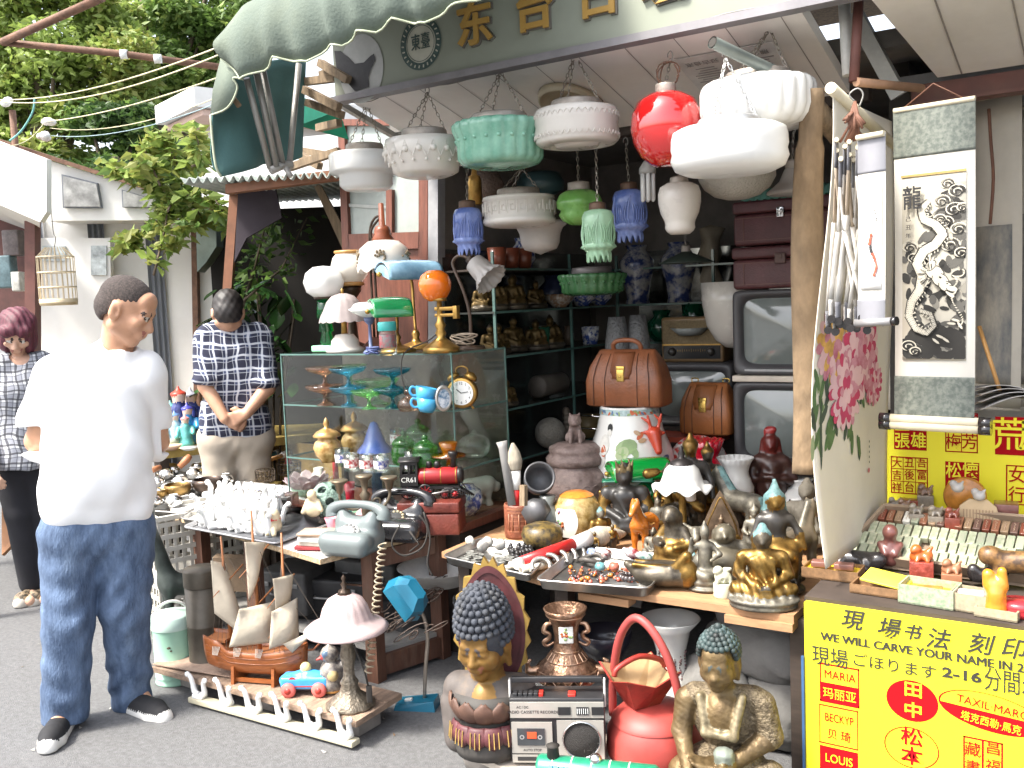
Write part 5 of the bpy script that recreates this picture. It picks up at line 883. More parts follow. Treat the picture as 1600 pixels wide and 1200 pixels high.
def tray(label,corners,z,hgt=.03,mat=steelt):
 """corners: four pixel corners of the rim, front-left first, counter-clockwise from above"""
 c=[pz(x,y,z+hgt) for x,y in corners];m=sum(c,Ve())/4;o=Ve((m.x,m.y,z));b=B();rings=[]
 def rnd(sc,dz):
  pts=[]
  for i in rg(4):
   p,a,d=c[i],c[i-1],c[(i+1)%4];r=.03
   for q in lin(0,1,6):A=p+(a-p).normalized()*r;Bq=p+(d-p).normalized()*r;pt=(A*(1-q)**2+p*2*q*(1-q)+Bq*q*q);v=(pt-m)*sc;pts.append((v.x,v.y,dz))
  return pts
 L_=[rnd(.93,.0005),rnd(.96,.004),rnd(.99,hgt*.9),rnd(1,hgt),rnd(1.025,hgt+.001),rnd(1.03,hgt-.004),rnd(1,hgt-.006),rnd(.965,.0),rnd(.93,-.0)];n=len(L_[0]);vs=sum(L_,[])
 b.add(vs,[(i*n+j,i*n+(j+1)%n,(i+1)*n+(j+1)%n,(i+1)*n+j) for i in rg(len(L_)-1) for j in rg(n)]+[tuple(rg(n))],0,True);b.top('steel_tray',mat,label,'tray',o,0,'steel trays');return c,m
tray('left steel tray with silver pocket watches behind the man in white',[(200,795),(288,800),(395,752),(265,735)],.725,.025)
tray('steel tray with loose silver chains, next to the watches',[(282,808),(375,822),(478,762),(378,752)],.73,.03)
tray('flat grey tray heaped with white porcelain hooks',[(288,822),(430,848),(560,800),(420,765)],ZT,.012,M('tin_grey',(.42,.42,.43),.4,.6))
silver=M('polished_silver',(.90,.89,.87),.22,1,v=.06);sil_d=M('watch_dial',(.8,.8,.78),.3)
WG='silver ball watches';k=1.0
for r,(y0,xs) in en(((758,(248,282,318,352)),(768,(262,295,330)),(778,(250,272)),(745,(262,300,336,366,384)),(736,(272,308,340)),(790,(240,275)))):
 for i,x in en(xs):
  p=pz(x+uni(-3,3),y0+i*-1.5+6,.735);o=T('pocket_watch','round polished silver ball watch lying among the others in the left tray','watch',p+Ve((0,0,.031)),uni(0,6),WG);B().ball((0,0,0),.036,0,18,(1,1,.85)).bd('case',silver,o);B().tu([(.034,0,.004),(.042,0,.006),(.042,.006,.012),(.042,-.006,.012),(.04,0,.006)],.0018,5).bd('ring',silver,o)
  if i%2:B().la([(0,.0310),(.018,.0290)],18).bd('dial',sil_d,o)
def loose(name,label,cat,n,xr,yr,z,fn,mat,grp=None,kind='stuff'):
 b=B();p0=pz(sum(xr)/2,sum(yr)/2,z)
 for i in rg(n):p=pz(uni(*xr),uni(*yr),z)-p0;fn(b,p)
 o=b.top(name,mat,label,cat,p0)
 if kind:o['kind']=kind
 return o
loose('silver_chains','heap of thin silver chains in the second tray','jewellery',70,(318,420),(778,800),.737,lambda b,p:b.tu([p+Ve((.02*cos(a+i*.7),.02*sin(a*1.3+i*.5),.002+.006*random.random())) for a in[uni(0,6)] for i in rg(6)],.0013,4),silver)
loose('blue_white_shards','scatter of blue and white porcelain bits beside the chain tray','porcelain',26,(398,460),(768,784),ZT+.002,lambda b,p:b.ball(p+Ve((0,0,.006)),uni(.006,.013),random.randint(0,1),6,(1,.8,.6)),[porc,M('cobalt',(.06,.10,.45),.25)])
hookp=M('white_hook_porcelain',(.82,.82,.81),.15,v=.02,ct=.5);HGp='white porcelain coat hooks in the tray'
def hookmesh():
 b=B();b.box((0,0,.006),(.034,.026,.012),bev=.004)
 for sx,h in((-1,1),(1,.84)):b.tu([(sx*.006,0,.008),(sx*.016,0,.014),(sx*.018,-.003,.034*h),(sx*.020,-.006,.052*h),(sx*.027,-.008,.062*h)],[.008,.008,.0065,.006,.0055],8);b.ball((sx*.028,-.009,.062*h),.0075,0,8)
 return b
hb=None
for r in rg(5):
 for i in rg(8-(r%2)):
  p=pz(322+i*14.5+r*5,822-r*9+i*2.2-(i*.2),ZT+.004)
  if hb is None:hb=hookmesh().top('coat_hook',hookp,'white double armed porcelain coat hook standing in the heaped tray','coat hook',p,0,HGp);c=hb
  else:c=clone(hb,p)
  c.rotation_euler=(uni(-.25,.25),uni(-.25,.25),uni(0,6));c.scale=(1.45+.25*(r%2),)*3
bronzeb=M('bronze_bowl',(.30,.19,.07),.35,.8,v=.35,vs=20);dkbowl=M('dark_bronze_bowl',(.07,.05,.04),.35,.7,v=.4,vs=20)
bowlp=[(.1,0),(14,0),(20,5),(22,13),(20.5,18),(19,18),(20.5,12),(18,6),(.1,2)]
lth('singing_bowl','brass singing bowl holding a wooden striker','bowl',278,4.15,.76,bowlp,.95,bronzeb,40);lth('singing_bowl','wide dark bronze singing bowl beside the brass one','bowl',326,4.2,.76,bowlp,1.12,dkbowl,40);lth('singing_bowl','small brass bowl at the left, half hidden by the man in white','bowl',246,4.1,.76,bowlp,.75,bronzeb,40)
B().tu([pd(280,730,4.13),pd(292,718,4.15),pd(297,712,4.16)],[.012,.017,.012],10).top('striker',M('turned_orange_wood',(.35,.14,.06),.5),'orange wood striker resting in the brass singing bowl','striker')
B().tu([pd(236,735,4.05),pd(250,730,4.1)],[.014,.011],10).top('striker',M('turned_orange_wood'),'orange wood striker in the small bowl at the left','striker')
brush_h=M('brush_hair',(.30,.26,.20),.9,v=.3,vs=80,st=(1,1,.1));whitep=M('white_plastic',(.70,.68,.64),.4)
for i,(a,c_,mt,lb) in en((((356,726),(425,700),M('striped_ring_handle',(.14,.06,.03),.5,v=.5,vs=40,c2=(.5,.45,.35),sp=.7),'long brush with brown ringed handle'),((362,734),(430,708),M('skyblue_handle',(.10,.38,.62),.4),'long brush with sky blue handle'),((378,734),(440,712),M('bamboo_ring_handle',(.5,.30,.15),.5,v=.4,vs=30),'long brush with pale bamboo ringed handle'),((340,728),(405,708),M('dark_handle',(.06,.05,.05),.5),'long brush with dark handle'))):
 A,Bq=pz(*a,.765),pz(*c_,.775);d=(Bq-A).normalized();o=T('calligraphy_brush',lb+' lying at the back of the table','brush',A,0,'long calligraphy brushes');B().tu([Ve(),Bq-A],.011,10).bd('handle',mt,o);B().tu([Bq-A,Bq-A+d*.05],[.016,.02],12).bd('ferrule',whitep,o);B().tu([Bq-A+d*.05,Bq-A+d*.09,Bq-A+d*.16],[.02,.026,.004],12).bd('bristles',brush_h,o)
for x,y,w_,lb in((415,752,.07,'small rusty wire basket left of the lotus dish'),(452,740,.09,'larger rusty wire basket with red top behind the lotus dish')):
 p=pz(x,y,ZT+.005);o=T('wire_basket',lb,'basket',p,.3,'wire baskets');b=B()
 for z in(.002,.03,.055):b.la([(w_*.62-.001,z),(w_*.62+.001,z+.002),(w_*.62+.001,z-.002),(w_*.62-.001,z)],16)
 for i in rg(16):q=2*PI*i/16;b.tu([(w_*.62*cos(q),w_*.62*sin(q),0),(w_*.66*cos(q+.2),w_*.66*sin(q+.2),.055)],.0016,4)
 for i in rg(8):b.tu([(w_*.6*cos(i),w_*.6*sin(i),.003),(-w_*.6*cos(i),-w_*.6*sin(i),.003)],.0016,4)
 b.bd('wires',M('dark_wire',(.10,.075,.055),.6,.5),o)
 if w_>.08:B().la([(0,.05),(.02,.05),(.014,.065),(.016,.075),(.008,.088),(0,.09)],16).bd('knob',M('red_knob',(.35,.03,.04),.4),o)
lil=M('lilac_glass',(.55,.42,.45),.35,v=.1,tl=.3);mintg=M('mint_glass',(.42,.62,.46),.35,tl=.2)
p=pz(482,775,ZT);k=ms(p);o=T('lotus_dish','lilac glass lotus dish with mint green base','dish',p,0);b=B()
for ring,(n,r0,z0,ln,tl_) in en(((9,18,10,24,.55),(9,14,14,24,.9))):
 for i in rg(n):
  a=2*PI*(i+.5*ring)/n;b.grid(lambda u,v:((lambda rr,w:(rr*cos(a)-w*sin(a),rr*sin(a)+w*cos(a),(z0+ln*v*sin(tl_+.4))*k))((r0+ln*v*cos(tl_))*k,(u-.5)*2*11*k*sin(PI*(.15+.8*v))**.7 if v<.98 else 0)),6,8)
b.bd('petals',lil,o,thick=.002);B().la([(0,0),(22,0),(24,6),(26,14),(0,16)],48,0,lambda th,r,z,i:r*(1+.03*sin(18*th)),k=k).bd('base',mintg,o)
p=pz(514,815,ZT);k=ms(p);R_=28*k;o=T('puzzle_ball','carved green stone puzzle ball with pierced round holes','ornament',p,face(p));gst=M('carved_green_stone',(.12,.20,.16),.5,v=.35,vs=40,c2=(.25,.36,.30),bu=.8,bs=120)
P=[('e',(0,0,R_*1.25),(R_,R_,R_))];P.append(('-e',(0,0,R_*1.25),(R_*.84,R_*.84,R_*.84)));
dirs=[(cos(a)*cos(e),sin(a)*cos(e),sin(e)) for e,n,ph in((-.75,5,.2),(.05,7,-1.45),(.8,5,.5)) for a in[ph+2*PI*i/n for i in rg(n)]]+[(0,0,1)]
for d in dirs:P.append(('-c',tuple(arr(d)*R_*.55+arr((0,0,R_*1.25))),tuple(arr(d)*R_*1.2+arr((0,0,R_*1.25))),R_*.21,R_*.24))
ball_=blob('shell',P,R_/26,[gst],.002,o,fold=lambda X,Y,Z:.0012*np.sin(260*X+90*Z)*np.sin(220*Z));B().ball((0,0,R_*1.25),R_*.62,0,20).bd('inner_ball',M('inner_stone',(.05,.08,.065),.6,v=.4,vs=50,bu=.6),ball_);B().la([(0,0),(R_*.6,0),(R_*.45,R_*.15),(R_*.55,R_*.42),(R_*.3,R_*.3)],20).bd('stand',darkwood,o)
ivory=M('ivory_resin',(.62,.52,.34),.4,v=.15,vs=20,ct=.2)
p=pz(490,808,ZT+.035);blob_top('figurine',[('e',(0,0,.03),(.032,.022,.03)),('c',(0,0,.04),(0,0,.07),.016,.012),('e',(0,-.005,.085),(.018,.018,.02)),('c',(-.02,0,.06),(-.035,-.01,.02),.009,.009),('c',(.02,0,.06),(.035,-.01,.03),.009,.009)],.0035,[ivory],'small ivory coloured seated figure in front of the green puzzle ball','figurine',p,.4,.01)
p=pz(425,832,ZT+.01);animal_m=[ivory,M('red_ribbon',(.55,.02,.03),.6)]
blob_top('figurine',[('c',(-.035,0,.028),(.035,0,.03),.022,.022),('c',(.03,0,.04),(.04,-.005,.06),.018,.018),('e',(.04,-.008,.075),(.02,.02,.018)),('e',(.036,-.004,.056),(.021,.021,.006),1),('c',(.05,-.015,.02),(.06,-.02,.006),.010,.009),('c',(.03,-.02,.02),(.03,-.03,.006),.010,.009),('c',(-.04,-.01,.02),(-.05,-.02,.006),.011,.009),('c',(-.045,.01,.035),(-.065,.01,.05),.007,.005)],.0035,animal_m,'ivory dog figure with a red collar at the table edge','figurine',p,-.3,.012)
for i,(c_,w_,d_,h_,lb) in en((((.30,.035,.04),.17,.11,.012,'red covered thin book at the bottom of the pile'),((.55,.5,.42),.15,.10,.014,'cream box near the bottom of the book pile'),((.62,.60,.56),.16,.10,.016,'white wrapped packet in the middle of the pile'),((.55,.40,.28),.15,.09,.007,'tan card in the pile beside the grey telephone'),((.58,.42,.30),.15,.085,.007,'topmost tan card of the pile under the ivory figure'))):
 p=pz(486,862,ZT);B().box((0,0,0),(w_,d_,h_),bev=.002).top('book',M('book_'+str(i)+'x',c_,.6,v=.15,vs=20),lb,'book',p+Ve((uni(-.01,.01),.06+uni(-.01,.01),.001+[.006,.020,.036,.048,.056][i])),.35+uni(-.15,.15),'piled books and packets')
b=B();p=pz(447,800,ZT);b.box((0,0,.03),(.03,.035,.06));b.box((0,-.0185,.032),(.02,.002,.04),1);b.top('match_box',[M('dull_metal',(.25,.25,.24),.5,.5),black_in],'small grey metal box standing beside the ivory dog','box',p,.4)
b=B();p=pz(455,792,ZT);b.box((0,0,.03),(.05,.05,.06),bev=.004);b.top('crystal_block',glass('smoky_block',(.6,.5,.46),.5,.35,(.4,.3,.28)),'small clear brown block left of the ivory figure','ornament',p,.3)
p=pz(573,812,ZT+.05);b=B();b.la([(0,0),(.042,0),(.042,.016),(0,.018)],32);b.la([(0,.0185),(.036,.0185)],32,1);b.xf((0,0,.02),rx=.6,rz=-.5);b.top('round_tin',[M('tin_tan',(.40,.28,.12),.4,.3),M('tin_top',(.62,.50,.46),.4,v=.35,vs=50,c2=(.6,.25,.3))],'round tan tin with pink printed lid tilted behind the grey telephone','tin',p,0)
for px,py,hh,w_,c_,lb in((548,795,42,18,(.62,.02,.05),'red glass candle cup beside the candelabra'),(526,765,90,12,(.60,.015,.02),'tall red and white plastic candle'),(500,770,40,16,(.7,.68,.62),'white milk glass cup behind the puzzle ball'),(540,812,20,26,(.05,.42,.42),'teal and white box under the red candle cup'),(520,830,22,24,(.70,.25,.30),'pink and cream round toy left of the biscuit tin')):
 p=pz(px,py,ZT);k=ms(p);B().la([(0,0),(w_*.4*k,0),(w_*.36*k,hh*.5*k),(w_*.5*k,hh*k),(w_*.44*k,hh*k),(w_*.3*k,hh*.55*k),(0,hh*.5*k)],24).top('cup',M('cup'+str(px),c_,.25,v=.08,ct=.4),lb,'cup',p)
b=B();p=pz(575,808,ZT);b.la([(0,.0),(.06,.004),(.075,.014),(.076,.017),(.058,.007),(0,.004)],40);b.top('saucer',M('green_rim_saucer',(.5,.56,.48),.3,v=.3,vs=30,c2=(.1,.32,.16),sp=.3),'saucer with green leaf pattern behind the biscuit tin','plate',p)
b=B();p=pz(590,775,ZT+.01);b.la([(0,0),(.02,0),(.022,.02),(.022,.12),(.018,.15),(.014,.155),(.014,.17),(0,.17)],20);b.top('glass_bottle',glass('bluish_glass',(.45,.58,.75),.5,.15,(.2,.35,.6)),'tall bluish glass bottle behind the candelabra','bottle',p)
p=pz(574,842,ZT);k=ms(p);o=T('candelabra','three armed dull brass candelabra with scroll arms','candelabra',p,face(p));cb=M('dull_brass',(.20,.16,.11),.45,.7,v=.3);B().la([(0,0),(22,0),(18,5),(5,8),(5,30),(7,45),(5,62),(9,70),(4,76),(6,92),(13,98),(13,101),(0,100)],24,k=k).bd('stem',cb,o)
for s in(-1,1):
 b=B();b.tu([(0,0,58*k),(s*14*k,0,48*k),(s*30*k,0,52*k),(s*38*k,0,66*k),(s*38*k,0,76*k)],2.2*k,8);b.tu([(s*8*k,0,52*k),(s*14*k,0,62*k),(s*22*k,0,62*k),(s*22*k,0,54*k),(s*16*k,0,54*k)],1.6*k,6);b.la([(0,72),(5,76),(7,88),(13,93),(13,96),(0,92)],20,c=(s*38*k,0,0),k=k);b.bd('arm',cb,o)
def phone(label,px,py,yaw,mats,size=1):
 p=pz(px,py,ZT);o=T('telephone',label,'telephone',p,face(p)+yaw,'rotary telephones');s=size
 blob('body',[('b',(0,.0,.03),(.095*s,.085*s,.03),.02,0),('b',(0,.045,.075),(.075*s,.035*s,.03),.02,0),('c',(-.07,-.045,.05),(.07,-.045,.05),.012,.012),('c',(-.06,.04,.10),(-.06,.04,.115),.012,.010),('c',(.06,.04,.10),(.06,.04,.115),.012,.010)],.006,mats,.045,o)
 b=B();b.la([(0,.012),(.018,.012),(.036,.008),(.043,.002),(.044,-.004)],36)
 for i in rg(10):a=-2.2+i*.46;b.ball((.031*cos(a),.031*sin(a),.010),.0062,1,8,(1,1,.35))
 b.xf((0,-.032,.066),rx=.62);b.bd('dial',[mats[1],mats[2]],o)
 b=B();hz=.135;b.tu([(-.10,.04,hz-.028),(-.098,.04,hz-.006),(-.06,.04,hz+.012),(0,.04,hz+.016),(.06,.04,hz+.012),(.098,.04,hz-.006),(.10,.04,hz-.028)],[.026,.022,.0145,.0135,.0145,.022,.026],16);b.bd('handset',mats[0],o);return o,p
grey_ph=M('phone_grey',(.14,.165,.165),.35,v=.06,di=.15);o,p=phone('grey rotary dial telephone at the front corner of the white table',552,862,-.6,[grey_ph,M('dial_ring',(.5,.5,.48),.25),M('dial_hole',(.12,.12,.12),.5)],.86)
b=B();A=pz(598,848,ZT+.07);b.tu([A+Ve((.012*cos(q),.012*sin(q),-.0026*q))+Ve((.0003*q,-.0010*q,0)) for q in lin(0,2*PI*22,300)],.0026,5);b.top('coiled_cord',M('tan_cord',(.36,.30,.21),.5),'tan coiled telephone cord hanging from the table corner','cord')
blk_ph=M('bakelite_black',(.018,.018,.02),.2,v=.3,ct=.3);phone('black rotary dial telephone in front of the red leather box',625,838,-.45,[blk_ph,M('dial_dark',(.05,.05,.05),.25),M('dial_gold',(.3,.25,.15),.3)],1.05)
for i,pts_ in en((((655,805),(668,825),(660,855),(630,868),(612,850),(625,820)),((662,800),(672,840),(668,880),(676,900)),((640,830),(655,850),(640,862)))):B().tu([pd(x,y,2.98) for x,y in pts_],.0032,6).top('cable',black_in,('looped','long straight','short')[i]+' black telephone flex hanging at the table corner','cable')
lb_=M('red_leather',(.13,.026,.018),.38,v=.35,vs=18,bu=.2,bs=120,di=.25,dc=(.26,.10,.06));p=pz(652,838,ZT);wbx=.215;o=T('leather_box','dark red leather box carrying the toy locomotive','box',p+Ve((0,.09,0)),face(p)-.22);B().box((0,0,.038),(wbx,.15,.076),bev=.006).bd('body',lb_,o);B().box((0,0,.098),(wbx+.006,.156,.038),bev=.006).bd('lid',lb_,o)
lp=p+Ve((-.01,.09,.119));o=T('toy_locomotive','red and black model steam locomotive standing on the red leather box','model train',lp,face(p)-.16);k=.00205;blk=M('iron_black',(.02,.018,.018),.4,.3,v=.3);rdm=M('loco_red',(.30,.018,.02),.35,v=.2)
b=B();b.la([(0,-18),(13,-18),(15,-12),(15,50),(13.5,52),(0,54)],24,axis='x',c=(0,0,0));b.v=[(x*k,y*k,(z+38)*k) for x,y,z in b.v];b.bd('boiler',rdm,o)
b=B()
for x in(-6,22,48):b.la([(15.4,x),(15.4,x+1.6)],24,axis='x');
b.v=[(x*k,y*k,(z+38)*k) for x,y,z in b.v];b.bd('band',brass,o)
b=B();b.la([(0,0),(5,0),(4.5,14),(6,18),(8,26),(8,30),(0,28)],18,c=(44,0,50));b.la([(0,0),(6,0),(6,9),(3,13),(0,13)],16,c=(16,0,51));b.la([(0,0),(5.5,0),(5.5,10),(4,13),(0,13)],16,c=(2,0,51));b.la([(0,50),(14.2,50),(14.2,58),(9,61),(0,61)],24,axis='x',c=(0,0,38));b.v=[(x*k,y*k,z*k) for x,y,z in b.v];b.bd('chimney',blk,o)
b=B()
for y in(-13,13):b.box((-32,y,34),(30,2,20));b.box((-32,y,63),(30,2,6));[b.box((xx,y,52),(3,2,18)) for xx in(-45.5,-32,-18.5)]
b.box((-46,0,40),(2,26,34));b.box((-18,0,45),(2,24,44));b.grid(lambda u,v:(-49+36*u,-17+34*v,66+6*sin(PI*v)),2,10);b.v=[(x*k,y*k,z*k) for x,y,z in b.v];b.bd('cab',blk,o,thick=.002)
b=B();b.box((4,0,19),(100,20,5));b.box((-30,0,14),(34,16,8));b.box((36,-11,14),(18,5,10),bev=1.5);[b.box((56+i*3.5,0,11-i*1.6),(2,26-i*3.4,12-i*2)) for i in rg(6)];[b.tu([(54,y,16),(78,y*.2,2)],1.1,5) for y in(-13,-9,-5,0,5,9,13)];b.tu([(50,-10,38),(66,-10,16)],1,5);b.v=[(x*k,y*k,z*k) for x,y,z in b.v];b.bd('frame',blk,o)
for y in(-12,12):
 for x,r in((-36,12),(-5,13),(28,8),(46,8)):
  b=B();b.la([(r-2,-1.5),(r,-1.5),(r,1.5),(r-2,1.5),(r-2,-1.5)],24,axis='y');b.v=[(v[0]*k,v[1]*k,v[2]*k) for v in b.v];w_=b.bd('wheel',blk,o,(x*k,y*k,r*k));b=B()
  for i in rg(8):a=2*PI*i/8;b.tu([(0,0,0),((r-2)*cos(a),0,(r-2)*sin(a))],1,4)
  b.la([(0,-2),(3,-2),(3,2),(0,2)],12,axis='y');b.v=[(v[0]*k,v[1]*k,v[2]*k) for v in b.v];b.bd('spokes',rdm,w_)
b=B();b.tu([(-5*k,-14.5*k,7*k),(36*k,-14.5*k,14*k)],1.6*k,6);b.tu([(-36*k,-14.5*k,9*k),(-5*k,-14.5*k,8*k)],1.4*k,6);b.bd('coupling_rod',M('steel_dull',(.3,.28,.27),.4,.7),o);b=B();write(b,'CR61',(-32*k,-14.3*k,34*k),12*k,0,.0004);b.bd('number',M('white_paint',(.7,.7,.66),.5),o)
metric(_seg)
# STALLS DOWN THE LANE
b=B();q=[pz(-80,770,.70),pz(34,727,.70),pz(30,700,.70),pz(-120,720,.70)]
lt=T('market_table','low yellow edged table of small goods beside the woman at the left edge','table',(0,0,0));b.add([tuple(p) for p in q]+[(p.x,p.y,p.z-.04) for p in q],[(0,1,2,3),(7,6,5,4)]+[(i,(i+1)%4,(i+1)%4+4,i+4) for i in rg(4)]);b.bd('tabletop',plank_y,lt)
for p in q:c_=p.lerp((q[0]+q[2])/2,.12);B().box((c_.x,c_.y,.33),(.05,.05,.66)).bd('leg',darkwood,lt)
goods_c=[(.6,.58,.52),(.2,.45,.5),(.5,.3,.2),(.3,.25,.2),(.65,.6,.4)]
for i in rg(12):
 u,v=random.random(),uni(.1,.9);p=q[0].lerp(q[1],u).lerp(q[3].lerp(q[2],u),v);b=B();r=uni(.02,.04);b.la([(0,0),(r,0),(r*1.3,r*.6),(r*.8,r*1.6),(r*.9,r*1.8),(0,r*1.8)],16);b.top('pot',M('goods'+str(i%5),goods_c[i%5],.4,v=.2),'small pot among the goods on the low table at the left edge','pot',p,0,'small pots on the left table')
b=B();q2=[pd(5,868,5.6),pd(72,800,5.5),pd(66,752,5.7),pd(5,758,5.8)];b.add([tuple(p) for p in q2],[(0,1,2,3)]);b.top('board',M('orange_board',(.30,.14,.06),.7,v=.2,vs=5,di=.3),'tan brown board leaning under the left table','board',thick=.02)
B().box((0,0,0),(.3,.02,.12)).top('newspaper',M('newsprint',(.5,.5,.48),.9,v=.5,vs=60),'folded newspaper under the left table','newspaper',pd(18,770,5.9),.4)
for i,(x,y,w_,h_,c_) in en(((8,425,30,50,(.10,.16,.18)),(30,440,14,30,(.5,.5,.46)),(22,380,26,40,(.12,.10,.10)))):
 b=B();p=pd(x,y,6.4);k=6.4/FPX;b.box((0,0,0),(w_*k,.1,h_*k),bev=.01);b.top('carton',M('carton'+str(i),c_,.6,v=.4,vs=20),('dark blue grey carton','small pale carton','blackish carton')[i]+' on the stall behind the woman','box',p,CAMANG)
q=[pz(238,706,.74),pz(505,676,.74),pz(505,655,.74),pz(238,672,.74)];bt=T('market_table','long yellow edged table behind the man in the checked shirt','table',(0,0,0));B().add([tuple(p) for p in q]+[(p.x,p.y,p.z-.05) for p in q],[(0,1,2,3),(7,6,5,4)]+[(i,(i+1)%4,(i+1)%4+4,i+4) for i in rg(4)]).bd('tabletop',plank_y,bt)
for p in q:c_=p.lerp((q[0]+q[2])/2,.08);B().box((c_.x,c_.y,.345),(.06,.06,.69)).bd('leg',darkwood,bt)
b=B();c_=q[0].lerp(q[1],.72);b.box((c_.x,c_.y+.12,.52),(.9,.02,.34),rz=-.05);b.bd('front_board',M('tan_board',(.36,.22,.07),.7,v=.3),bt)
def man_fig(label,px,py,t,hh,mats,group=None,z=.74):
 p=atz(px,t,z);return blob_top('figurine',[('c',(0,0,.02),(0,0,.10),.055,.035),('c',(0,0,.08),(0,0,.14),.04,.034),('c',(-.05,0,.135),(-.065,-.03,.08),.018,.018),('c',(.05,0,.135),(.05,-.04,.10),.018,.016),('e',(0,-.003,.185),(.026,.026,.03),1),('e',(0,.004,.205),(.034,.034,.014),2),('c',(0,0,.21),(0,0,.24),.014,.004,2)],.006,mats,label,'figurine',p,face(p),.012,group,hh/.24)
skinf=M('painted_skin',(.65,.5,.4),.4);FG='porcelain figures on the back table'
for px,t,hh,c1,c2,lb in((284,6,.36,(.02,.03,.14),(.4,.05,.03),'tall navy robed porcelain figure with red hat'),(296,5.9,.26,(.02,.25,.55),(.05,.05,.3),'bright blue porcelain figure beside the navy one'),(292,5.8,.20,(.12,.45,.42),(.5,.2,.2),'turquoise porcelain figure low in front'),(276,5.85,.22,(.35,.5,.6),(.1,.2,.4),'pale blue porcelain figure next to the man in white'),(302,6.1,.34,(.05,.08,.3),(.3,.3,.35),'dark blue porcelain figure close to the checked shirt'),(270,6,.27,(.5,.45,.1),(.1,.3,.3),'yellow robed porcelain figure at the left')):
 man_fig(lb,px,0,t,hh,[M('robe'+str(px),c1,.25,v=.35,vs=25,ct=.4),skinf,M('hat'+str(px),c2,.4)],FG)
lth('bowl','peach coloured porcelain bowl on the back table','bowl',268,5.65,.742,[(.1,0),(8,0),(17,8),(16,8),(.1,2)],1,M('peach_bowl',(.58,.38,.26),.4),24);lth('bowl','pale green stone bowl behind the peach one','bowl',272,5.8,.742,[(.1,0),(8,0),(13,14),(12,14),(.1,2)],1,M('celadon',(.42,.48,.38),.4,v=.25,vs=20),24);lth('cup','teal cup at the left end of the back table','cup',250,5.65,.742,[(.1,0),(6,0),(8,12),(7,12),(.1,2)],1,M('teal_cup',(.12,.42,.42),.4),20)
lth('plate','white plate on the back table right of the checked shirt','plate',410,5.6,.745,[(.1,2),(8,0),(20,5),(20,6),(8,2),(.1,3)],1,milk,28);lth('plate','small white plate on the back table left of the checked shirt','plate',296,5.62,.742,[(.1,2),(8,0),(14,4),(14,5),(.1,3)],1,milk,28)
_seg=begin()
# TRAY TABLE (front right) AND ITS STATUES
ZS=.72
tt=T('statue_table','plywood table crowded with bronze statues, lamps and steel trays','table',(0,0,0))
pts=[pz(690,862,ZS),pz(846,905,ZS),pz(1240,962,ZS),Ve((-.70,3.42,ZS)),Ve((-1.98,3.42,ZS))]
b=B();n=5;b.add([tuple(p) for p in pts]+[(p.x,p.y,ZS-.02) for p in pts],[tuple(rg(n)),tuple(reversed(rg(n,2*n)))]+[(i,(i+1)%n,(i+1)%n+n,i+n) for i in rg(n)]);b.bd('tabletop',plywood,tt)
b=B();d=pts[2]-pts[1];r_=math.atan2(d.y,d.x)
for f,w_ in((.28,.16),(.88,.18)):c_=pts[1].lerp(pts[2],f);B().box((c_.x,c_.y+.012,ZS-.031),(w_,.05,.021),rz=r_).bd('batten',plywood,tt)
for p in(pts[2]+Ve((-.0,.06,0)),pts[1]+Ve((.02,.1,0)),Ve((-.74,3.12,0)),Ve((-1.9,3.12,0)),pts[0]+Ve((.06,.06,0))):B().box((p.x,p.y,(GZ+ZS-.022)/2),(.045,.045,ZS-.022-GZ)).bd('leg',darkwood,tt)
c_,m_=tray('steel tray of old coins at the left corner of the statue table',[(692,868),(828,898),(868,852),(752,840)],ZS,.025)
tray('steel tray of beads and bracelets at the front of the statue table',[(838,905),(1012,918),(1060,868),(905,852)],ZS,.03)
coin=M('old_coin',(.24,.24,.22),.5,.5,v=.4,vs=60);CGp='old coins in the steel tray'
for i in rg(26):p=pz(uni(722,812),uni(868,884),ZS+.004);b=B();r=uni(.013,.019);b.la([(0,-.001),(r,-.001),(r,.001),(r*.9,.0012),(r*.88,.0006),(0,.0006)],20);c_=b.top('coin',coin,'dull grey old coin lying in the left steel tray','coin',p+Ve((0,0,.002+.0006*i)),0,CGp);c_.rotation_euler=(uni(-.15,.15),uni(-.15,.15),0)
for i,(x,y,lb) in en(((735,857,'leftmost'),(762,858,'middle'),(782,862,'rightmost'),(755,864,'lowest'))):p=pz(x,y,ZS);b=B();b.la([(0,-.006),(.018,-.007),(.019,.007),(0,.006)],20,axis='y');b.xf((0,0,.024),rx=.2,rz=.5*i-.3,ry=.3*i);b.top('bangle_stone',M('pale_stone',(.55,.53,.48),.5,v=.3,vs=30),lb+' pale stone disc standing among the old coins','stone',p)
loose('dark_charms','row of small black carved charms at the back of the coin tray','charms',22,(798,838),(855,872),ZS+.012,lambda b,p:(b.ball(p,uni(.010,.014),0,7,(1,.8,1.2)),b.ball(p+Ve((0,0,.014)),.008,0,6)),M('black_stone',(.02,.018,.018),.3,v=.4))
for c_,nm in(((.32,.10,.04),'brown'),((.5,.16,.02),'amber'),((.06,.05,.05),'black'),((.55,.12,.08),'coral')):
 loose(nm+'_beads',f'scatter of {nm} beads in the front steel tray','beads',34,(890,1020),(888,912),ZS+.004,lambda b,p:b.ball(p+Ve((0,0,.004)),uni(.0035,.008),0,7),M(nm+'_bead',c_,.25,v=.3,ct=.4))
silv2=M('old_silver',(.45,.43,.40),.35,.8,v=.3,vs=40,di=.4,dc=(.08,.07,.06))
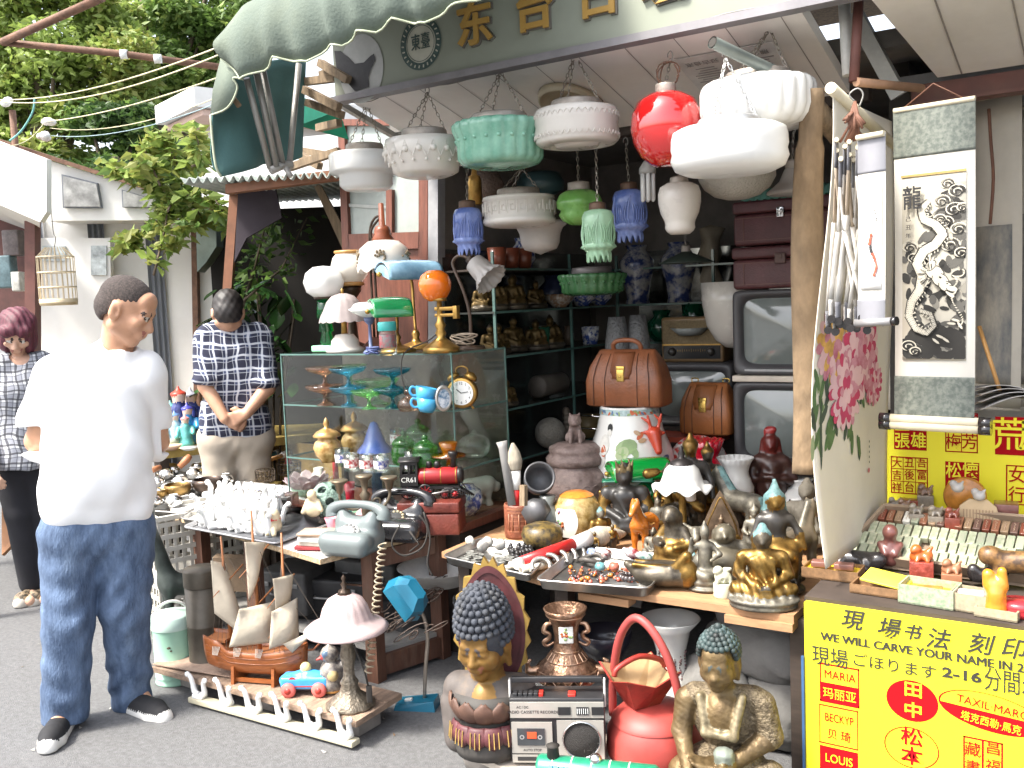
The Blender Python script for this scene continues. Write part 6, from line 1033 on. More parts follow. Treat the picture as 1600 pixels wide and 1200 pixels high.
for i in rg(5):p=pz(846+i*12,893-i*5,ZS+.004);b=B();rr=.028+.003*i;b.tu([(rr*cos(q),0,rr*sin(q)) for q in lin(-.5,PI+.5,16)],.0075,8);b.xf((0,0,.018),rx=-.9,rz=.7);b.top('bracelet',silv2,'embossed old silver bracelet stacked in the front tray','bracelet',p,0,'silver bracelets in the tray')
for px,py,R_,mt,lb in((925,880,.035,M('dark_bangle',(.10,.09,.08),.5,.3),'dark twisted metal bangle in the front tray'),(985,905,.03,M('black_bead',(.03,.03,.035),.4),'bracelet of large black beads in the front tray')):
 p=pz(px,py,ZS+.006);b=B()
 if R_>.03:b.tu([(R_*cos(q),R_*sin(q),.008+.012*sin(q)**2) for q in lin(.3,2*PI-.1,30)],.0075,8)
 else:[b.ball((R_*cos(q),R_*sin(q)*.8,.008),.0085,0,10) for q in lin(0,2*PI,17)[:-1]]
 b.top('bangle',mt,lb,'bracelet',p)
for px,py,c_,c2,lb,rz in((948,872,(.35,.03,.04),(.7,.65,.6),'red and white porcelain snuff bottle leaning in the front tray',.5),(998,872,(.36,.02,.03),(.65,.6,.6),'red snuff bottle with dark cap beside the white jade',-.9),(1018,878,(.10,.30,.26),(.7,.72,.68),'green and white porcelain snuff bottle in the front tray',-.6),(925,872,(.12,.2,.42),(.65,.68,.7),'small blue and white porcelain ball in the front tray',0),(960,895,(.5,.12,.08),(.55,.2,.14),'coral red carved stone in the front tray',.2),(938,895,(.12,.35,.38),(.2,.4,.4),'turquoise stone in the front tray',1)):
 p=pz(px,py,ZS+.01);b=B();big_='bottle' in lb;b.la([(0,0),(.012,0),(.017,.012),(.017,.036),(.009,.046),(.007,.056),(0,.057)] if big_ else[(0,0),(.014,.004),(.017,.014),(.012,.024),(0,.027)],18);b.xf((0,0,.006),rx=1.1 if big_ else 0,rz=rz);b.top('snuff_bottle' if big_ else 'stone_bead',M('snuff'+str(px)+str(py),c_,.2,v=.3,vs=50,c2=c2,sp=.5,ct=.6),lb,'snuff bottle' if big_ else 'bead',p)
carved=M('carved_bamboo',(.20,.065,.035),.5,v=.35,vs=30,bu=.5,bs=90);p=pz(812,838,ZS);k=ms(p);o=T('brush_pot','reddish carved bamboo brush pot with longevity sign','brush pot',p,face(p));B().la([(0,0),(22,0),(23,4),(23,50),(22,53),(20,53),(19.5,8),(0,6)],36,k=k).bd('pot',carved,o);b=B();R_=23.4*k
for z0,z1,a0,a1 in((46,49,-.9,.9),(41,43,-.9,.9),(12,14,-.9,.9),(35,37,-.5,.5),(28,30,-.7,.7),(21,23,-.5,.5)):b.grid(lambda u,v:(R_*sin(a0+(a1-a0)*u),-R_*cos(a0+(a1-a0)*u),(z0+(z1-z0)*v)*k),10,1)
for a in(-.72,-.45,0,.45,.72):b.tu([(R_*sin(a),-R_*cos(a),14*k),(R_*sin(a),-R_*cos(a),40*k)],1.2*k,5)
b.bd('relief',M('carved_light',(.32,.13,.07),.5),o)
B().tu([pd(800,790,2.72),pd(786,700,2.74),pd(784,690,2.74)],[.012,.013,.017],8).top('brush',M('grey_wood',(.22,.21,.20),.7),'grey wooden stick with chipped end standing in the brush pot','brush')
o=T('calligraphy_brush','fat hair brush with white ferrule and red handle standing in the brush pot','brush',pd(806,790,2.74));q0=pd(806,790,2.74)
for nm,a,c2,r,mt in(('handle',(806,790),(806,765),[.013,.013],M('red_lacquer',(.55,.02,.02),.35)),('ferrule',(806,765),(805,735),[.014,.016],whitep),('bristles',(805,735),(801,692),[.017,.024,.018,.003],brush_h)):
 A,Bq=pd(*a,2.74)-q0,pd(*c2,2.74)-q0;B().tu([A.lerp(Bq,i/(len(r)-1)) for i in rg(len(r))],r,12).bd(nm,mt,o)
B().tu([pd(818,790,2.72),pd(818,758,2.72)],.012,4).top('wooden_slip',oldwood,'short flat wooden slip standing in the brush pot','stick')
q0=pz(806,882,ZS+.03);q1=pz(945,832,ZS+.06);d=(q1-q0).normalized();Lb=(q1-q0).length;o=T('large_brush','very large red handled brush with white collar lying across the trays','brush',q0)
for nm,f0,f1,r,mt in(('end_cap',0,.06,[.017,.0175],whitep),('handle',.06,.62,[.0185,.0195],M('red_lacquer')),('collar',.62,.82,[.021,.026],whitep),('bristles',.82,1.25,[.026,.034,.030,.02,.006],M('bristle_pale',(.42,.38,.30),.9,v=.35,vs=90,st=(1,1,.3)))):
 b=B();m=len(r);b.tu([d*(Lb*(f0+(f1-f0)*i/(m-1)))+Ve((0,0,-.012*max(0,f0+(f1-f0)*i/(m-1)-.85)*6)) for i in rg(m)],r,16);b.bd(nm,mt,o)
for i,(x,y,r) in en(((797,884,.0135),(814,890,.012),(825,888,.013),(787,888,.008))):
 A=pz(x,y,ZS+.018);b=B();dd=(d+Ve((.0,.25*(i-1),0))).normalized();b.tu([A,A+dd*.09-Ve((0,0,.012))],r,14);b.tu([A-dd*.0015,A+dd*.0005],r*.6,12,1);b.top('rolled_scroll',[M('scroll_paper',(.66,.60,.48),.7,v=.1),M('scroll_core',(.25,.22,.18),.7)],('pale rolled scroll end with dark core','pale scroll end hanging lowest over the edge','round cream scroll end next to the bead tray','thinnest scroll end at the left')[i]+' under the large red brush','scroll',(0,0,0),0,'rolled scroll ends under the brush')
urn_m=M('incense_stone',(.15,.10,.085),.6,v=.35,vs=25,c2=(.28,.21,.19),bu=.5,bs=70,di=.3,dc=(.07,.05,.045));p=pz(903,805,ZS);k=ms(p);o=T('incense_urn','big brown stone urn with a lion figure on its lid','urn',p,face(p));B().la([(0,0),(36,0),(42,6),(56,35),(58,52),(52,70),(42,78),(41,84)],44,k=k).bd('bowl',urn_m,o)
l_=B().la([(41,80),(46,84),(47,92),(43,97),(40,99),(42,103),(41,109),(30,114),(0,116)],44,k=k).bd('lid',urn_m,o)
z0=114*k;s=k*42;blob('lion',[('c',(0,.12*s,z0+.25*s),(0,-.05*s,z0+.6*s),.26*s,.22*s),('e',(0,-.16*s,z0+.85*s),(.25*s,.24*s,.24*s)),('e',(0,-.38*s,z0+.78*s),(.13*s,.12*s,.11*s)),('c',(-.15*s,-.1*s,z0+1.0*s),(-.18*s,-.08*s,z0+1.14*s),.06*s,.04*s),('c',(.15*s,-.1*s,z0+1.0*s),(.18*s,-.08*s,z0+1.14*s),.06*s,.04*s),('c',(-.16*s,-.2*s,z0+.5*s),(-.18*s,-.28*s,z0+.05*s),.09*s,.09*s),('c',(.16*s,-.2*s,z0+.5*s),(.18*s,-.28*s,z0+.05*s),.09*s,.09*s),('e',(-.24*s,.1*s,z0+.2*s),(.14*s,.22*s,.2*s)),('e',(.24*s,.1*s,z0+.2*s),(.14*s,.22*s,.2*s))],.06*s,[urn_m],.05*s,l_)
b=B()
for sg in(-1,1):
 for j in rg(3):a=sg*.55+.28*(j-1);b.tu([(56*k*sin(a+.13*cos(q)),-56.5*k*cos(a+.13*cos(q)),48*k+8*k*sin(q*1.0)) for q in lin(0,4.5,10)],1.3*k,5)
b.bd('relief',urn_m,o)
for s_ in(-1,1):B().tu([(s_*50*k,0,74*k),(s_*58*k,0,74*k),(s_*57*k,0,62*k)],3.5*k,8).bd('ear_handle',urn_m,o)
lth('ginger_jar','satsuma style gilt jar with white flower panel','vase',903,838,ZS,[(.1,0),(26,0),(34,10),(38,30),(36,52),(26,66),(18,70),(.1,71)],1,M('satsuma_gilt',(.42,.26,.06),.3,v=.5,vs=45,c2=(.46,.34,.15),ct=.4,sp=.3),40,parts=('body',('orange_top',[(27,65.8),(18.5,70.6),(.1,71.6)],M('orange_glaze',(.55,.19,.03),.3,v=.3,vs=60))))
p=pz(903,838,ZS);k=ms(p);b=B();f_=lambda a,z:((38.3-max(0,abs(z-32)-8)*.16-max(0,z-50)*.5)*k*sin(a),-(38.3-max(0,abs(z-32)-8)*.16-max(0,z-50)*.5)*k*cos(a),z*k)
o_=[o for o in C.objects if o.get('label','').startswith('satsuma')][0];b.grid(lambda u,v:f_(-.55+(u-.5)*1.15*sin(PI*(.12+.76*v))**.6,6+50*v),10,12);pan=b.bd('panel',M('panel_white',(.72,.70,.64),.25,v=.02,ct=.4),o_);b=B()
for i in rg(40):a,z=-.75+gauss(0,.12)-.1,14+abs(gauss(0,13));q=f_(a,z);b.ball((q[0]*1.012,q[1]*1.012,q[2]),uni(1.2,2.8)*k,random.randint(0,2),6)
b.bd('flowers',[M('flower_rust',(.4,.10,.03),.4),M('flower_violet',(.35,.22,.36),.4),M('flower_green',(.12,.24,.08),.4)],pan)
lth('bowl','black lacquer bowl with worn gold pattern beside the brush pot','bowl',848,856,ZS,[(.1,0),(18,0),(30,10),(33,22),(29,34),(16,39),(.1,40)],1,M('lacquer_gold',(.03,.026,.022),.4,v=.3,vs=55,c2=(.17,.115,.03),sp=.3),36)
lth('metal_pot','grey metal cup tipped on its side above the brush pot','pot',842,3.35,ZS+.19,[(.1,0),(20,0),(24,8),(24,34),(21,34),(20,6),(.1,4)],1,M('pewter_dark',(.10,.10,.105),.5,.5,v=.3),32).rotation_euler=(1.15,.5,.4)
b=B();p=atz(838,3.25,ZS+.105);b.la([(0,-.03),(.045,-.03),(.045,.03),(.036,.034),(.034,.03),(0,.03)],6,axis='y');b.top('hexagonal_box',M('pewter_dark'),'grey hexagonal metal box standing behind the brush pot','box',p,.2);b=B();p=atz(858,3.3,ZS);b.la([(0,0),(.03,0),(.05,.05),(.04,.1),(.02,.12),(.03,.15),(0,.15)],28);b.top('vase',M('dusty_smoke',(.13,.14,.13),.3,v=.4),'dusty dark glass vase behind the black lacquer bowl','vase',p)
q6=lambda P:[q if len(q)>(5 if q[0][-1]=='c' else 3) else q+(0,) for q in P]
bronze=M('bronze_dark',(.055,.045,.035),.4,.6,v=.45,vs=35,c2=(.13,.11,.08));gilt=M('worn_gilt',(.22,.13,.035),.38,.85,v=.45,vs=45,di=.75,dc=(.06,.045,.03));bluepat=M('blue_patina',(.06,.12,.13),.6,v=.5,vs=40,c2=(.16,.30,.30));graybr=M('grey_bronze',(.12,.11,.095),.5,.5,v=.4,vs=35,c2=(.24,.22,.17))
def seated(base=True):
 P=[('c',(-.30,-.02,.20),(.04,-.20,.17),.10,.075),('c',(.30,-.02,.20),(-.04,-.20,.17),.10,.075),('e',(0,.03,.22),(.26,.20,.12)),('c',(0,.04,.28),(0,.03,.52),.16,.165),('e',(0,.01,.54),(.21,.13,.12)),('c',(-.19,.03,.60),(.19,.03,.60),.07,.07),('c',(-.24,.02,.58),(-.29,.02,.38),.07,.06),('c',(-.29,.02,.38),(-.06,-.20,.28),.06,.045),('c',(.24,.02,.58),(.29,.02,.38),.07,.06),('c',(.29,.02,.38),(.06,-.20,.28),.06,.045),('c',(0,.02,.62),(0,.0,.74),.06,.055,1),('e',(0,-.015,.80),(.088,.10,.11),1),('c',(0,-.10,.80),(0,-.115,.775),.014,.018,1),('e',(-.092,.01,.79),(.015,.03,.05),1),('e',(.092,.01,.79),(.015,.03,.05),1),('e',(0,.015,.85),(.10,.105,.085),2),('e',(0,.02,.945),(.05,.05,.05),2),('e',(-.03,-.21,.25),(.06,.035,.03),1),('e',(.03,-.215,.26),(.055,.03,.028),1),('c',(-.12,-.09,.58),(.02,-.15,.34),.022,.022),('c',(.1,-.1,.6),(.16,-.12,.36),.02,.02)]
 if base:P+=[('e',(0,-.03,.10),(.42,.30,.07),3),('e',(0,-.03,.03),(.40,.29,.055),3)]
 return q6(P)
def statue(label,px,py,hpx,mats,P=None,rz=0,k=.045,res=.019,cat='statue',z=ZS,group=None,name='statue',fold=None):
 p=pz(px,py,z);return blob_top(name,P or seated(),res,mats,label,cat,p,face(p)+rz,k,group,hpx*ms(p),fold)
robef=lambda X,Y,Z:.008*np.sin(60*X+25*Z)*(Z<.62)*(Z>.12)
statue('gold robed seated Buddha statuette with blue patina head on a dark base',1193,946,132,[gilt,bronze,bluepat,graybr],fold=robef)
statue('small dark bronze seated figure with raised arms between the laughing Buddha and jade seal',1103,922,112,[graybr,graybr,graybr,graybr],[('c',(-.16,-.02,.26),(.02,-.12,.22),.08,.06),('c',(.16,-.02,.26),(-.02,-.12,.22),.08,.06),('c',(0,.02,.28),(0,.02,.52),.10,.10),('e',(0,.02,.62),(.10,.085,.09)),('c',(0,0,.7),(0,0,.76),.04,.04,1),('e',(0,-.01,.82),(.065,.07,.08),1),('c',(0,0,.88),(0,0,.99),.05,.012,2),('c',(-.1,.02,.64),(-.2,-.04,.55),.035,.03),('c',(-.2,-.04,.55),(-.18,-.08,.75),.03,.025),('c',(.1,.02,.64),(.2,-.04,.52),.035,.03),('c',(.2,-.04,.52),(.08,-.14,.46),.03,.025),('e',(0,0,.13),(.22,.17,.07),3),('e',(0,0,.04),(.25,.2,.05),3)],res=.017)
buddha_l=[('e',(0,0,.30),(.42,.34,.30)),('e',(0,-.12,.34),(.34,.26,.26),1),('c',(-.36,-.08,.14),(-.05,-.28,.10),.12,.09),('c',(.36,-.08,.14),(.05,-.28,.10),.12,.09),('e',(0,.05,.58),(.30,.2,.14)),('e',(0,-.06,.80),(.17,.17,.175),1),('e',(-.17,-.02,.76),(.03,.05,.11),1),('e',(.17,-.02,.76),(.03,.05,.11),1),('c',(0,-.22,.82),(0,-.25,.78),.02,.032,1),('-c',(-.06,-.235,.715),(.06,-.235,.715),.022,.022),('e',(-.09,-.16,.75),(.06,.06,.05),1),('e',(.09,-.16,.75),(.06,.06,.05),1),('-c',(-.1,-.22,.845),(-.03,-.245,.84),.012,.012),('-c',(.1,-.22,.845),(.03,-.245,.84),.012,.012),('c',(-.3,.02,.56),(-.42,-.05,.34),.11,.09),('c',(.3,.02,.56),(.44,-.06,.36),.11,.09),('c',(-.42,-.05,.34),(-.3,-.26,.24),.09,.06),('c',(.44,-.06,.36),(.3,-.26,.24),.09,.06)]
statue('grinning bald laughing Buddha statuette in grey bronze',1132,905,92,[graybr,M('bronze_face',(.16,.14,.10),.4,.5,v=.3),graybr],buddha_l,.1,.05)
statue('bald dark Buddha statuette with gold robe seated sideways',1055,888,110,[gilt,bronze,bronze,gilt],[('e',(0,0,.26),(.30,.24,.22)),('c',(-.2,-.1,.14),(.1,-.24,.10),.10,.08),('c',(.22,-.08,.14),(.0,-.2,.3),.10,.07),('c',(0,.02,.4),(0,0,.58),.17,.13,1),('e',(-.03,-.04,.76),(.135,.14,.15),1),('c',(-.05,-.18,.76),(-.05,-.19,.73),.015,.022,1),('e',(.1,.02,.73),(.02,.035,.07),1),('c',(.14,0,.56),(.26,-.08,.38),.07,.06,1),('c',(.26,-.08,.38),(.1,-.22,.36),.055,.045),('c',(-.14,0,.56),(-.25,-.06,.40),.07,.055),('c',(-.25,-.06,.4),(-.12,-.22,.40),.055,.04,1)],-.35,.05)
p=pz(1042,918,ZS);blob_top('gilt_boat',[('e',(0,0,.04),(.095,.05,.035)),('c',(-.06,0,.03),(-.11,0,.065),.025,.012),('c',(.06,0,.03),(.09,0,.02),.03,.02),('c',(-.09,-.02,.07),(.05,-.03,.06),.006,.006,1),('c',(-.09,.02,.07),(.05,.03,.06),.006,.006,1),('e',(.06,-.02,.05),(.03,.03,.04),1),('c',(.03,-.03,.07),(.06,-.03,.10),.012,.016,1)],.004,[bronze,gilt],'black and gold bronze boat shaped base at the front table edge','ornament',p,face(p)-.1,.012)
jadew=M('white_jade',(.62,.62,.48),.3,v=.08,tl=.25,ct=.3);p=pz(1130,932,ZS);o=T('jade_seal','white jade cylinder seal topped by a curled lion','seal',p,face(p));k=ms(p);B().la([(0,0),(14.5,0),(15,2),(15,21),(14,22),(0,22)],32,k=k).bd('cylinder',jadew,o);blob('lion',[('e',(0,0,32*k),(13*k,11*k,11*k)),('e',(-7*k,-4*k,43*k),(7.5*k,7*k,7*k)),('e',(-11*k,-8*k,41*k),(4*k,3*k,3*k)),('c',(4*k,0,42*k),(11*k,0,44*k),5*k,3*k),('c',(10*k,-4*k,30*k),(12*k,-6*k,24*k),4*k,3*k),('c',(-8*k,-7*k,30*k),(-9*k,-9*k,24*k),4*k,3*k),('-e',(0,-12*k,29*k),(3*k,5*k,3.5*k))],.0016,[jadew],.004,o)
stand_=[('c',(-.07,0,.06),(-.06,0,.44),.055,.075),('c',(.07,0,.06),(.06,0,.44),.055,.075),('e',(0,0,.42),(.13,.09,.10)),('c',(0,0,.46),(0,0,.62),.085,.10,1),('e',(0,-.005,.67),(.125,.08,.07),1),('c',(0,0,.72),(0,0,.78),.035,.035,1),('e',(0,-.01,.83),(.055,.06,.07),1),('c',(0,-.065,.83),(0,-.075,.815),.009,.012,1),('c',(0,0,.87),(0,0,.99),.06,.014,2),('e',(0,0,.885),(.066,.066,.022),2),('c',(-.12,0,.69),(-.17,-.02,.54),.036,.03,1),('c',(-.17,-.02,.54),(-.10,-.12,.50),.03,.024,1),('c',(.12,0,.69),(.18,-.02,.54),.036,.03,1),('c',(.18,-.02,.54),(.20,-.08,.40),.03,.024,1),('c',(-.14,.02,.66),(-.20,.0,.2),.02,.03,2),('c',(.14,.02,.66),(.22,.0,.25),.02,.03,2),('c',(-.1,-.06,.36),(.1,-.08,.28),.025,.025,2),('e',(0,0,.03),(.17,.13,.045),3)]
stand_=q6(stand_)
statue('black seated king statuette with crown and gold cloak behind the big brush',978,838,118,[gilt,M('black_lacquer_fig',(.03,.028,.026),.4,v=.4),M('crown_dull',(.16,.12,.06),.4,.6),bronze],[(*q[:5],{0:1,1:1,2:2,3:3}[q[5]]) if q[0]=='c' else(*q[:3],{0:1,1:1,2:1,3:3}[q[3]]) for q in seated(False)]+[('c',(-.24,.05,.6),(-.36,-.02,.2),.07,.10),('c',(.24,.05,.6),(.36,-.02,.2),.07,.10),('c',(-.3,-.06,.16),(-.1,-.22,.10),.08,.06),('c',(.3,-.06,.16),(.1,-.22,.10),.08,.06)]+[('c',(.09*cos(a),.09*sin(a),.9),(.12*cos(a),.12*sin(a),1.02),.03,.012,2) for a in lin(0,5.5,7)])
p=pz(1008,862,ZS);amb=M('amber_glaze',(.45,.13,.015),.15,v=.35,vs=25,ct=.8);animal('horse','glossy amber glazed horse figurine with cream mane','figurine',p,face(p)+1.15+PI,88*ms(p),[amb,M('cream_glaze',(.7,.6,.42),.2)])
SG='gilt standing deities'
statue('gilt deity statuette with broad flame scarf, left of the crowned pair',1046,838,118,[gilt,gilt,bronze,bronze],stand_+[('c',(-.14,.05,.86),(-.26,.05,.84),.05,.07),('e',(.12,.08,.80),(.12,.05,.20),2)],.15)
statue('tall crowned deity statuette with golden face and black body',1082,840,168,[bronze,M('black_lacquer_fig'),gilt,bronze],[(*q[:5],2) if(q[0]=='c' and q[2][2]>.75) else((*q[:3],2) if q[0]=='e' and q[1][2]>.8 else q) for q in stand_],-.1)
statue('golden crowned deity holding a lotus, right of the tall one',1108,825,138,[gilt,bronze,gilt,bronze],stand_+[('e',(.03,-.12,.6),(.06,.04,.07))],.2)
statue('small horned ram head bronze in front of the tall deity',1088,862,46,[graybr],[('c',(0,.1,.3),(0,-.05,.6),.3,.25),('c',(0,-.1,.7),(0,-.35,.5),.2,.12),('c',(-.15,-.05,.8),(-.4,.0,.95),.09,.05),('c',(-.4,0,.95),(-.5,-.1,.7),.06,.03),('c',(.15,-.05,.8),(.4,.0,.95),.09,.05),('c',(.4,0,.95),(.5,-.1,.7),.06,.03)],res=.05)
p=pz(1128,868,ZS);k=ms(p);o=T('aureole_plaque','bronze leaf shaped plaque with a small standing figure in relief','plaque',p,face(p)+.1);b=B();ol=[(-22,4),(-30,26),(-26,52),(-12,82),(0,102),(12,82),(26,52),(30,26),(22,4)];b.prism([(x*k,z*k) for x,z in ol],5*k);b.xf((0,0,0),rx=-.08);b.bd('leaf',M('plaque_brown',(.16,.11,.07),.5,.5,v=.35,vs=35),o);blob('relief_figure',[(q[0],*[tuple(arr(e)*62*k*arr((1,.5,1))+arr((0,-1*k,4*k))) if isinstance(e,tuple) else(e*62*k if isinstance(e,float) else 0) for e in q[1:]]) if q[0]=='c' else('e',tuple(arr(q[1])*62*k*arr((1,.5,1))+arr((0,-1*k,4*k))),tuple(arr(q[2])*62*k)) for q in stand_],.0019,[M('plaque_brown')],.003,o)
B().tu([(x*k*.8,-1*k,(z*.85+6)*k) for x,z in ol],1.3*k,5).bd('rim',gilt,o)
p=pz(1158,840,ZS);animal('horse','dark bronze rearing horse statuette behind the plaque','statue',p,face(p)+2.6,108*ms(p),[graybr,bluepat])
p=pz(1246,905,ZS);animal('horse','bronze horse statuette seen from its rump at the right table end','statue',p,face(p)+PI/2-.5,118*ms(p),[M('horse_bronze',(.22,.18,.13),.4,.5,v=.3),graybr])
statue('grey stone monk figure at the right end of the table',1262,862,118,[M('grey_stone',(.13,.115,.09),.8,v=.3,bu=.4)]*4,seated(False),-.2)
statue('gilt faced green haired deity seated with one knee raised',1213,925,180,[bronze,M('blacklac2',(.04,.036,.032),.35,.3,v=.4),bluepat,bronze],[('c',(-.12,-.02,.42),(.1,-.14,.36),.085,.06,2+2),('c',(.13,-.02,.40),(.12,-.10,.18),.075,.05,4),('e',(0,.02,.40),(.17,.13,.09),4),('c',(0,.02,.42),(0,.02,.58),.085,.095,1),('e',(0,.01,.64),(.13,.08,.07),1),('c',(0,0,.68),(0,0,.74),.035,.034,4),('e',(0,-.01,.79),(.058,.062,.075),4),('c',(0,-.07,.79),(0,-.08,.775),.009,.012,4),('c',(0,.01,.84),(0,.01,.98),.068,.02,2),('e',(0,.02,.84),(.075,.07,.04),2),('c',(.06,.04,.82),(.10,.04,.62),.03,.02,2),('c',(-.06,.04,.82),(-.10,.04,.62),.03,.02,2),('c',(-.13,0,.65),(-.18,-.03,.5),.036,.03,1),('c',(-.18,-.03,.5),(-.1,-.13,.46),.03,.024,4),('c',(.13,0,.65),(.2,-.02,.52),.036,.03,1),('c',(.2,-.02,.52),(.24,-.04,.40),.03,.024,4),('e',(0,0,.24),(.19,.15,.09),3),('e',(0,0,.12),(.22,.18,.06),3),('e',(0,0,.04),(.25,.2,.05),3)],.1).data.materials.append(gilt)
statue('dark bronze figure half hidden behind the green haired deity',1180,880,96,[graybr]*4,stand_,0)
lth('drum_pot','black pot with gold band like a small drum behind the laughing Buddha','pot',1158,882,ZS,[(.1,0),(30,0),(34,14),(36,30),(33,34),(30,34),(31,20),(.1,18)],.58,bronze,32,parts=('body',('gold_band',[(34.4,25),(36.6,29),(36,32),(33,34.6)],gilt)))
for i,(x,y,h_) in en(((940,850,60),(958,862,46),(1022,872,50),(1030,850,80),(1062,845,90),(1120,858,60),(1140,872,56),(1176,868,70),(1085,905,44),(1160,915,52),(1226,905,80),(1236,935,46),(1200,870,88),(930,868,40))):
 statue('small tarnished bronze statuette packed between the larger statues',x,y,h_,[(gilt,bronze,graybr)[i%3],(graybr,gilt,bronze)[i%3],bluepat if i%4==0 else bronze,bronze],stand_ if i%2 else None,uni(-.5,.5),.045,.03,group='small statuettes between the larger statues')
P=[('c',(0,0,.05),(0,0,.35),.17,.155),('c',(0,0,.35),(0,0,.58),.15,.13),('c',(-.11,.0,.64),(.11,.0,.64),.075,.075),('c',(-.15,0,.62),(-.2,-.03,.46),.06,.06),('c',(.15,0,.62),(.2,-.03,.46),.06,.06),('c',(-.2,-.03,.46),(-.02,-.15,.5),.05,.03),('c',(.2,-.03,.46),(.02,-.15,.48),.05,.03),('c',(0,0,.68),(0,0,.76),.05,.05,1),('e',(0,-.01,.81),(.065,.07,.08),1),('c',(0,-.075,.81),(0,-.085,.79),.01,.014,1),('e',(0,.02,.86),(.075,.075,.06),1),('e',(-.01,.03,.94),(.06,.055,.06),2),('e',(.03,.0,.97),(.035,.035,.03),2),('c',(-.07,.03,.85),(-.09,.03,.66),.03,.04,1),('c',(.07,.03,.85),(.09,.03,.66),.03,.04,1)]
statue('dark red wood goddess statue with tall topknot, hands folded',1206,815,150,[M('rosewood_dark',(.045,.018,.014),.35,v=.4,vs=25,spec=.6),M('rosewood_head',(.10,.015,.012),.3,v=.4),M('rosewood_red',(.26,.025,.025),.3)],P,0,.03,.014,fold=lambda X,Y,Z:.006*np.sin(55*X+18*Z)*(Z<.6))
banker_g='table lamps among the statues'
banker('green glass bankers lamp shade standing high above the statues',1000,3.4,ZS,95,82,.35,M('banker_green2',(.005,.30,.045),.12,v=.12,ct=.9),banker_g)
banker('green bankers lamp tipped so its white lining and bulb face the viewer',976,3.2,ZS,82,52,-.05,M('banker_green3',(.02,.16,.09),.2,v=.2,ct=.6),banker_g,False)
l2=[o for o in C.objects if o.get('label','').startswith('green bankers lamp tipped')][0];l2.rotation_euler[0]=-1.15;l2.location=pd(976,800,3.22)+Ve((0,.02,-.01))
lth('bankers_lamp','green glass lamp shade behind the tipped one','lamp',1014,3.38,ZS+.08,[(.1,42),(10,40),(22,28),(26,10),(26,0)],1,bank_g,28)
k_=1;p=pz(1068,850,ZS);k=ms(p);o=T('table_lamp','white ruffled glass shade lamp with dark finial among the statues','lamp',p,0,banker_g);B().la([(46,88),(42,91),(34,96),(30,106),(26,118),(18,126),(10,128)],80,0,lambda th,r,z,i:(r*(1+(.04*sin(8*th) if i<2 else 0)),(5*k*sin(8*th) if i<2 else 0)),k=k).bd('shade',milk,o,thick=.002);B().la([(19,125),(17,131),(8,135),(4,138),(6,143),(3,148),(4,152),(0,156)],20,k=k).bd('finial',M('dark_iron',(.035,.03,.03),.4,.4),o);B().la([(0,0),(22,0),(20,6),(6,10),(5,110),(0,112)],20,k=k).bd('stem',brass,o);B().la([(6,70),(8,72),(8,104),(6,106)],16,c=(14*k,0,0),k=k).bd('candle_tube',whitep,o)
lth('glass_vase','deep red glass lamp vase with crimped rim','vase',1104,804,ZS,[(.1,34),(20,34),(32,44),(36,60),(33,76),(22,88),(20,94),(24,102),(29,118),(27,118),(.1,100)],1,M('ruby_glass',(.42,.004,.02),.1,v=.1,ct=1),64,lambda th,r,z,i:(r*(1+(.05*sin(14*th) if i in(8,9) else 0)),.003*sin(14*th) if i in(8,9) else 0),parts=('bowl',('foot',[(.1,0),(22,0),(20,10),(10,16),(12,34),(.1,34)],bronze)))
lth('glass_vase','white swirled milk glass vase on a dark foot','vase',1151,820,ZS,[(16,37),(22,42),(27,52),(27,60),(22,74),(19,84),(22,96),(28,106),(27,107),(20,94),(.1,60)],1,milk,90,lambda th,r,z,i:r*(1+.035*sin(20*(th+i*.12))),parts=('bowl',('foot',[(.1,0),(22,0),(20,8),(8,16),(10,30),(18,37),(.1,37)],dkbronze)))
lth('oil_lamp','white glass oil lamp globe with small black mark, partly behind the scroll','lamp',1252,815,ZS,[(10,10),(24,14),(35,26),(36,36),(28,48),(16,54),(14,58),(18,66),(19,68),(.1,67)],1,milk,40,parts=('globe',('base',[(.1,0),(20,0),(24,8),(20,14),(.1,14)],M('grey_enamel',(.25,.25,.24),.4))))
b=B();p=pz(1252,815,ZS);k=ms(p)
for _ in rg(7):a=-.55+gauss(0,.07);b.ball((34*k*sin(a),-34.5*k*cos(a),(36+gauss(0,3))*k),1.4*k,0,6)
[b.bd('painted_mark',ink,o) for o in list(C.objects) if o.get('label','').startswith('white glass oil lamp globe')]
vs_m=M('rose_vase',(.74,.73,.69),.15,v=.02,ct=.6);p=pz(988,798,ZS);k=ms(p)*1.12;o=T('porcelain_vase','big white porcelain vase with painted ladies and red deer head handle','vase',p,face(p));pv=[(.1,0),(40,0),(52,20),(62,50),(58,74),(46,100),(40,122),(40,128)];pv=[(r,z*1.16) for r,z in pv];bd_=B().la([(r*k,z*k) for r,z in pv]+[(34*k,148*k),(0,130*k)],48).bd('body',vs_m,o)
rad=lambda z:interp(z,[q[1] for q in pv],[q[0] for q in pv]);f_=lambda a,z,e=.5:((rad(z)+e)*k*sin(a),-(rad(z)+e)*k*cos(a),z*k);b=B()
b.grid(lambda u,v:f_(2*PI*u,138+8*v),48,1,0)
def leaf_(a,z,w,h_,m,rot=0):b.add([f_(a+(w*cos(q)*cos(rot)-h_*sin(q)*sin(rot))/rad(z),z+w*cos(q)*sin(rot)+h_*sin(q)*cos(rot),.9+.05*m) for q in lin(0,2*PI,13)[:-1]],[tuple(rg(12))],m)
for i in rg(26):a=uni(-1.3,1.3);leaf_(a,142+uni(-2,2),3,1.6,choice((1,2,3)),uni(0,3))
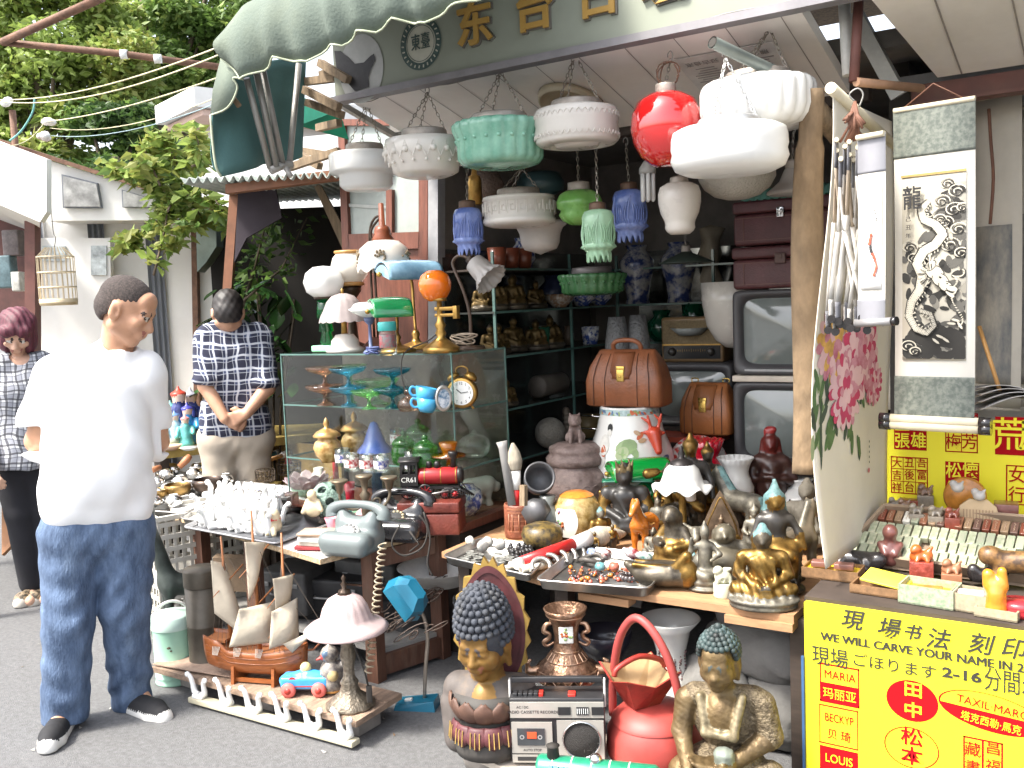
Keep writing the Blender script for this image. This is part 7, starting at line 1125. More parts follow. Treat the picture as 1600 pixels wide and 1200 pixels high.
for a,z,w,h_,m,r in((-.62,122,4,6,4,0),(-.62,116,3.5,4.5,5,0),(-.72,100,8,14,5,.2),(-.8,84,11,16,5,.1),(-.7,92,4,8,1,.3),(-.1,98,15,10,2,.3),(-.02,90,12,11,2,-.4),(-.2,90,10,8,6,.8),(.28,112,7,3,1,.8),(.2,116,5,3,7,-.5),(.32,106,6,3,7,.2),(.75,90,6,3,3,.5),(.9,80,8,4,3,.2),(.1,60,10,8,1,0),(-.4,55,12,8,2,.4),(.5,60,8,10,5,0),(-.95,70,5,12,3,.2)):leaf_(a,z,w,h_,m,r)
b.bd('painting',[M('vase_band',(.35,.45,.45),.2,v=.3,vs=60),M('v_red',(.5,.12,.05),.3),M('v_green',(.22,.32,.12),.3,v=.3),M('v_blue',(.10,.16,.28),.3),ink,M('v_robe',(.62,.60,.55),.3,v=.15,vs=40),M('v_leaf',(.30,.36,.18),.3),M('v_tan',(.45,.30,.18),.3)],bd_)
a=.62;hd=Ve(f_(a,104,4));s=k*20;dr=M('deer_red',(.48,.05,.02),.3,v=.2,ct=.4);blob('deer_head',[('c',tuple(hd+Ve((0,0,.5*s))),tuple(hd+Ve((.25*s,-.45*s,-.6*s))),.5*s,.24*s),('c',tuple(hd+Ve((-.2*s,0,.8*s))),tuple(hd+Ve((-.4*s,0,1.7*s))),.12*s,.08*s),('c',tuple(hd+Ve((.25*s,0,.8*s))),tuple(hd+Ve((.5*s,0,1.8*s))),.12*s,.08*s),('c',tuple(hd+Ve((-.35*s,0,1.3*s))),tuple(hd+Ve((-.8*s,0,1.6*s))),.1*s,.06*s),('c',tuple(hd+Ve((.4*s,0,1.4*s))),tuple(hd+Ve((.05*s,-.1*s,1.8*s))),.1*s,.06*s),('e',tuple(hd+Ve((-.5*s,0,.6*s))),(.25*s,.1*s,.14*s)),('e',tuple(hd+Ve((.5*s,0,.55*s))),(.25*s,.1*s,.14*s))],.0028,[dr],.006,o)
b=B();p=pd(1092,768,3.62);k=3.62/FPX;b.la([(0,0),(40,2),(46,8),(46,9),(0,4)],40,axis='y',c=(0,0,42*k),k=k);b.top('plate',M('red_flower_plate',(.62,.58,.55),.3,v=.1,vs=55,c2=(.42,.04,.03),sp=.8,det=1),'white plate with red flower pattern standing behind the red vase','plate',p,face(p))
# INSIDE THE SHOP
def loft(b,rings,n=40,m=0,cap=True):
 vs=[]
 for z,hx,hy,e in rings:
  for j in rg(n):t=2*PI*j/n;c,s=cos(t),sin(t);vs.append((hx*math.copysign(abs(c)**e,c),hy*math.copysign(abs(s)**e,s),z))
 k=len(rings);f=[(i*n+j,i*n+(j+1)%n,(i+1)*n+(j+1)%n,(i+1)*n+j) for i in rg(k-1) for j in rg(n)]
 if cap:f+=[tuple(reversed(rg(n))),tuple((k-1)*n+j for j in rg(n))]
 return b.add(vs,f,m,True)
gshelf=glass('shelf_glass',(.80,.85,.83),.4);SZ=(1.68,1.505,1.32,1.10,.88)
sv=T('glass_shelves','mirror backed glass shelving on the left side wall inside the shop','shelves',(0,0,0));bv=T('glass_shelves','mirror backed glass shelving across the back wall inside the shop','shelves',(0,0,0))
for z in SZ:
 s_=B().box((-2.295,3.78,z),(.25,1.26,.008)).bd('shelf',darkwood if z>1.6 else M('smoked_shelf',(.05,.055,.05),.15,spec=.8),sv);B().box((-2.169,3.78,z),(.004,1.26,.009)).bd('edge',edge_m,s_)
 s_=B().box((-1.42,4.32,z),(1.48,.25,.008)).bd('shelf',M('smoked_shelf',(.05,.055,.05),.15),bv);B().box((-1.42,4.193,z),(1.48,.004,.009)).bd('edge',edge_m,s_)
B().box((-2.424,3.78,1.3),(.006,1.26,.95)).bd('mirror',mirror,sv);B().box((-1.42,4.484,1.3),(1.5,.006,.95)).bd('mirror',mirror,bv)
for y in(3.16,3.78):B().box((-2.175,y,1.25),(.012,.008,1)).bd('upright',edge_m,sv)
for x in(-2.15,-1.65,-1.15):B().box((x,4.2,1.25),(.012,.012,1)).bd('upright',edge_m,bv)
GSF='gilt figures on the side shelves';proto=None
goldf=M('shelf_gilt',(.10,.065,.022),.45,.6,v=.5,vs=45,di=.6,dc=(.04,.03,.02))
for z,ys in((SZ[1],(3.2,3.28,3.37,3.46,3.56)),(SZ[2],(3.22,3.33,3.45,3.56,3.68,3.8)),(SZ[3],(3.2,3.3))):
 for y in ys:
  p=Ve((-2.25+uni(-.03,.03),y,z+.006))
  if proto is None:proto=blob_top('figurine',seated(),.03,[goldf,goldf,bronze,bronze],'small dim gilt seated figure in the row on the side shelves','figurine',p,PI/2-.6,.05,GSF,.13)
  else:c=clone(proto,p,PI/2-uni(.3,1),scale=uni(.8,1.25))
def pot(label,x,y,z,h,r,mat,prof=None,cat='pot',name='pot',group=None):
 b=B();b.la([(max(q*r,1e-5),w*h) for q,w in(prof or[(0,0),(.6,0),(1,.35),(.95,.6),(.5,.82),(.6,1),(.5,1),(.4,.8)])],24);return b.top(name,mat,label,cat,(x,y,z+.006),0,group)
cupP=[(0,0),(.8,0),(1,1),(.9,1),(.75,.1),(0,.08)];rcup=M('red_brown_cup',(.20,.055,.03),.3,v=.3,ct=.4)
for i,y in en((3.26,3.36,3.46)):pot(('nearest','middle','farthest')[i]+' of three red brown cups on the top side shelf',-2.22,y,SZ[0],.085,.042,rcup,cupP,'cup','cup')
pot('blue and white jar behind the red cups',-2.3,3.58,SZ[0],.14,.06,bw);pot('dark blue vase on the second side shelf',-2.27,3.78,SZ[1],.15,.07,M('ink_blue',(.03,.04,.09),.25,v=.4));pot('green goblet on the third side shelf',-2.25,3.62,SZ[2],.1,.05,M('dark_green_glaze',(.02,.09,.05),.25),cupP);pot('blue and white mug with skull-like pattern on the third side shelf',-2.2,4,SZ[2],.085,.045,bw,cupP,'cup','cup')
bowlQ=[(0,0),(.45,0),(.5,.1),(.9,.55),(1,1),(.93,1),(.6,.3),(0,.15)]
for i,(y,mt) in en(((3.72,M('famille_bowl',(.5,.48,.42),.25,v=.1,vs=50,c2=(.22,.12,.06),sp=.6)),(3.93,bw),(4.1,bw))):pot(('flower painted porcelain bowl','blue and white porcelain bowl, nearer one','blue and white porcelain bowl, farther one')[i]+' on the second side shelf',-2.2,y,SZ[1],.06,.07,mt,bowlQ,'bowl','bowl')
p=Ve((-2.24,3.62,SZ[3]+.05));B().la([(0,-.11),(.045,-.11),(.05,-.1),(.05,.1),(.045,.11),(0,.11)],28,axis='y').top('metal_drum',M('dusty_drum',(.10,.085,.07),.6,v=.3),'dusty brown drum lying on the fourth side shelf','drum',p+Ve((0,.05,.012)))
B().ball((0,0,0),.07,0,28).top('woven_ball',M('woven_pale',(.26,.24,.20),.8,bu=1.2,bs=130,v=.3),'pale woven ball lying on the lowest side shelf','ball',(-2.17,3.55,SZ[4]+.078))
pot('brass bound wooden tub on the lowest side shelf',-2.2,3.95,SZ[4],.1,.075,M('tub',(.14,.10,.04),.5,v=.3),cupP)
b=B()
for i in rg(14):a=2*PI*i/14;b.ball((.05*cos(a),0,.05*sin(a)),.018,0,7)
b.ball((0,0,0),.045,1,12,(1,.5,1));b.top('carved_flower',[M('carved_dim',(.22,.18,.14),.6,v=.3),bronze],'carved sunflower ornament above the lowest side shelf','ornament',(-2.22,3.78,SZ[4]+.10),-1.0)
for i in rg(8):pot('small dusty pot at the back of the side shelves',-2.32+uni(0,.04),uni(3.2,4.3),choice(SZ[2:4]),uni(.06,.11),uni(.025,.045),M('dusty_pot'+str(i%3),[(.10,.12,.10),(.14,.10,.07),(.2,.19,.17)][i%3],.4,v=.3),None,'pot','pot','dusty pots at the back of the side shelves')
bwv=M('blue_white_vase',(.42,.41,.40),.2,v=.0,vs=17,c2=(.03,.05,.16),sp=.65,ct=.5,det=3);VB='tall blue and white vases'
for px,lb in((997,'left one of two tall blue and white vases on the back shelf'),(1062,'right one of two tall blue and white vases, under the green metal shade')):
 p=pY(px,478,4.25);p.z=SZ[1]+.006;B().la([(0,0),(.06,0),(.055,.03),(.065,.1),(.085,.17),(.085,.21),(.06,.245),(.045,.26),(.055,.285),(.05,.285),(.04,.25)],32).top('vase',bwv,lb,'vase',p,0,VB)
p=pY(1112,478,4.3);B().la([(0,0),(.06,0),(.045,.05),(.05,.1),(.035,.16),(.055,.22),(.04,.28),(.06,.34),(0,.36)],18,0,lambda th,r,z,i:r*(1+.18*sin(3*th+z*20))).top('carved_column',M('carved_bone',(.30,.25,.18),.6,v=.3),'carved pale bone column beside the blue and white vases','carving',(p.x,p.y,SZ[1]+.006))
for px,pt,pb,w_,mt,lb in((965,495,548,36,M('grey_honeycomb',(.15,.15,.15),.4,bu=1,bs=90),'left grey honeycomb glass shade behind the leather bag'),(998,492,548,34,M('grey_honeycomb'),'right grey honeycomb glass shade behind the leather bag')):
 p=pd(px,pb,4);k=4.0/FPX;B().la([(w_*.55*k,0),(w_*.5*k,20*k),(w_*.36*k,(pb-pt)*k),(w_*.33*k,(pb-pt)*k)],28).top('lamp_shade',mt,lb,'lamp shade',p)
pot('deep green glass vase left of the radio on the back shelf',*pY(1035,540,4.2).xy,SZ[2],.15,.075,M('deep_green_glass',(.005,.06,.03),.12,ct=.8));pot('dark green glass goblet behind the radio',*pY(1085,520,4.25).xy,SZ[2]+.04,.14,.06,M('deep_green_glass'),cupP)
for px,y0,lb in((1032,480,'left small dark figure in front of the bright mirror'),(1070,480,'middle small dark figure in front of the bright mirror'),(1098,480,'right small dark figure in front of the bright mirror')):p=pY(px,525,4.25);c=clone(proto,(p.x,p.y,SZ[2]+.01),0,lb,'',.95);c.data=c.data.copy();[c.data.materials.__setitem__(i,bronze) for i in rg(4)];del c['group']
lth('bowl','grey ribbed bowl above the radio','bowl',1078,3.95,pd(1078,524,3.95).z,[(.1,0),(16,0),(30,12),(29,12),(.1,3)],1,M('grey_ribbed',(.20,.21,.20),.4),60,lambda th,r,z,i:r*(1+.03*sin(24*th)))
pend('large cream glass bowl lamp shade tucked beside the upper television',1150,440,545,104,3.75,[(1e-5,0),(.3,.03),(.6,.14),(.85,.36),(.97,.68),(1,1),(.96,1)],M('cream_bowl',(.62,.58,.52),.25,v=.05,ct=.4,tl=.15))
cb_=T('cabinet','dark cabinet carrying the televisions and bags at the back right','cabinet',(-1.17,3.86,0));b=B();b.box((.22,0,(.88+GZ)/2),(.62,.78,.88-GZ));b.box((-.38,.06,(1+GZ)/2),(.55,.6,1.0-GZ));b.bd('body',darkwood,cb_)
bez=M('tv_casing',(.06,.057,.06),.45,v=.12);crt=M('crt_glass',(.17,.19,.18),.08,v=.12,vs=4,ct=.6,spec=.6)
def tv(label,px,Y,z0,w,h,mirror_=False):
 p=pY(px,600,Y);o=T('television',label,'television',(p.x,Y,z0),0,'old televisions');b=B()
 ow,oh,iw,ih=w/2,h,w/2-.035,h-.065
 P0=lambda u,hw,z0_,z1_,y,e:[(hw*math.copysign(abs(cos(t))**e,cos(t)),y,(z0_+z1_)/2+(z1_-z0_)/2*math.copysign(abs(sin(t))**e,sin(t))) for t in[2*PI*i/64 for i in rg(64)]]
 R_=[P0(0,ow*.97,.004,oh-.004,.30,.12),P0(0,ow,0,oh,.03,.10),P0(0,ow,0,oh,0,.12),P0(0,ow-.012,.012,oh-.012,-.006,.14),P0(0,iw+.006,.034,oh-.026,.004,.22),P0(0,iw,.04,oh-.032,.02,.25)]
 b.add(sum(R_,[]),[(i*64+j,i*64+(j+1)%64,(i+1)*64+(j+1)%64,(i+1)*64+j) for i in rg(5) for j in rg(64)]+[tuple(rg(64))],0,True);b.bd('casing',bez,o)
 b=B();cz=(.04+oh-.032)/2;hh=(oh-.072)/2;rs=[]
 for s in(1,.8,.55,.3,.02):rs+=[(iw*s*math.copysign(abs(cos(t))**.25,cos(t)),.02-.022*(1-s*s),cz+hh*s*math.copysign(abs(sin(t))**.25,sin(t))) for t in[2*PI*i/64 for i in rg(64)]]
 b.add(rs,[(i*64+j,i*64+(j+1)%64,(i+1)*64+(j+1)%64,(i+1)*64+j) for i in rg(4) for j in rg(64)]+[tuple(256+j for j in rg(64))],0,True);b.bd('screen',crt,o)
 B().box((0,-.003,.018),(w*.8,.004,.008)).bd('trim_strip',M('dull_silver',(.28,.28,.28),.4,.5),o);return o
tx=pY(1147,600,3.45).x;tcx=(tx+.22);tvp=lambda z:None
for lb,z0,h,Y in(('upper old grey television standing on a board over the lower one',1.235,.318,3.45),('lower old grey television under the board',.885,.325,3.44)):
 o=tv(lb,1200,Y,z0,.44,h);o.location.x=tcx
B().box((tcx,3.60,1.222),(.44,.34,.022),bev=.003).top('board',M('pale_board',(.55,.48,.40),.6,v=.15),'pale wooden board lying between the two televisions','board')
o=tv('third television half hidden behind the small leather bag',1075,3.62,1.003,.36,.26);o.location.x=pY(1062,650,3.62).x+.05
sc_m=M('maroon_leather',(.095,.032,.035),.42,v=.25,vs=14,bu=.25,bs=150,di=.25,dc=(.16,.09,.08))
for i,(z0,h,lb) in en(((1.555,.158,'lower maroon leather suitcase lying on the upper television'),(1.716,.165,'upper maroon leather suitcase with bright steel clasp'))):
 o=T('suitcase',lb,'suitcase',(tcx-.0,3.58,z0),.02*i,'maroon suitcases');B().box((0,0,h*.36),(.43-.01*i,.28,h*.70),bev=.014).bd('body',sc_m,o);B().box((0,0,h*.86),(.436-.01*i,.286,h*.28),bev=.012).bd('lid',sc_m,o)
 b=B();b.tu([(-.2,-.1415,h*.12),(.2,-.1415,h*.12)],.0012,4);b.tu([(-.2,-.1415,h*.62),(.2,-.1415,h*.62)],.0012,4);[b.tu([(x,-.1415,h*.12),(x,-.1415,h*.62)],.0012,4) for x in(-.17,.08,.17)];b.bd('stitching',M('stitch_tan',(.22,.12,.09),.7),o)
 b=B();b.box((-.03,-.148,h*.70),(.026 if i else .04,.01,.038),bev=.003);b.box((-.03,-.154,h*.74),(.018,.006,.014),bev=.002);b.bd('clasp',chrome if i else M('dull_clasp',(.12,.07,.06),.5),o)
B().grid(lambda u,v:((u-.5)*.40,-.10+.2*v,.045*sin(PI*min(1,v*1.02))**.3+.004*sin(u*90)),120,10).top('pleated_cloth',M('sea_green_cloth',(.12,.28,.22),.8,v=.15),'sea green pleated cloth lying on the top suitcase','cloth',(tcx+.02,3.55,1.882))
p=pY(1036,600,3.72);o=T('radio','old wooden valve radio with woven speaker front and two knobs','radio',(p.x+.135,3.72,1.262),.03);wood_r=M('radio_wood',(.20,.12,.055),.4,v=.2,vs=10,st=(1,6,6),ct=.2);B().box((0,.08,.095),(.275,.16,.19),bev=.012).bd('case',wood_r,o);B().box((0,-.001,.127),(.255,.004,.1)).bd('speaker_cloth',M('woven_gold',(.30,.22,.12),.8,bu=1.2,bs=350,v=.25,vs=120),o)
B().box((0,-.002,.042),(.25,.005,.055)).bd('dial_panel',M('dial_black',(.02,.02,.02),.2,spec=.6),o);b=B();b.box((0,-.005,.074),(.258,.006,.005));[b.box((x*.01,-.0052,.05),(.001,.001,.014 if x%4==0 else .008)) for x in rg(-6,7)];b.bd('gold_trim',brass,o)
for x in(-.085,.085):B().la([(0,-.02),(.013,-.02),(.015,-.012),(.018,-.004),(.018,0)],24,axis='y',c=(x,-.004,.045)).bd('knob',M('knob_dark',(.04,.035,.03),.3),o)
tan=M('tan_leather',(.22,.075,.03),.42,v=.3,vs=10,bu=.25,bs=140,di=.35,dc=(.10,.035,.02));tan2=M('cognac_leather',(.27,.095,.03),.4,v=.25,vs=9,bu=.2,bs=150,di=.2,dc=(.14,.05,.02));brass2=M('bright_brass',(.65,.44,.12),.25,.9,v=.15)
def bag(label,p,w,h,d,mat,rz=0,handle=True):
 o=T('leather_bag',label,'bag',p,rz,'brown leather doctor bags');b=B();loft(b,[(0,w*.47,d*.44,.3),(.008,w*.5,d*.5,.3),(h*.45,w*.50,d*.50,.3),(h*.7,w*.46,d*.42,.35),(h*.88,w*.40,d*.26,.4),(h*.97,w*.37,d*.13,.4),(h,w*.35,d*.06,.4)]);b.bd('body',mat,o)
 fy_=lambda z:-interp(z/h,[0,.45,.7,.88,.97],[d*.5,d*.5,d*.42,d*.26,d*.13])-.0012;sm_=B()
 for xx in(-.36,-.21,.21,.36):sm_.tu([(xx*w*(1 if z<.5 else 1-(z-.5)*.35),fy_(z*h),z*h) for z in lin(.03,.93,12)],.0016,5)
 sm_.bd('seam',M('seam_brown',(.07,.025,.012),.6),o);B().grid(lambda u,v:((u-.5)*.085*(1 if v>.2 else .8),fy_(h*(.5+.46*v))-.003,h*(.5+.46*v)),2,8).bd('flap',mat,o,thick=.003)
 b=B();b.box((0,fy_(h*.56)-.006,h*.56),(.03,.006,.045),bev=.002);b.box((0,fy_(h*.66)-.008,h*.675),(.034,.007,.022),bev=.002);b.la([(0,-.008),(.004,-.008),(.004,0)],10,axis='y',c=(0,fy_(h*.56)-.004,h*.54));b.bd('lock',brass2,o)
 if handle:B().tu([(-.055,0,h-.004),(-.055,-.01,h+.018),(-.03,-.015,h+.034),(.03,-.015,h+.034),(.055,-.01,h+.018),(.055,0,h-.004)],.009,10).bd('handle',mat,o)
 else:b=B();[b.tu([(x-.012,0,h),(x-.012,0,h+.014),(x+.012,0,h+.014),(x+.012,0,h)],.0025,6) for x in(-.06,.07)];b.bd('ring',brass2,o)
 return o
vp_=pz(988,798,ZS);bag('larger brown leather doctor bag balanced on the white porcelain vase',(vp_.x,vp_.y,ZS+148*1.12*ms(vp_)+.001),.315,.215,.15,tan,.05);p=pY(1101,685,3.44);bag('smaller cognac leather doctor bag in front of the radio',(p.x,3.5,1),.215,.20,.14,tan2,-.03,False)
b=B();p=pY(1101,685,3.44);b.box((0,0,0),(.28,.16,.02));b.top('tray',M('red_tray',(.35,.06,.03),.5),'thin red tray under the smaller leather bag','tray',(p.x-.09,3.5,.978))
B().tu([pd(900,648,4.1),pd(946,652,4)],.004,6).top('chrome_rail',chrome,'upper thin chrome rail left of the porcelain vase','rail');B().tu([pd(900,668,4.1),pd(948,672,4)],.004,6).top('chrome_rail',chrome,'lower thin chrome rail left of the porcelain vase','rail')
metric(_seg)
# GOODS ON THE GROUND
ZP=.10;bq=[pz(236,1042,ZP),pz(556,1128,ZP),pz(628,1083,ZP),pz(330,1008,ZP)]
pf=T('plank_platform','low platform of greyish worn planks carrying the model ship and lamp','platform',(0,0,0));pk=M('worn_plank',(.30,.21,.15),.85,v=.4,vs=6,st=(8,2,8),bu=.4,di=.4,dc=(.12,.08,.06))
A,Bq,D=bq[0],bq[1],bq[3]
for i in rg(3):f0,f1=i/3+.004,(i+1)/3-.004;b=B();c4=[A.lerp(D,f0),Bq.lerp(bq[2],f0),Bq.lerp(bq[2],f1),A.lerp(D,f1)];b.add([(p.x,p.y,ZP-.002*(i%2)) for p in c4]+[(p.x,p.y,ZP-.022) for p in c4],[(0,1,2,3),(7,6,5,4)]+[(j,(j+1)%4,(j+1)%4+4,j+4) for j in rg(4)]);b.bd('plank',pk,pf)
for f in(.1,.5,.9):p=A.lerp(Bq,f).lerp(D.lerp(bq[2],f),.5);B().box((p.x,p.y,.039),(.12,.12,.076),bev=.004).bd('brick',M('foot_brick',(.25,.23,.21),.9,v=.3),pf)
b=B();q=[pz(x,y,ZP+.006) for x,y in((238,1038),(300,1052),(372,1060),(392,1040),(350,1022),(300,1030),(270,1022))];n=len(q);b.add([tuple(p+Ve((0,0,.01*(i%2)))) for i,p in en(q)],[tuple(rg(n))]);b.top('torn_cardboard',M('torn_card',(.34,.24,.18),.9,v=.3,vs=12,bu=.4),'torn brown cardboard sheet on the platform beside the ship','cardboard',thick=.004)
a,c_=pz(300,1086,.035),pz(556,1156,.035);d=c_-a;o=T('hook_rail','long pale wooden rail with six white porcelain coat hooks','hook rail',a.lerp(c_,.5),math.atan2(d.y,d.x));B().box((0,0,-.012),(d.length,.045,.022),bev=.004).bd('rail',M('pale_rail',(.48,.44,.32),.7,v=.15,vs=10,st=(1,8,8)),o);o.rotation_euler[0]=.0
for i in rg(6):h_=hookmesh().bd('coat_hook',hookp,o,((i-2.5)*d.length*.178,0,-.002));h_.scale=(1.55,)*3;h_.rotation_euler=(0,0,.12*(-1)**i)
p=pz(330,1040,0);tb=M('brown_tin',(.10,.085,.065),.45,.4,v=.25,vs=10,di=.3,dc=(.16,.13,.10));k=3.98/FPX;p=pz(324,1034,ZP);o=T('storage_tube','tall dark brown tin tube with lid standing on the platform end','tube',p);B().la([(0,0),(26,0),(26.5,3),(26,4),(26,60),(26.6,61),(26,62),(26,124),(0,124)],40,k=k).bd('body',tb,o);B().la([(26.8,122),(27.2,124),(27,146),(26,149),(0,150)],40,k=k).bd('lid',tb,o)
p=pz(292,1030,0);blob_top('giraffe_figure',[('c',(-.05,0,.36),(.06,0,.33),.052,.046),('c',(-.06,0,.40),(-.12,0,.66),.036,.021),('c',(-.12,0,.66),(-.125,0,.70),.026,.026),('c',(-.125,0,.70),(-.185,0,.67),.024,.014),('c',(-.115,.015,.71),(-.11,.02,.75),.007,.008),('c',(-.115,-.015,.71),(-.11,-.02,.75),.007,.008),('c',(-.1,.02,.70),(-.07,.04,.71),.010,.004)]+[('c',(x,y,.34),(x-.01,y,.01),.02,.011) for x in(-.06,.06) for y in(-.03,.03)],.008,[M('dark_green_bronze',(.05,.06,.055),.45,.3,v=.3,vs=15)],'dark bronze giraffe figure standing behind the mint bucket','figure',p,face(p)+.2,.03)
p=pz(276,1062,0);k=ms(p);mint=M('mint_enamel',(.40,.68,.52),.35,v=.06,di=.2,dc=(.3,.38,.3));o=T('enamel_bucket','mint green enamel bucket with lid and white arched handle','bucket',p,face(p));B().la([(0,0),(30,0),(31,2),(30,4),(30,10),(30.6,11),(30,12),(30,88),(31,90),(0,90)],44,k=k).bd('body',mint,o);B().la([(31.5,86),(32,88),(31.5,104),(29,107),(12,110),(11,111),(0,111)],44,k=k).bd('lid',M('mint_lid',(.62,.80,.70),.35,v=.05),o)
B().tu([(31*k*cos(t),0,(78+48*sin(t)**.8)*k) for t in lin(.0,PI,18)],2.2*k,8).bd('handle',whitep,o);b=B();b.ball((-8*k,-30*k,62*k),3*k,0,8,(1,.2,.7));b.ball((-5*k,-30.2*k,57*k),2*k,0,8,(1,.2,.7));b.bd('worn_sticker',M('sticker_dark',(.14,.12,.08),.6),o)
crate_m=M('dirty_white_crate',(.50,.48,.43),.7,v=.12,di=.5,dc=(.25,.22,.18))
for i,(px,py,z0,lb) in en(((262,1020,0,'lower dirty white plastic crate with slots behind the giraffe'),(266,930,.30,'upper dirty white plastic crate with slots behind the giraffe'))):
 p=pz(px-32,1000,0)+Ve((0,.3,z0));o=T('plastic_crate',lb,'crate',p,face(p)+.35,'plastic crates');b=B();W_,D_,H_=.46,.30,.28
 for s in(-1,1):
  for z in(.01,.07,.13,.19,.25):b.box((0,s*D_/2,z+.005),(W_,.012,.022));b.box((s*W_/2,0,z+.005),(.012,D_,.022))
  for j in rg(13):b.box((-W_/2+W_*j/12,s*(D_/2-.001),H_/2),(.013,.009,H_))
  for j in rg(8):b.box((s*(W_/2-.001),-D_/2+D_*j/7,H_/2),(.009,.013,H_))
 b.box((0,0,.006),(W_-.02,D_-.02,.01));b.bd('slotted_body',crate_m,o);b=B();[b.box((0,s*(D_/2),H_+.006),(W_+.03,.022,.022)) for s in(-1,1)];[b.box((s*(W_/2),0,H_+.006),(.022,D_-.01,.022)) for s in(-1,1)];b.bd('rim',crate_m,o)
B().box((0,0,.09),(.24,.04,.18),rx=.25).top('board_box',M('tan_board2',(.20,.14,.09),.7,v=.3),'brown board with pale clasp leaning under the white table','board',pz(352,940,.20)+Ve((0,.1,.02)),.3)
hullm=M('ship_wood',(.28,.085,.022),.35,v=.3,vs=12,st=(2,6,8),ct=.3);sail=M('sail_cloth',(.60,.53,.42),.9,v=.12,vs=9,bu=.2,tl=.25);lp_=pz(405,1062,ZP);kk=ms(lp_);o=T('model_ship','wooden model sailing ship with cream sails on a cradle stand','model ship',lp_,face(lp_)-.55);S=165*kk/2
def hull(u,v):
 x=-1+2*u;w_=.26*(1-max(0,x)**3)**.6*(1 if x>-.7 else 1-.35*(-.7-x)/.3);sh_=.62+.10*x*x+(.16 if x<-.45 else 0)*min(1,(-.45-x)*6)+.05*max(0,x)**2;kz=.16+.12*max(0,x)**3+.10*max(0,-x)**3;a=PI*(v-.5)*1.0
 yy=w_*math.copysign(abs(sin(a))**.55,a);zz=kz+(sh_-kz)*abs(2*v-1)**1.6;return(x*S*(1+.06*abs(2*v-1)*(1 if x>0 else .4)),yy*S*1.1,zz*S)
B().grid(hull,40,20).bd('hull',hullm,o,thick=.004);b=B()
b.grid(lambda u,v:(lambda q0,q1:(q0[0]+(q1[0]-q0[0])*v,q0[1]+(q1[1]-q0[1])*v,q0[2]-.05*S))(hull(u,.02),hull(u,.98)),30,1,smooth=False);b.box((-.76*S,0,.78*S),(.42*S,.40*S,.05*S));b.box((.72*S,0,.68*S),(.26*S,.26*S,.04*S));b.bd('deck',M('deck_wood',(.34,.13,.05),.5,v=.2),o)
b=B();[b.tu([hull(u/30,e) for u in rg(31)],.012*S,5) for e in(.0,1)];[b.tu([Ve(hull(u/30,e))+Ve((0,(.012 if e>.5 else-.012)*S,0)) for u in rg(1,30)],.008*S,5) for e in(.08,.92,.16,.84)];b.tu([(.95*S,0,.62*S),(1.18*S,0,.66*S),(1.5*S,0,.98*S)],.02*S,6);b.bd('wale',M('ship_wale',(.20,.06,.018),.4),o)
b=B()
for x,h_,t in((-.52,2.75,-.06),(.06,3.25,0),(.58,2.85,.05)):b.tu([(x*S,0,.5*S),((x+t)*S,0,h_*.55*S),((x+t*1.6)*S,0,h_*S)],[.042*S,.035*S,.018*S],8);b.la([(.03*S,0),(.07*S,.03*S),(.075*S,.09*S),(.05*S,.09*S)],12,c=((x+t)*S,0,h_*.58*S))
b.bd('mast',M('mast_wood',(.30,.11,.035),.4),o);b=B()
for x,z,w_,r_ in((-.52,1.9,.55,.5),(.06,2.3,.6,.35),(.06,1.45,.75,.3),(.58,1.75,.55,.4),(.58,1.2,.6,.35)):b.tu([((x-sin(r_)*w_*.3)*S,-w_*S*.75,(z-.2)*S),((x+sin(r_)*w_*.3)*S,w_*S*.75,(z+.2)*S)],[.008*S,.018*S,.008*S][:2],6)
b.bd('yard',M('mast_wood'),o)
def sail_(c4,bulge):
 b=B();c4=[Ve(c)*S for c in c4];b.grid(lambda u,v:tuple(c4[0].lerp(c4[1],u).lerp(c4[3].lerp(c4[2],u),v)+Ve((bulge,-bulge*.6,0))*S*sin(PI*u)*sin(PI*v)*1.0),12,12);b.bd('sail',sail,o,thick=.0015)
sail_(((-.70,-.25,2.35),(-.62,.1,2.2),(-.15,.0,.75),(-.68,-.28,1.35)),.12);sail_(((.10,-.35,2.75),(.18,.25,2.6),(.02,-.05,1.7),(-.02,-.15,1.55)),.15);sail_(((.02,-.55,1.55),(.32,.30,1.45),(.46,-.1,.80),(-.20,-.62,.85)),.2);sail_(((.66,-.40,2.1),(.72,.25,2),(.70,.1,1.5),(.62,-.3,1.45)),.1);sail_(((.62,-.45,1.5),(.85,.1,1.6),(.92,-.05,.85),(.50,-.42,.78)),.18);sail_(((.72,-.3,.85),(1.2,-.15,1.05),(1.42,-.02,1.18),(.86,-.22,.66)),.1)
b=B()
for x,h_ in((-.58,2.3),(.06,2.6),(.62,2.3)):
 for e in(-1,1):
  for j in rg(3):b.tu([(x*S,0,h_*S),((x-.1+.1*j)*S,e*.27*S,.66*S)],.0009,3)
for q in(((.62,2.4),(1.48,.98)),((.06,2.8),(.62,1.5)),((-.52,2.4),(.06,1.5)),((.6,1.7),(1.4,.92)),((-.56,2.5),(-.95,.8))):b.tu([(q[0][0]*S,0,q[0][1]*S),(q[1][0]*S,0,q[1][1]*S)],.001,3)
b.bd('rigging',M('rigging_cord',(.08,.06,.045),.8),o);b=B()
for x in(-.42,.42):b.prism([(-.30*S,0),(.30*S,0),(.26*S,.34*S),(.14*S,.20*S),(-.14*S,.20*S),(-.26*S,.34*S)],.06*S,0,lambda p,x=x:Ve((x*S+p.y,p.x,p.z)))
for e in(-.2,.2):b.box((0,e*S,.07*S),(.8*S,.05*S,.07*S))
b.bd('cradle',hullm,o);b=B()
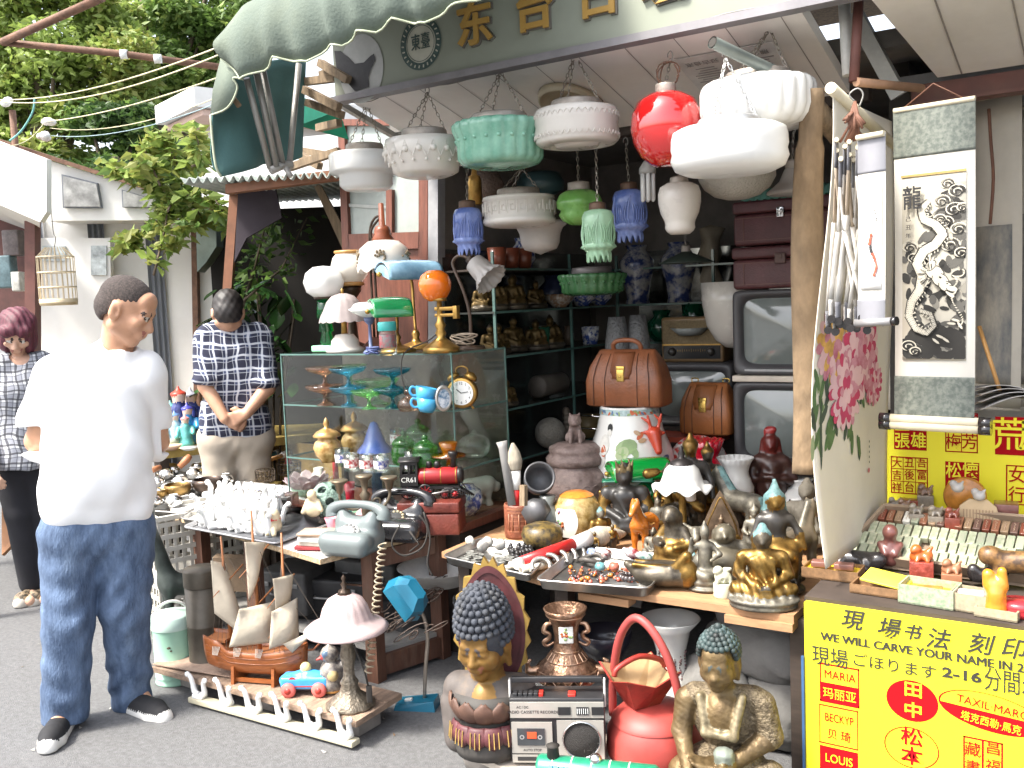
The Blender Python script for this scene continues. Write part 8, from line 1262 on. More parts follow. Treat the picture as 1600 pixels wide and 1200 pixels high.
for x in(-.75,-.3,.15):
 for j in rg(6):b.tu([((x+.03*j)*S,-.30*S,.72*S),((x+.02*j)*S,-.33*S,.56*S)],.0012,3)
b.bd('deadeye_cords',M('pale_cord',(.5,.46,.4),.8),o)
p=pz(548,1102,ZP);k=ms(p);o=T('table_lamp','antique lamp with pinkish frosted glass dome on a cast bronze foot','lamp',p,face(p));pinkg=M('pink_frosted',(.58,.46,.45),.45,v=.08,vs=30,tl=.3,bu=.15,bs=200);B().la([(64,122),(65,124),(58,130),(44,136),(38,142),(34,156),(26,170),(12,178),(0,179)],72,0,lambda th,r,z,i:r*(1+(.035*abs(sin(9*th)) if 3<i<8 else 0)),k=k).bd('shade',pinkg,o,thick=.002)
B().la([(0,178),(11,178),(9,184),(3,187),(5,194),(2,198),(4,204),(0,209)],24,0,lambda th,r,z,i:r*(1+.06*sin(8*th)),k=k).bd('finial',dkbronze,o);B().la([(0,0),(36,0),(37,4),(28,12),(16,22),(12,34),(14,38),(9,46),(8,60),(12,80),(9,98),(14,104),(14,112),(8,118),(0,130)],40,0,lambda th,r,z,i:r*(1+.07*abs(sin(5*th))),k=k).bd('foot',M('cast_bronze',(.20,.17,.13),.45,.6,v=.4,vs=45,bu=.5,bs=110),o)
b=B();b.tu([(10*k,-10*k,100*k),(24*k,-20*k,60*k),(28*k,-26*k,38*k)],1.6*k,6);b.box((29*k,-27*k,26*k),(9*k,9*k,26*k),bev=.004);b.bd('switch',black_in,o)
p=pz(480,1082,ZP);k=ms(p);o=T('toy_car','blue tin toy racing car with red wheels and a yellow driver','toy car',p,face(p)-.3);tin=M('blue_tin',(.05,.30,.62),.3,v=.15,vs=25,ct=.4);blob('body',[('b',(0,0,20*k),(38*k,15*k,10*k),5*k,0),('c',(-34*k,0,20*k),(-6*k,0,24*k),9*k,13*k),('c',(4*k,0,26*k),(30*k,0,25*k),12*k,8*k),('b',(0,0,12*k),(38*k,14*k,3*k),2*k,1)],.0032,[tin,M('tin_dark',(.05,.06,.09),.4)],.006,o)
for x in(-24,24):
 for s in(-1,1):w_=B().la([(3,-4),(10,-4),(12,0),(10,4),(3,4)],24,axis='y',c=(x*k,s*18*k,11*k),k=k).bd('wheel',M('pink_red_rubber',(.62,.14,.12),.5),o);B().la([(0,-5),(5,-4.6),(5,4.6),(0,5)],16,axis='y',c=(x*k,s*18*k,11*k),k=k).bd('hub',M('hub_red',(.4,.04,.03),.4),w_)
B().ball((0,0,40*k),9*k,0,14,(1,.8,1)).bd('driver',M('yellow_tin',(.65,.55,.25),.4),o);b=B();b.la([(0,0),(7,0)],16,axis='y',c=(-18*k,-14.6*k,24*k),k=k);b.tu([(-32*k,-15*k,16*k),(30*k,-15*k,16*k)],1.2*k,4);b.bd('emblem',M('hub_red'),o)
p=pz(520,1080,ZP);k=ms(p);crk=M('crackle_ceramic',(.36,.33,.29),.35,v=.15,vs=50,c2=(.10,.09,.09),sp=.5,ct=.4);blob_top('ceramic_bird',[('c',(0,0,14*k),(0,0,34*k),19*k,18*k),('c',(6*k,0,34*k),(20*k,0,46*k),12*k,6*k),('e',(-2*k,0,60*k),(14*k,13*k,14*k)),('c',(-10*k,-6*k,58*k),(-20*k,-9*k,55*k),4*k,1.5*k,1),('e',(-7*k,-11*k,63*k),(4.5*k,2.5*k,4.5*k),2),('e',(4*k,-16*k,30*k),(8*k,5*k,8*k),3),('c',(-2*k,0,72*k),(0,0,77*k),5*k,2*k),('e',(0,0,4*k),(17*k,17*k,4*k),4)],.0028,[crk,M('bird_red',(.5,.06,.05),.4),M('bird_eye',(.10,.16,.25),.3),M('bird_gold',(.45,.36,.18),.3),gold_m],'speckled grey ceramic bird with red beak next to the toy car','ornament',p,face(p)-.2,.006)
blu=M('desk_lamp_blue',(.012,.14,.23),.35,v=.1,ct=.2);p=pz(652,1106,0);k=ms(p);o=T('desk_lamp','blue gooseneck desk lamp with angular head standing on the ground','lamp',p,face(p)-.3);B().add([(-34*k,-14*k,0),(32*k,-14*k,0),(32*k,22*k,0),(-34*k,22*k,0),(-32*k,-12*k,8*k),(30*k,-12*k,16*k),(30*k,20*k,16*k),(-32*k,20*k,8*k)],[(0,1,5,4),(1,2,6,5),(2,3,7,6),(3,0,4,7),(4,5,6,7)]).bd('base',blu,o);B().box((-14*k,2*k,12*k),(12*k,7*k,4*k),bev=.002,ry=-.12).bd('switch',whitep,o);B().tu([(10*k,8*k,12*k),(14*k,8*k,60*k),(20*k,8*k,110*k),(16*k,6*k,145*k),(2*k,2*k,165*k)],3*k,10).bd('gooseneck',M('neck_steel',(.34,.30,.26),.35,.8),o)
b=B();q=lambda s,z:[(-26*s*k,-20*s*k,z*k),(26*s*k,-20*s*k,z*k),(34*s*k,0,z*k),(26*s*k,20*s*k,z*k),(-26*s*k,20*s*k,z*k),(-34*s*k,0,z*k)]
b.add(q(1.1,-18)+q(.95,6)+q(.5,22),[(j,(j+1)%6,(j+1)%6+6,j+6) for j in rg(6)]+[(j+6,(j+1)%6+6,(j+1)%6+12,j+12) for j in rg(6)]+[(12,13,14,15,16,17)],0);b.xf((-4*k,0,180*k),ry=.9,rx=.25,rz=-.2);h_=b.bd('head',blu,o,thick=.003);b=B();b.add(q(1.02,-16),[(0,1,2,3,4,5)]);b.xf((-4*k,0,180*k),ry=.9,rx=.25,rz=-.2);b.bd('reflector',M('grey_inner',(.32,.31,.29),.5),h_)
dk=[M('clutter_black',(.02,.02,.022),.45,v=.4,vs=10),M('clutter_grey',(.07,.07,.07),.6,v=.4,vs=8)]
for i,(px,py,z,w_,d_,h_,rz,lb) in en(((500,960,.16,.46,.30,.16,.3,'black typewriter case on the shelf under the white table'),(565,955,.16,.34,.26,.22,.1,'dark grey machine case at the right of the lower shelf'),(470,1010,.0,.42,.26,.22,.25,'black suitcase lying on the ground below the lower shelf'),(610,1020,.0,.34,.30,.20,-.3,'black bag lying on the ground behind the blue desk lamp'),(570,1035,.0,.22,.26,.26,-.5,'grey dusty box standing behind the pink glass lamp'),(430,965,.16,.26,.24,.2,.2,'small dark case at the left of the lower shelf'))):
 p=pz(px,py,z)+Ve((-.02,.16,0));o=T('case',lb,'case',p,rz);B().box((0,0,h_/2),(w_,d_,h_),bev=.015).bd('body',dk[i%2],o);b=B();[b.box((x,-d_/2-.003,h_*.7),(.03,.008,.02),bev=.002) for x in(-w_*.3,w_*.3)];b.tu([(-.05,-d_/2-.004,h_*.5),(-.04,-d_/2-.02,h_*.5),(.04,-d_/2-.02,h_*.5),(.05,-d_/2-.004,h_*.5)],.006,6);b.bd('clasp',M('dull_silver'),o)
p=pz(540,935,.36)+Ve((0,.18,0));B().box((0,0,.0),(.34,.012,.008)).top('chrome_strip',chrome,'thin bright metal strip on the machine under the white table','strip',p,.2)
loose('tangled_cables','tangle of thin brown cables and parts under the table corner','cables',22,(610,690),(905,1010),.30,lambda b,p:b.tu([p+Ve((.05*sin(a+i*.9),.05*cos(a*1.7+i*.6),.03*sin(i+a)+.05)) for a in[uni(0,6)] for i in rg(9)],.0022,5),M('brown_cable',(.06,.04,.03),.6))
bagm=glass('plastic_bag',(.85,.87,.88),.6,.25,(.6,.62,.64))
for px,py,z,R_,lb in((705,935,.36,.10,'crumpled clear plastic bag under the coin tray, upper one'),(688,960,.28,.09,'crumpled clear plastic bag under the coin tray, lower one')):p=pz(px,py,z)+Ve((.02,.2,0));V,Q,mi=sdf([('e',(0,0,0),(R_,R_*.8,R_*.8)),('e',(R_*.7,0,R_*.5),(R_*.5,R_*.4,R_*.5))],R_/12,.03,lambda X,Y,Z:.012*np.sin(60*X+30*Y)*np.sin(50*Z+40*Y));tag(nmesh('plastic_bag',V,Q,bagm,None,None,True,p),lb,'bag')
lth('enamel_basin','big white enamel basin under the coin tray','basin',690,4.05,.36,[(.1,0),(40,0),(66,26),(69,27),(64,25),(38,4),(.1,3)],1,white_in,36)
def bhead(c,yaw,pitch,s):
 """a carved Buddha head: full cheeks, lowered lids, long ear lobes"""
 HP,hq=head(c,yaw,pitch,s);P=[q for q in HP if not(q[0]=='e' and q[3]==2) and not(q[0]=='-e')]
 for sx in(-1,1):P+=[('e',hq(sx*.033,.076,.002),(.019*s,.012*s,.0125*s),0,yaw,pitch),('e',hq(sx*.04,.05,-.035),(.032*s,.034*s,.04*s),0,yaw,pitch),('c',hq(sx*.079,-.01,-.02),hq(sx*.078,-.012,-.085),.012*s,.010*s)]
 return P,hq
ZB_=.12;p=pz(765,1160,ZB_);t=dep(p);k=t/FPX;o=T('buddha_bust','painted wooden Buddha bust with blue curled hair, flame halo and lotus base','bust',p,face(p)-.25);goldp=M('gilded_face',(.22,.12,.03),.45,.35,v=.3,vs=14,di=.4,dc=(.13,.10,.08));greyp=M('grey_robe_paint',(.085,.072,.065),.7,v=.3,vs=14,di=.4,dc=(.26,.17,.08));maroon=M('maroon_paint',(.085,.022,.025),.55,v=.35,vs=20,di=.4,dc=(.07,.05,.045));bluec=M('blue_grey_curls',(.038,.043,.055),.75,v=.35,vs=30,di=.4,dc=(.14,.13,.11));goldline=M('gold_line',(.48,.32,.10),.4,.5,v=.3)
hz=165*k;HP,hq=bhead((0,-.01,hz),-.25,.22,.93)
P=HP
P+=[('c',(0,.02,hz-.15),(0,.0,hz-.05),.055,.052),('c',(-.10,.03,hz-.175),(.10,.03,hz-.175),.055,.055,5),('e',(0,.01,hz-.225),(.135,.085,.11),5),('e',(0,-.035,hz-.23),(.06,.05,.10)),('c',(-.12,.02,hz-.22),(-.10,.0,hz-.33),.045,.05,5),('c',(.12,.02,hz-.22),(.10,.0,hz-.33),.045,.05,5)]
blob('body',P,.0042,[goldp,M('bust_lip',(.26,.10,.05),.5),goldp,M('eye_line',(.06,.05,.05),.6),M('eye_line'),greyp],.012,o)
b=B();R0=(.092,.105,.16);rows_=11
for r in rg(rows_):
 e=-.22+r*(PI/2+.16)/(rows_-1);n=max(1,int(26*cos(max(0,e))*(1 if e>0 else 1)))
 for i in rg(n):
  a=2*PI*(i+.5*(r%2))/n;x,f,z=cos(e)*sin(a)*R0[0],cos(e)*cos(a)*R0[1]-.012,sin(e)*R0[2]*.98+.052
  if e<.12 and cos(a)>.45:continue
  b.ball(hq(x,f,z),.0135*(1-.35*max(0,e/1.7)),0,8)
b.bd('curled_hair',bluec,o);V,Q,mi=sdf([('e',hq(0,-.012,.052),(.088*.93,.10*.93,.15),0,-.25,.22),('-c',hq(-.05,.13,-.03),hq(.05,.13,-.03),.06,.06)],.006,.008);nmesh('hair_cap',V,Q,bluec,None,o)
out,inn=[],[];cz,rx_,rz_=165*k,57*k,108*k
N_=34
for i in rg(N_+1):
 a=-1.1+(PI+2.2)*i/N_;tooth=1.0+(.12 if i%2==0 else 0);pt=lambda s:(rx_*s*cos(a)*(1-.25*max(0,sin(a))**3),cz+rz_*s*(sin(a) if sin(a)>0 else sin(a)*.9));out.append(pt(tooth));inn.append(pt(.89))
b=B();ybk=.085;n=len(out);vs=[(x,ybk,z) for x,z in out]+[(x,ybk,z) for x,z in inn]+[(x,ybk+.016,z) for x,z in out]+[(x,ybk+.016,z) for x,z in inn]
b.add(vs,[f for i in rg(n-1) for f in((i,i+1,n+i+1,n+i),(2*n+i,2*n+i+1,3*n+i+1,3*n+i),(i,i+1,2*n+i+1,2*n+i))],0);inner=inn+[(0,cz-rz_*.7)]
b.add([(x,ybk+.003,z) for x,z in inn]+[(x,ybk+.014,z) for x,z in inn],[tuple(rg(n)),tuple(reversed(rg(n,2*n)))],1)
b.add([v for x,z in[pt_ for pt_ in inn] for v in((x*1.10,ybk-.002,cz+(z-cz)*1.10),(x*.98,ybk-.002,cz+(z-cz)*.98))],[(2*i,2*i+1,2*i+3,2*i+2) for i in rg(n-1)],1);b.bd('flame_halo',[M('halo_gold',(.42,.27,.07),.45,.4,v=.3,di=.4),maroon],o)
b=B()
for ring,(r0,z0,ln,n,tlt,w_) in en(((47*k,52*k,34*k,13,.22,17*k),(50*k,47*k,34*k,13,-.02,17*k))):
 for i in rg(n):
  a=2*PI*(i+.5*ring)/n;sg=1 if ring==0 else-1
  b.grid(lambda u,v:(lambda rr,ww,zz:(rr*cos(a)-ww*sin(a),rr*sin(a)+ww*cos(a),zz))(r0+(sin(tlt)*ln*v+5*k*sin(PI*v)+(4*k*v if ring else 0)+4*k*(1-(2*u-1)**2)),(2*u-1)*w_*(.55+.45*sin(PI*min(1,v*.9+.1)))*(1-max(0,v-.7)*2.4),z0+sg*ln*v),8,8,ring)
b.bd('lotus_petals',[M('petal_brown',(.09,.045,.03),.6,v=.35,di=.3,dc=(.3,.2,.1)),maroon],o,thick=.003);b=B()
for i in rg(13):a=2*PI*(i+.5)/13;[b.tu([((50*k+10*k)*cos(a+s),(50*k+10*k)*sin(a+s),42*k),((50*k+13*k)*cos(a+s),(50*k+13*k)*sin(a+s),18*k)],1*k,4) for s in(-.12,0,.12)]
b.bd('petal_lines',goldline,o);B().la([(0,-8),(52,-8),(54,4),(52,16),(48,30),(46,50),(52,62),(50,84),(0,86)],40,k=k).bd('plinth',M('plinth_dark',(.05,.045,.04),.7,v=.3),o)
b=B();c4=[pz(712,1160,ZB_-.02),pz(800,1200,ZB_-.02),pz(980,1215,ZB_-.02),pz(1000,1150,ZB_-.02),pz(760,1110,ZB_-.02)];n=5;b.add([tuple(p-Ve((0,0,.012))) for p in c4]+[tuple(p-Ve((0,0,.034))) for p in c4],[tuple(rg(n)),tuple(reversed(rg(n,2*n)))]+[(i,(i+1)%n,(i+1)%n+n,i+n) for i in rg(n)]);b.top('low_board',M('pale_board'),'pale low board under the Buddha bust and cassette recorder','board');B().la([(0,0),(.07,0),(.085,.05),(.075,.066),(0,.066)],24).top('clay_pot',M('grey_clay',(.28,.25,.22),.8,v=.3),'small grey clay pot propping up the low board','pot',pz(752,1200,0)+Ve((0,.03,0)))
p=pz(888,1088,.21);k=ms(p);vb=M('copper_bronze',(.17,.085,.05),.35,.8,v=.45,vs=40,c2=(.33,.20,.13),bu=.4,bs=70);o=T('bronze_vase','copper bronze vase with dragon handles and white enamel panels','vase',p,face(p));bd_=B().la([(0,0),(28,0),(24,8),(38,20),(50,36),(48,48),(32,62),(21,76),(18,96),(21,116),(30,132),(34,142),(31,142),(20,122),(0,120)],48,k=k).bd('body',vb,o)
b=B()
for z,r in((34,50.5),(48,48.6),(62,32.6),(76,21.6),(132,30.6)):b.la([(r*k-.002,z*k-1.6*k),(r*k+.0015,z*k),(r*k-.002,z*k+1.6*k)],48)
for i in rg(18):a=2*PI*i/18;b.tu([((50.3)*k*cos(a+s*.15),50.3*k*sin(a+s*.15),(36+9*(1-abs(s)))*k) for s in(-1,0,1)],1.1*k,4);b.tu([((33-(z-62)*.78)*k*cos(a),(33-(z-62)*.78)*k*sin(a),z*k) for z in(63,68,74)],1*k,4)
b.bd('relief_bands',M('copper_light',(.42,.26,.17),.3,.8,v=.3),o)
for s in(-1,1):B().tu([(s*19*k,0,118*k),(s*30*k,0,116*k),(s*34*k,-2*k,106*k),(s*26*k,-2*k,102*k),(s*27*k,0,94*k),(s*35*k,0,88*k),(s*30*k,0,82*k),(s*19*k,0,88*k)],[2.5*k,4*k,4.5*k,3*k,4*k,3.5*k,2.5*k,2*k],8).bd('dragon_handle',M('copper_light'),o)
for s in(-1,1):blob('elephant_knob',[('c',(s*46*k,-4*k,44*k),(s*60*k,-6*k,44*k),8*k,6*k),('c',(s*60*k,-6*k,44*k),(s*62*k,-7*k,58*k),5*k,3*k),('c',(s*62*k,-7*k,58*k),(s*57*k,-7*k,62*k),3*k,2.4*k)],.0028,[M('copper_light')],.006,o)
pn_=B().box((0,-21.5*k,106*k),(22*k,4*k,26*k),bev=.003).bd('enamel_panel',M('enamel_white',(.66,.66,.62),.3),bd_);b=B();[b.ball((gauss(0,4)*k,-24*k,(106+gauss(-1,5))*k),2.2*k,i%2,6,(1,.25,1)) for i in rg(14)];b.bd('flower_painting',[M('v_green'),M('flower_rust')],bd_)
lth('ceramic_stool','white ceramic pot with dark drip pattern under the bronze vase','pot',888,1112,.10,[(.1,0),(38,0),(46,14),(45,26),(36,36),(.1,37)],1,M('drip_ceramic',(.60,.59,.55),.25,v=.05,vs=22,c2=(.14,.15,.13),sp=.6,st=(1,1,.35),ct=.4),36)
p=pz(873,1192,.10);k=ms(p);o=T('cassette_recorder','silver and black radio cassette recorder with round speaker and carry handle','radio',p,face(p)-.06);sil=M('silver_plastic',(.42,.40,.36),.4,.3,v=.08);blkp=M('black_plastic',(.025,.025,.027),.4,v=.2);w_,h_,d_=148*k,104*k,50*k
B().box((0,d_/2,h_*.5),(w_,d_,h_),bev=.004).bd('case',blkp,o);b=B();b.box((0,-.002,h_*.83),(w_*.985,.006,h_*.24));b.box((-w_*.27,-.002,h_*.40),(w_*.43,.006,h_*.48));b.box((w_*.24,-.002,h_*.37),(w_*.49,.006,h_*.60));b.box((-w_*.27,-.002,h_*.075),(w_*.43,.006,h_*.12));b.bd('front_panel',sil,o)
sp_=B().la([(0,-.002),(w_*.19,-.004),(w_*.19,-.001)],48,axis='y',c=(w_*.25,-.004,h_*.37)).bd('speaker',M('speaker_mesh',(.035,.032,.03),.6,bu=1.2,bs=400),o);B().la([(w_*.188,-.004),(w_*.196,-.008),(w_*.204,-.004)],48,axis='y',c=(w_*.25,-.004,h_*.37)).bd('rim',chrome,sp_)
dr_=B().box((-w_*.28,-.0065,h_*.42),(w_*.29,.004,h_*.26)).bd('cassette_window',M('smoke_window',(.05,.055,.06),.1,spec=.7),o);B().box((-w_*.27,-.009,h_*.45),(w_*.10,.002,h_*.10)).bd('red_label',M('red_orange',(.62,.09,.03),.5),dr_);b=B();[b.la([(.004,-.0095),(.0075,-.0095)],16,axis='y',c=(-w_*(.28+s*.095),0,h_*.42)) for s in(-1,1)];b.bd('reels',M('reel_pale',(.3,.3,.3),.5),dr_)
b=B()
for x in(.08,.27,.43):b.box((w_*x,-.006,h_*.82),(w_*.13,.003,h_*.12))
b.bd('dial_window',blkp,o);b=B();[b.box((w_*(.215+i*.022),-.0085,h_*.82),(.0022,.002,h_*.08)) for i in rg(6)];b.bd('dial_scale',white_in,o)
for i in rg(6):B().box((-w_*.44+i*w_*.055,d_*.3,h_+.004),(w_*.045,d_*.3,.012),bev=.0015).bd('key',M('red_key',(.6,.03,.02),.4) if i==5 else blkp,o)
B().box((w_*.16,d_*.3,h_+.002),(w_*.08,d_*.3,.01),bev=.002).bd('key',M('red_key',(.6,.03,.02),.4),o)
b=B();hh_=h_+21*k;b.box((0,d_*.5,hh_),(w_*.97,.018,9*k),bev=.003);b.bd('handle',blkp,o);b=B();[b.box((s*w_*.505,d_*.5,h_*.92+8*k),(.007,.022,44*k),bev=.002) for s in(-1,1)];b.bd('handle_arm',whitep,o)
b=B();write(b,'RADIO CASSETTE RECORDER',(-w_*.24,-.0055,h_*.80),h_*.062,0,.0003);write(b,'AC / DC',(-w_*.36,-.0055,h_*.875),h_*.05,0,.0003);write(b,'AUTO STOP',(-w_*.27,-.0055,h_*.21),h_*.05,0,.0003);b.box((-w_*.33,-.0056,h_*.075),(w_*.2,.001,h_*.06));b.bd('lettering',ink,o)
p=pz(925,1228,.10);p=atz(925,2.72,.105);k=2.72/FPX;o=T('tin_train','green and red printed tin toy locomotive lying at the bottom edge','toy train',p,face(p)-.22);tg=M('tin_green',(.015,.20,.11),.3,v=.15,vs=40,ct=.6);B().la([(0,-95),(20,-95),(22,-90),(22,90),(18,96),(0,97)],32,axis='x',c=(10*k,0,46*k),k=k).bd('boiler',tg,o)
B().box((-10*k,0,16*k),(230*k,56*k,24*k),bev=.006).bd('chassis',M('tin_red',(.55,.04,.03),.3,ct=.5),o);b=B();[b.la([(22.4*k,x*k),(22.4*k,(x+2)*k)],32,axis='x',c=(10*k,0,46*k)) for x in(-70,-40,-8,20,50)];[b.box((0,-28.6*k,z*k),(226*k,.8*k,1.2*k)) for z in(6,26)];b.bd('printed_lines',M('tin_cream',(.68,.66,.55),.4),o)
b=B();[b.box(((-60+i*9)*k,-19.5*k,58*k),(6*k,3*k,8*k),rx=-.5) for i in rg(5)];[b.box(((22+i*9)*k,-19.5*k,58*k),(6*k,3*k,8*k),rx=-.5) for i in rg(5)];b.bd('printed_windows',M('tin_blue',(.10,.35,.6),.3),o);B().la([(0,0),(10,0),(9,18),(11,20),(0,21)],20,c=(-60*k,0,65*k),k=k).bd('chimney',black_in,o);B().ball((8*k,0,69*k),10*k,0,16).bd('dome',chrome,o);b=B();write(b,'PUFF-PUFF LOCO',(4*k,-29*k,16*k),19*k,0,.0004,.0004);b.bd('lettering',M('white_paint'),o)
redl=M('red_lacquer_box',(.36,.055,.045),.5,v=.15,vs=12,di=.25,dc=(.20,.05,.04));p=pz(1024,1216,.0);k=ms(p)*1.1;o=T('round_basket','round red lacquered basket box with tall arched handle','basket',p,face(p));B().la([(0,0),(40,0),(60,20),(68,48),(66,74),(58,88)],48,k=k).bd('body',redl,o);B().la([(60,88),(59,92),(46,104),(24,112),(0,115)],48,k=k).bd('lid',redl,o);B().la([(67.6,40),(68.8,41),(68,42.4)],48,k=k).bd('white_wire',whitep,o)
h_=B().tu([(0,-62*k,66*k),(0,-58*k,110*k),(-6*k,-48*k,168*k),(-12*k,-34*k,205*k),(-18*k,-10*k,232*k),(-22*k,14*k,234*k),(-26*k,38*k,200*k),(-26*k,54*k,140*k),(-24*k,60*k,80*k)],6*k,12).bd('handle',M('red_handle',(.30,.05,.045),.5,v=.15),o);o.rotation_euler[2]+=.75
def sqb(label,p,rz,k):
 o=T('square_basket',label,'basket',p,rz);b=B();lo_,hi_=30*k,54*k;hh=58*k;pts_=lambda r,z,dip:[(r*cos(a)*(1.0 if i%2==0 else .74),r*sin(a)*(1.0 if i%2==0 else .74),z-(0 if i%2==0 else dip)) for i,a in en([PI/4+PI/4*j for j in rg(8)])]
 R_=[pts_(lo_,0,0),pts_(hi_*1.25,hh,16*k),pts_(hi_*1.18,hh,16*k),pts_(lo_*.95,5*k,0)];b.add(sum(R_,[]),[(i*8+j,i*8+(j+1)%8,(i+1)*8+(j+1)%8,(i+1)*8+j) for i in rg(2) for j in rg(8)]+[tuple(rg(8))],0);b.add(R_[2]+R_[3],[(j,(j+1)%8,(j+1)%8+8,j+8) for j in rg(8)]+[tuple(rg(8,16))],1);b.bd('body',[M('old_red_lacquer',(.24,.022,.015),.45,v=.4,vs=22,di=.45,dc=(.16,.10,.04)),M('bare_wood',(.36,.24,.12),.7,v=.25,vs=8)],o)
 B().tu([(-hi_*.82,0,hh-8*k),(-hi_*.7,0,hh+4*k),(0,0,hh+16*k),(hi_*.7,0,hh+4*k),(hi_*.82,0,hh-8*k)],4.5*k,6).bd('handle',M('old_red_lacquer'),o)
sqb('old red lacquer square basket with flared corners resting on the round red one',(p.x-.035,p.y-.02,112*k),.95,k*.9)
fv=M('flower_vase',(.60,.60,.57),.2,v=.02,vs=30,ct=.5);p=pz(1055,1148,.0);k=3.3/FPX;p=atz(1052,3.32,0);o=T('porcelain_vase','tall white trumpet vase with dark flower sprays under the statue table','vase',p,face(p));bd_=B().la([(0,0),(.07,0),(.075,.03),(.095,.12),(.09,.18),(.055,.24),(.05,.31),(.07,.39),(.105,.43),(.10,.432),(.06,.385),(.04,.3)],44).bd('body',fv,o);b=B()
for s0 in rg(9):
 a,z=uni(-1.4,1.4),choice((.08,.12,.26,.22));
 for j in rg(16):a+=uni(-.06,.08);z+=uni(0,.012);r=interp(z,[0,.03,.12,.18,.24,.31,.39],[.07,.075,.095,.09,.055,.05,.07])+.001;b.ball((r*sin(a),-r*cos(a),z),uni(.002,.0055),0,6,(1,1,.7))
b.bd('flower_painting',M('spray_dark',(.07,.08,.06),.5,v=.6,vs=60,c2=(.22,.12,.12)),bd_)
lth('basin','big black enamel basin with white inside under the statue table','basin',946,3.45,.24,[(.1,0),(26,0),(40,26),(43,42),(41,43),(36,22),(24,5),(.1,4)],1,M('black_enamel',(.02,.02,.03),.3,ct=.3),36)
sack=M('grey_sack',(.17,.165,.155),.9,v=.2,vs=8,bu=.3,bs=60)
for px,py,z,R_,lb in((1200,1120,.0,(.20,.16,.13),'big grey cloth sack on the ground behind the seated Buddha'),(1195,1040,.22,(.20,.15,.10),'grey cloth sack stacked in the middle behind the seated Buddha'),(1200,990,.38,(.17,.13,.08),'small grey bundle on top of the sacks'),(1120,1060,.0,(.14,.14,.16),'dark grey sack beside the flower vase')):p=atz(px,3.3,z);V,Q,mi=sdf([('b',(0,0,R_[2]),R_,R_[2]*.9,0)],.012,.02,lambda X,Y,Z:.007*np.sin(40*X+15*Z+6*np.sin(20*Y))*np.sin(30*Z+9*X));tag(nmesh('sack',V,Q,sack,None,None,True,p),lb,'sack')
x_=B().box((0,0,0),(.22,.16,.02)).top('grey_panel',M('grey_panel_m',(.17,.17,.165),.7),'grey panel leaning at the back under the statue table','panel',atz(965,3.6,.46));x_.rotation_euler=(.7,.1,.2)
p=atz(1134,2.84,.075);k=2.84/FPX;bz=M('weathered_gilt_bronze',(.15,.095,.04),.5,.5,v=.45,vs=10,c2=(.23,.16,.075),di=.5,dc=(.15,.135,.11),bu=.3,bs=60);bzr=M('robe_bronze',(.12,.085,.05),.55,.45,v=.5,vs=60,c2=(.24,.19,.12),bu=.8,bs=130);hz=203*k;HP,hq=bhead((-6*k,-.02,hz),-.18,.18,.66)
P=HP
m_=lambda x,y,z:(x*k,y*k,z*k)
P+=[('c',m_(-4,8,150),m_(-6,0,185),20*k,19*k),('c',m_(-44,10,140),m_(44,10,140),19*k,19*k,5),('e',m_(0,12,105),(48*k,34*k,50*k),5),('e',m_(-4,-4,118),(30*k,28*k,34*k)),('c',m_(-58,8,132),m_(-66,0,84),18*k,15*k),('c',m_(-66,0,84),m_(-52,-44,34),15*k,10*k),('c',m_(58,8,132),m_(68,4,84),20*k,20*k,5),('c',m_(68,4,80),m_(10,-36,52),17*k,10*k),('e',m_(0,8,34),(62*k,46*k,32*k),5),('c',m_(-62,-8,20),m_(10,-44,14),26*k,16*k),('c',m_(66,-8,22),m_(-10,-40,18),26*k,17*k,5),('e',m_(0,-6,4),(84*k,52*k,10*k),5),('c',m_(0,-42,56),m_(0,-44,66),12*k,15*k,6),('e',m_(0,-44,74),(13*k,13*k,3*k),6),('c',m_(28,-18,150),m_(16,-34,100),7*k,7*k,7),('c',m_(-36,-12,146),m_(-28,-30,96),6*k,6*k,7),('c',m_(-28,-30,96),m_(16,-34,92),6*k,6*k,7)]
P+=hand_prims(m_(-52,-46,34),(.1,-.55,-.8),(-.2,-.9,.5),.85,0,.25,-1)+hand_prims(m_(14,-38,52),(-1,-.1,-.05),(0,0,-1),.8,0,.2,1)
o=blob_top('seated_buddha',P,.0042,[bz,bz,bz,M('eye_patina',(.06,.07,.065),.5),M('eye_patina'),bzr,M('bowl_patina',(.24,.27,.23),.5,.4),M('robe_edge',(.22,.18,.11),.5,.5,v=.4,vs=50)],'large seated bronze Buddha holding a bowl, reaching one hand to the ground','statue',p,face(p)-.05,.014,None,1,lambda X,Y,Z:.0009*np.sin(210*X+160*Z)*np.sin(190*Z-60*X)*(Z<.27))
b=B()
for r in rg(8):
 e=-.1+r*(PI/2)/7;n=max(1,int(24*cos(max(0,e))))
 for i in rg(n):
  a=2*PI*(i+.5*(r%2))/n
  if e<.38 and cos(a)>.5:continue
  b.ball(hq(cos(e)*sin(a)*.086,cos(e)*cos(a)*.103-.014,sin(e)*.095+.044),.0105,0,6)
for i in rg(10):a=2*PI*i/10;b.ball(hq(.024*sin(a),.024*cos(a)-.03,.142),.010,0,6)
b.ball(hq(0,-.03,.155),.012,0,8);b.bd('curled_hair',M('hair_patina',(.025,.026,.024),.6,v=.5,vs=25,c2=(.05,.085,.085)),o);V,Q,mi=sdf([('e',hq(0,-.014,.042),(.074*.66,.09*.66,.08*.66),0,-.18,.18),('-c',hq(-.05,.13,-.02),hq(.05,.13,-.02),.045,.045)],.005,.008);nmesh('hair_cap',V,Q,M('hair_patina'),None,o)
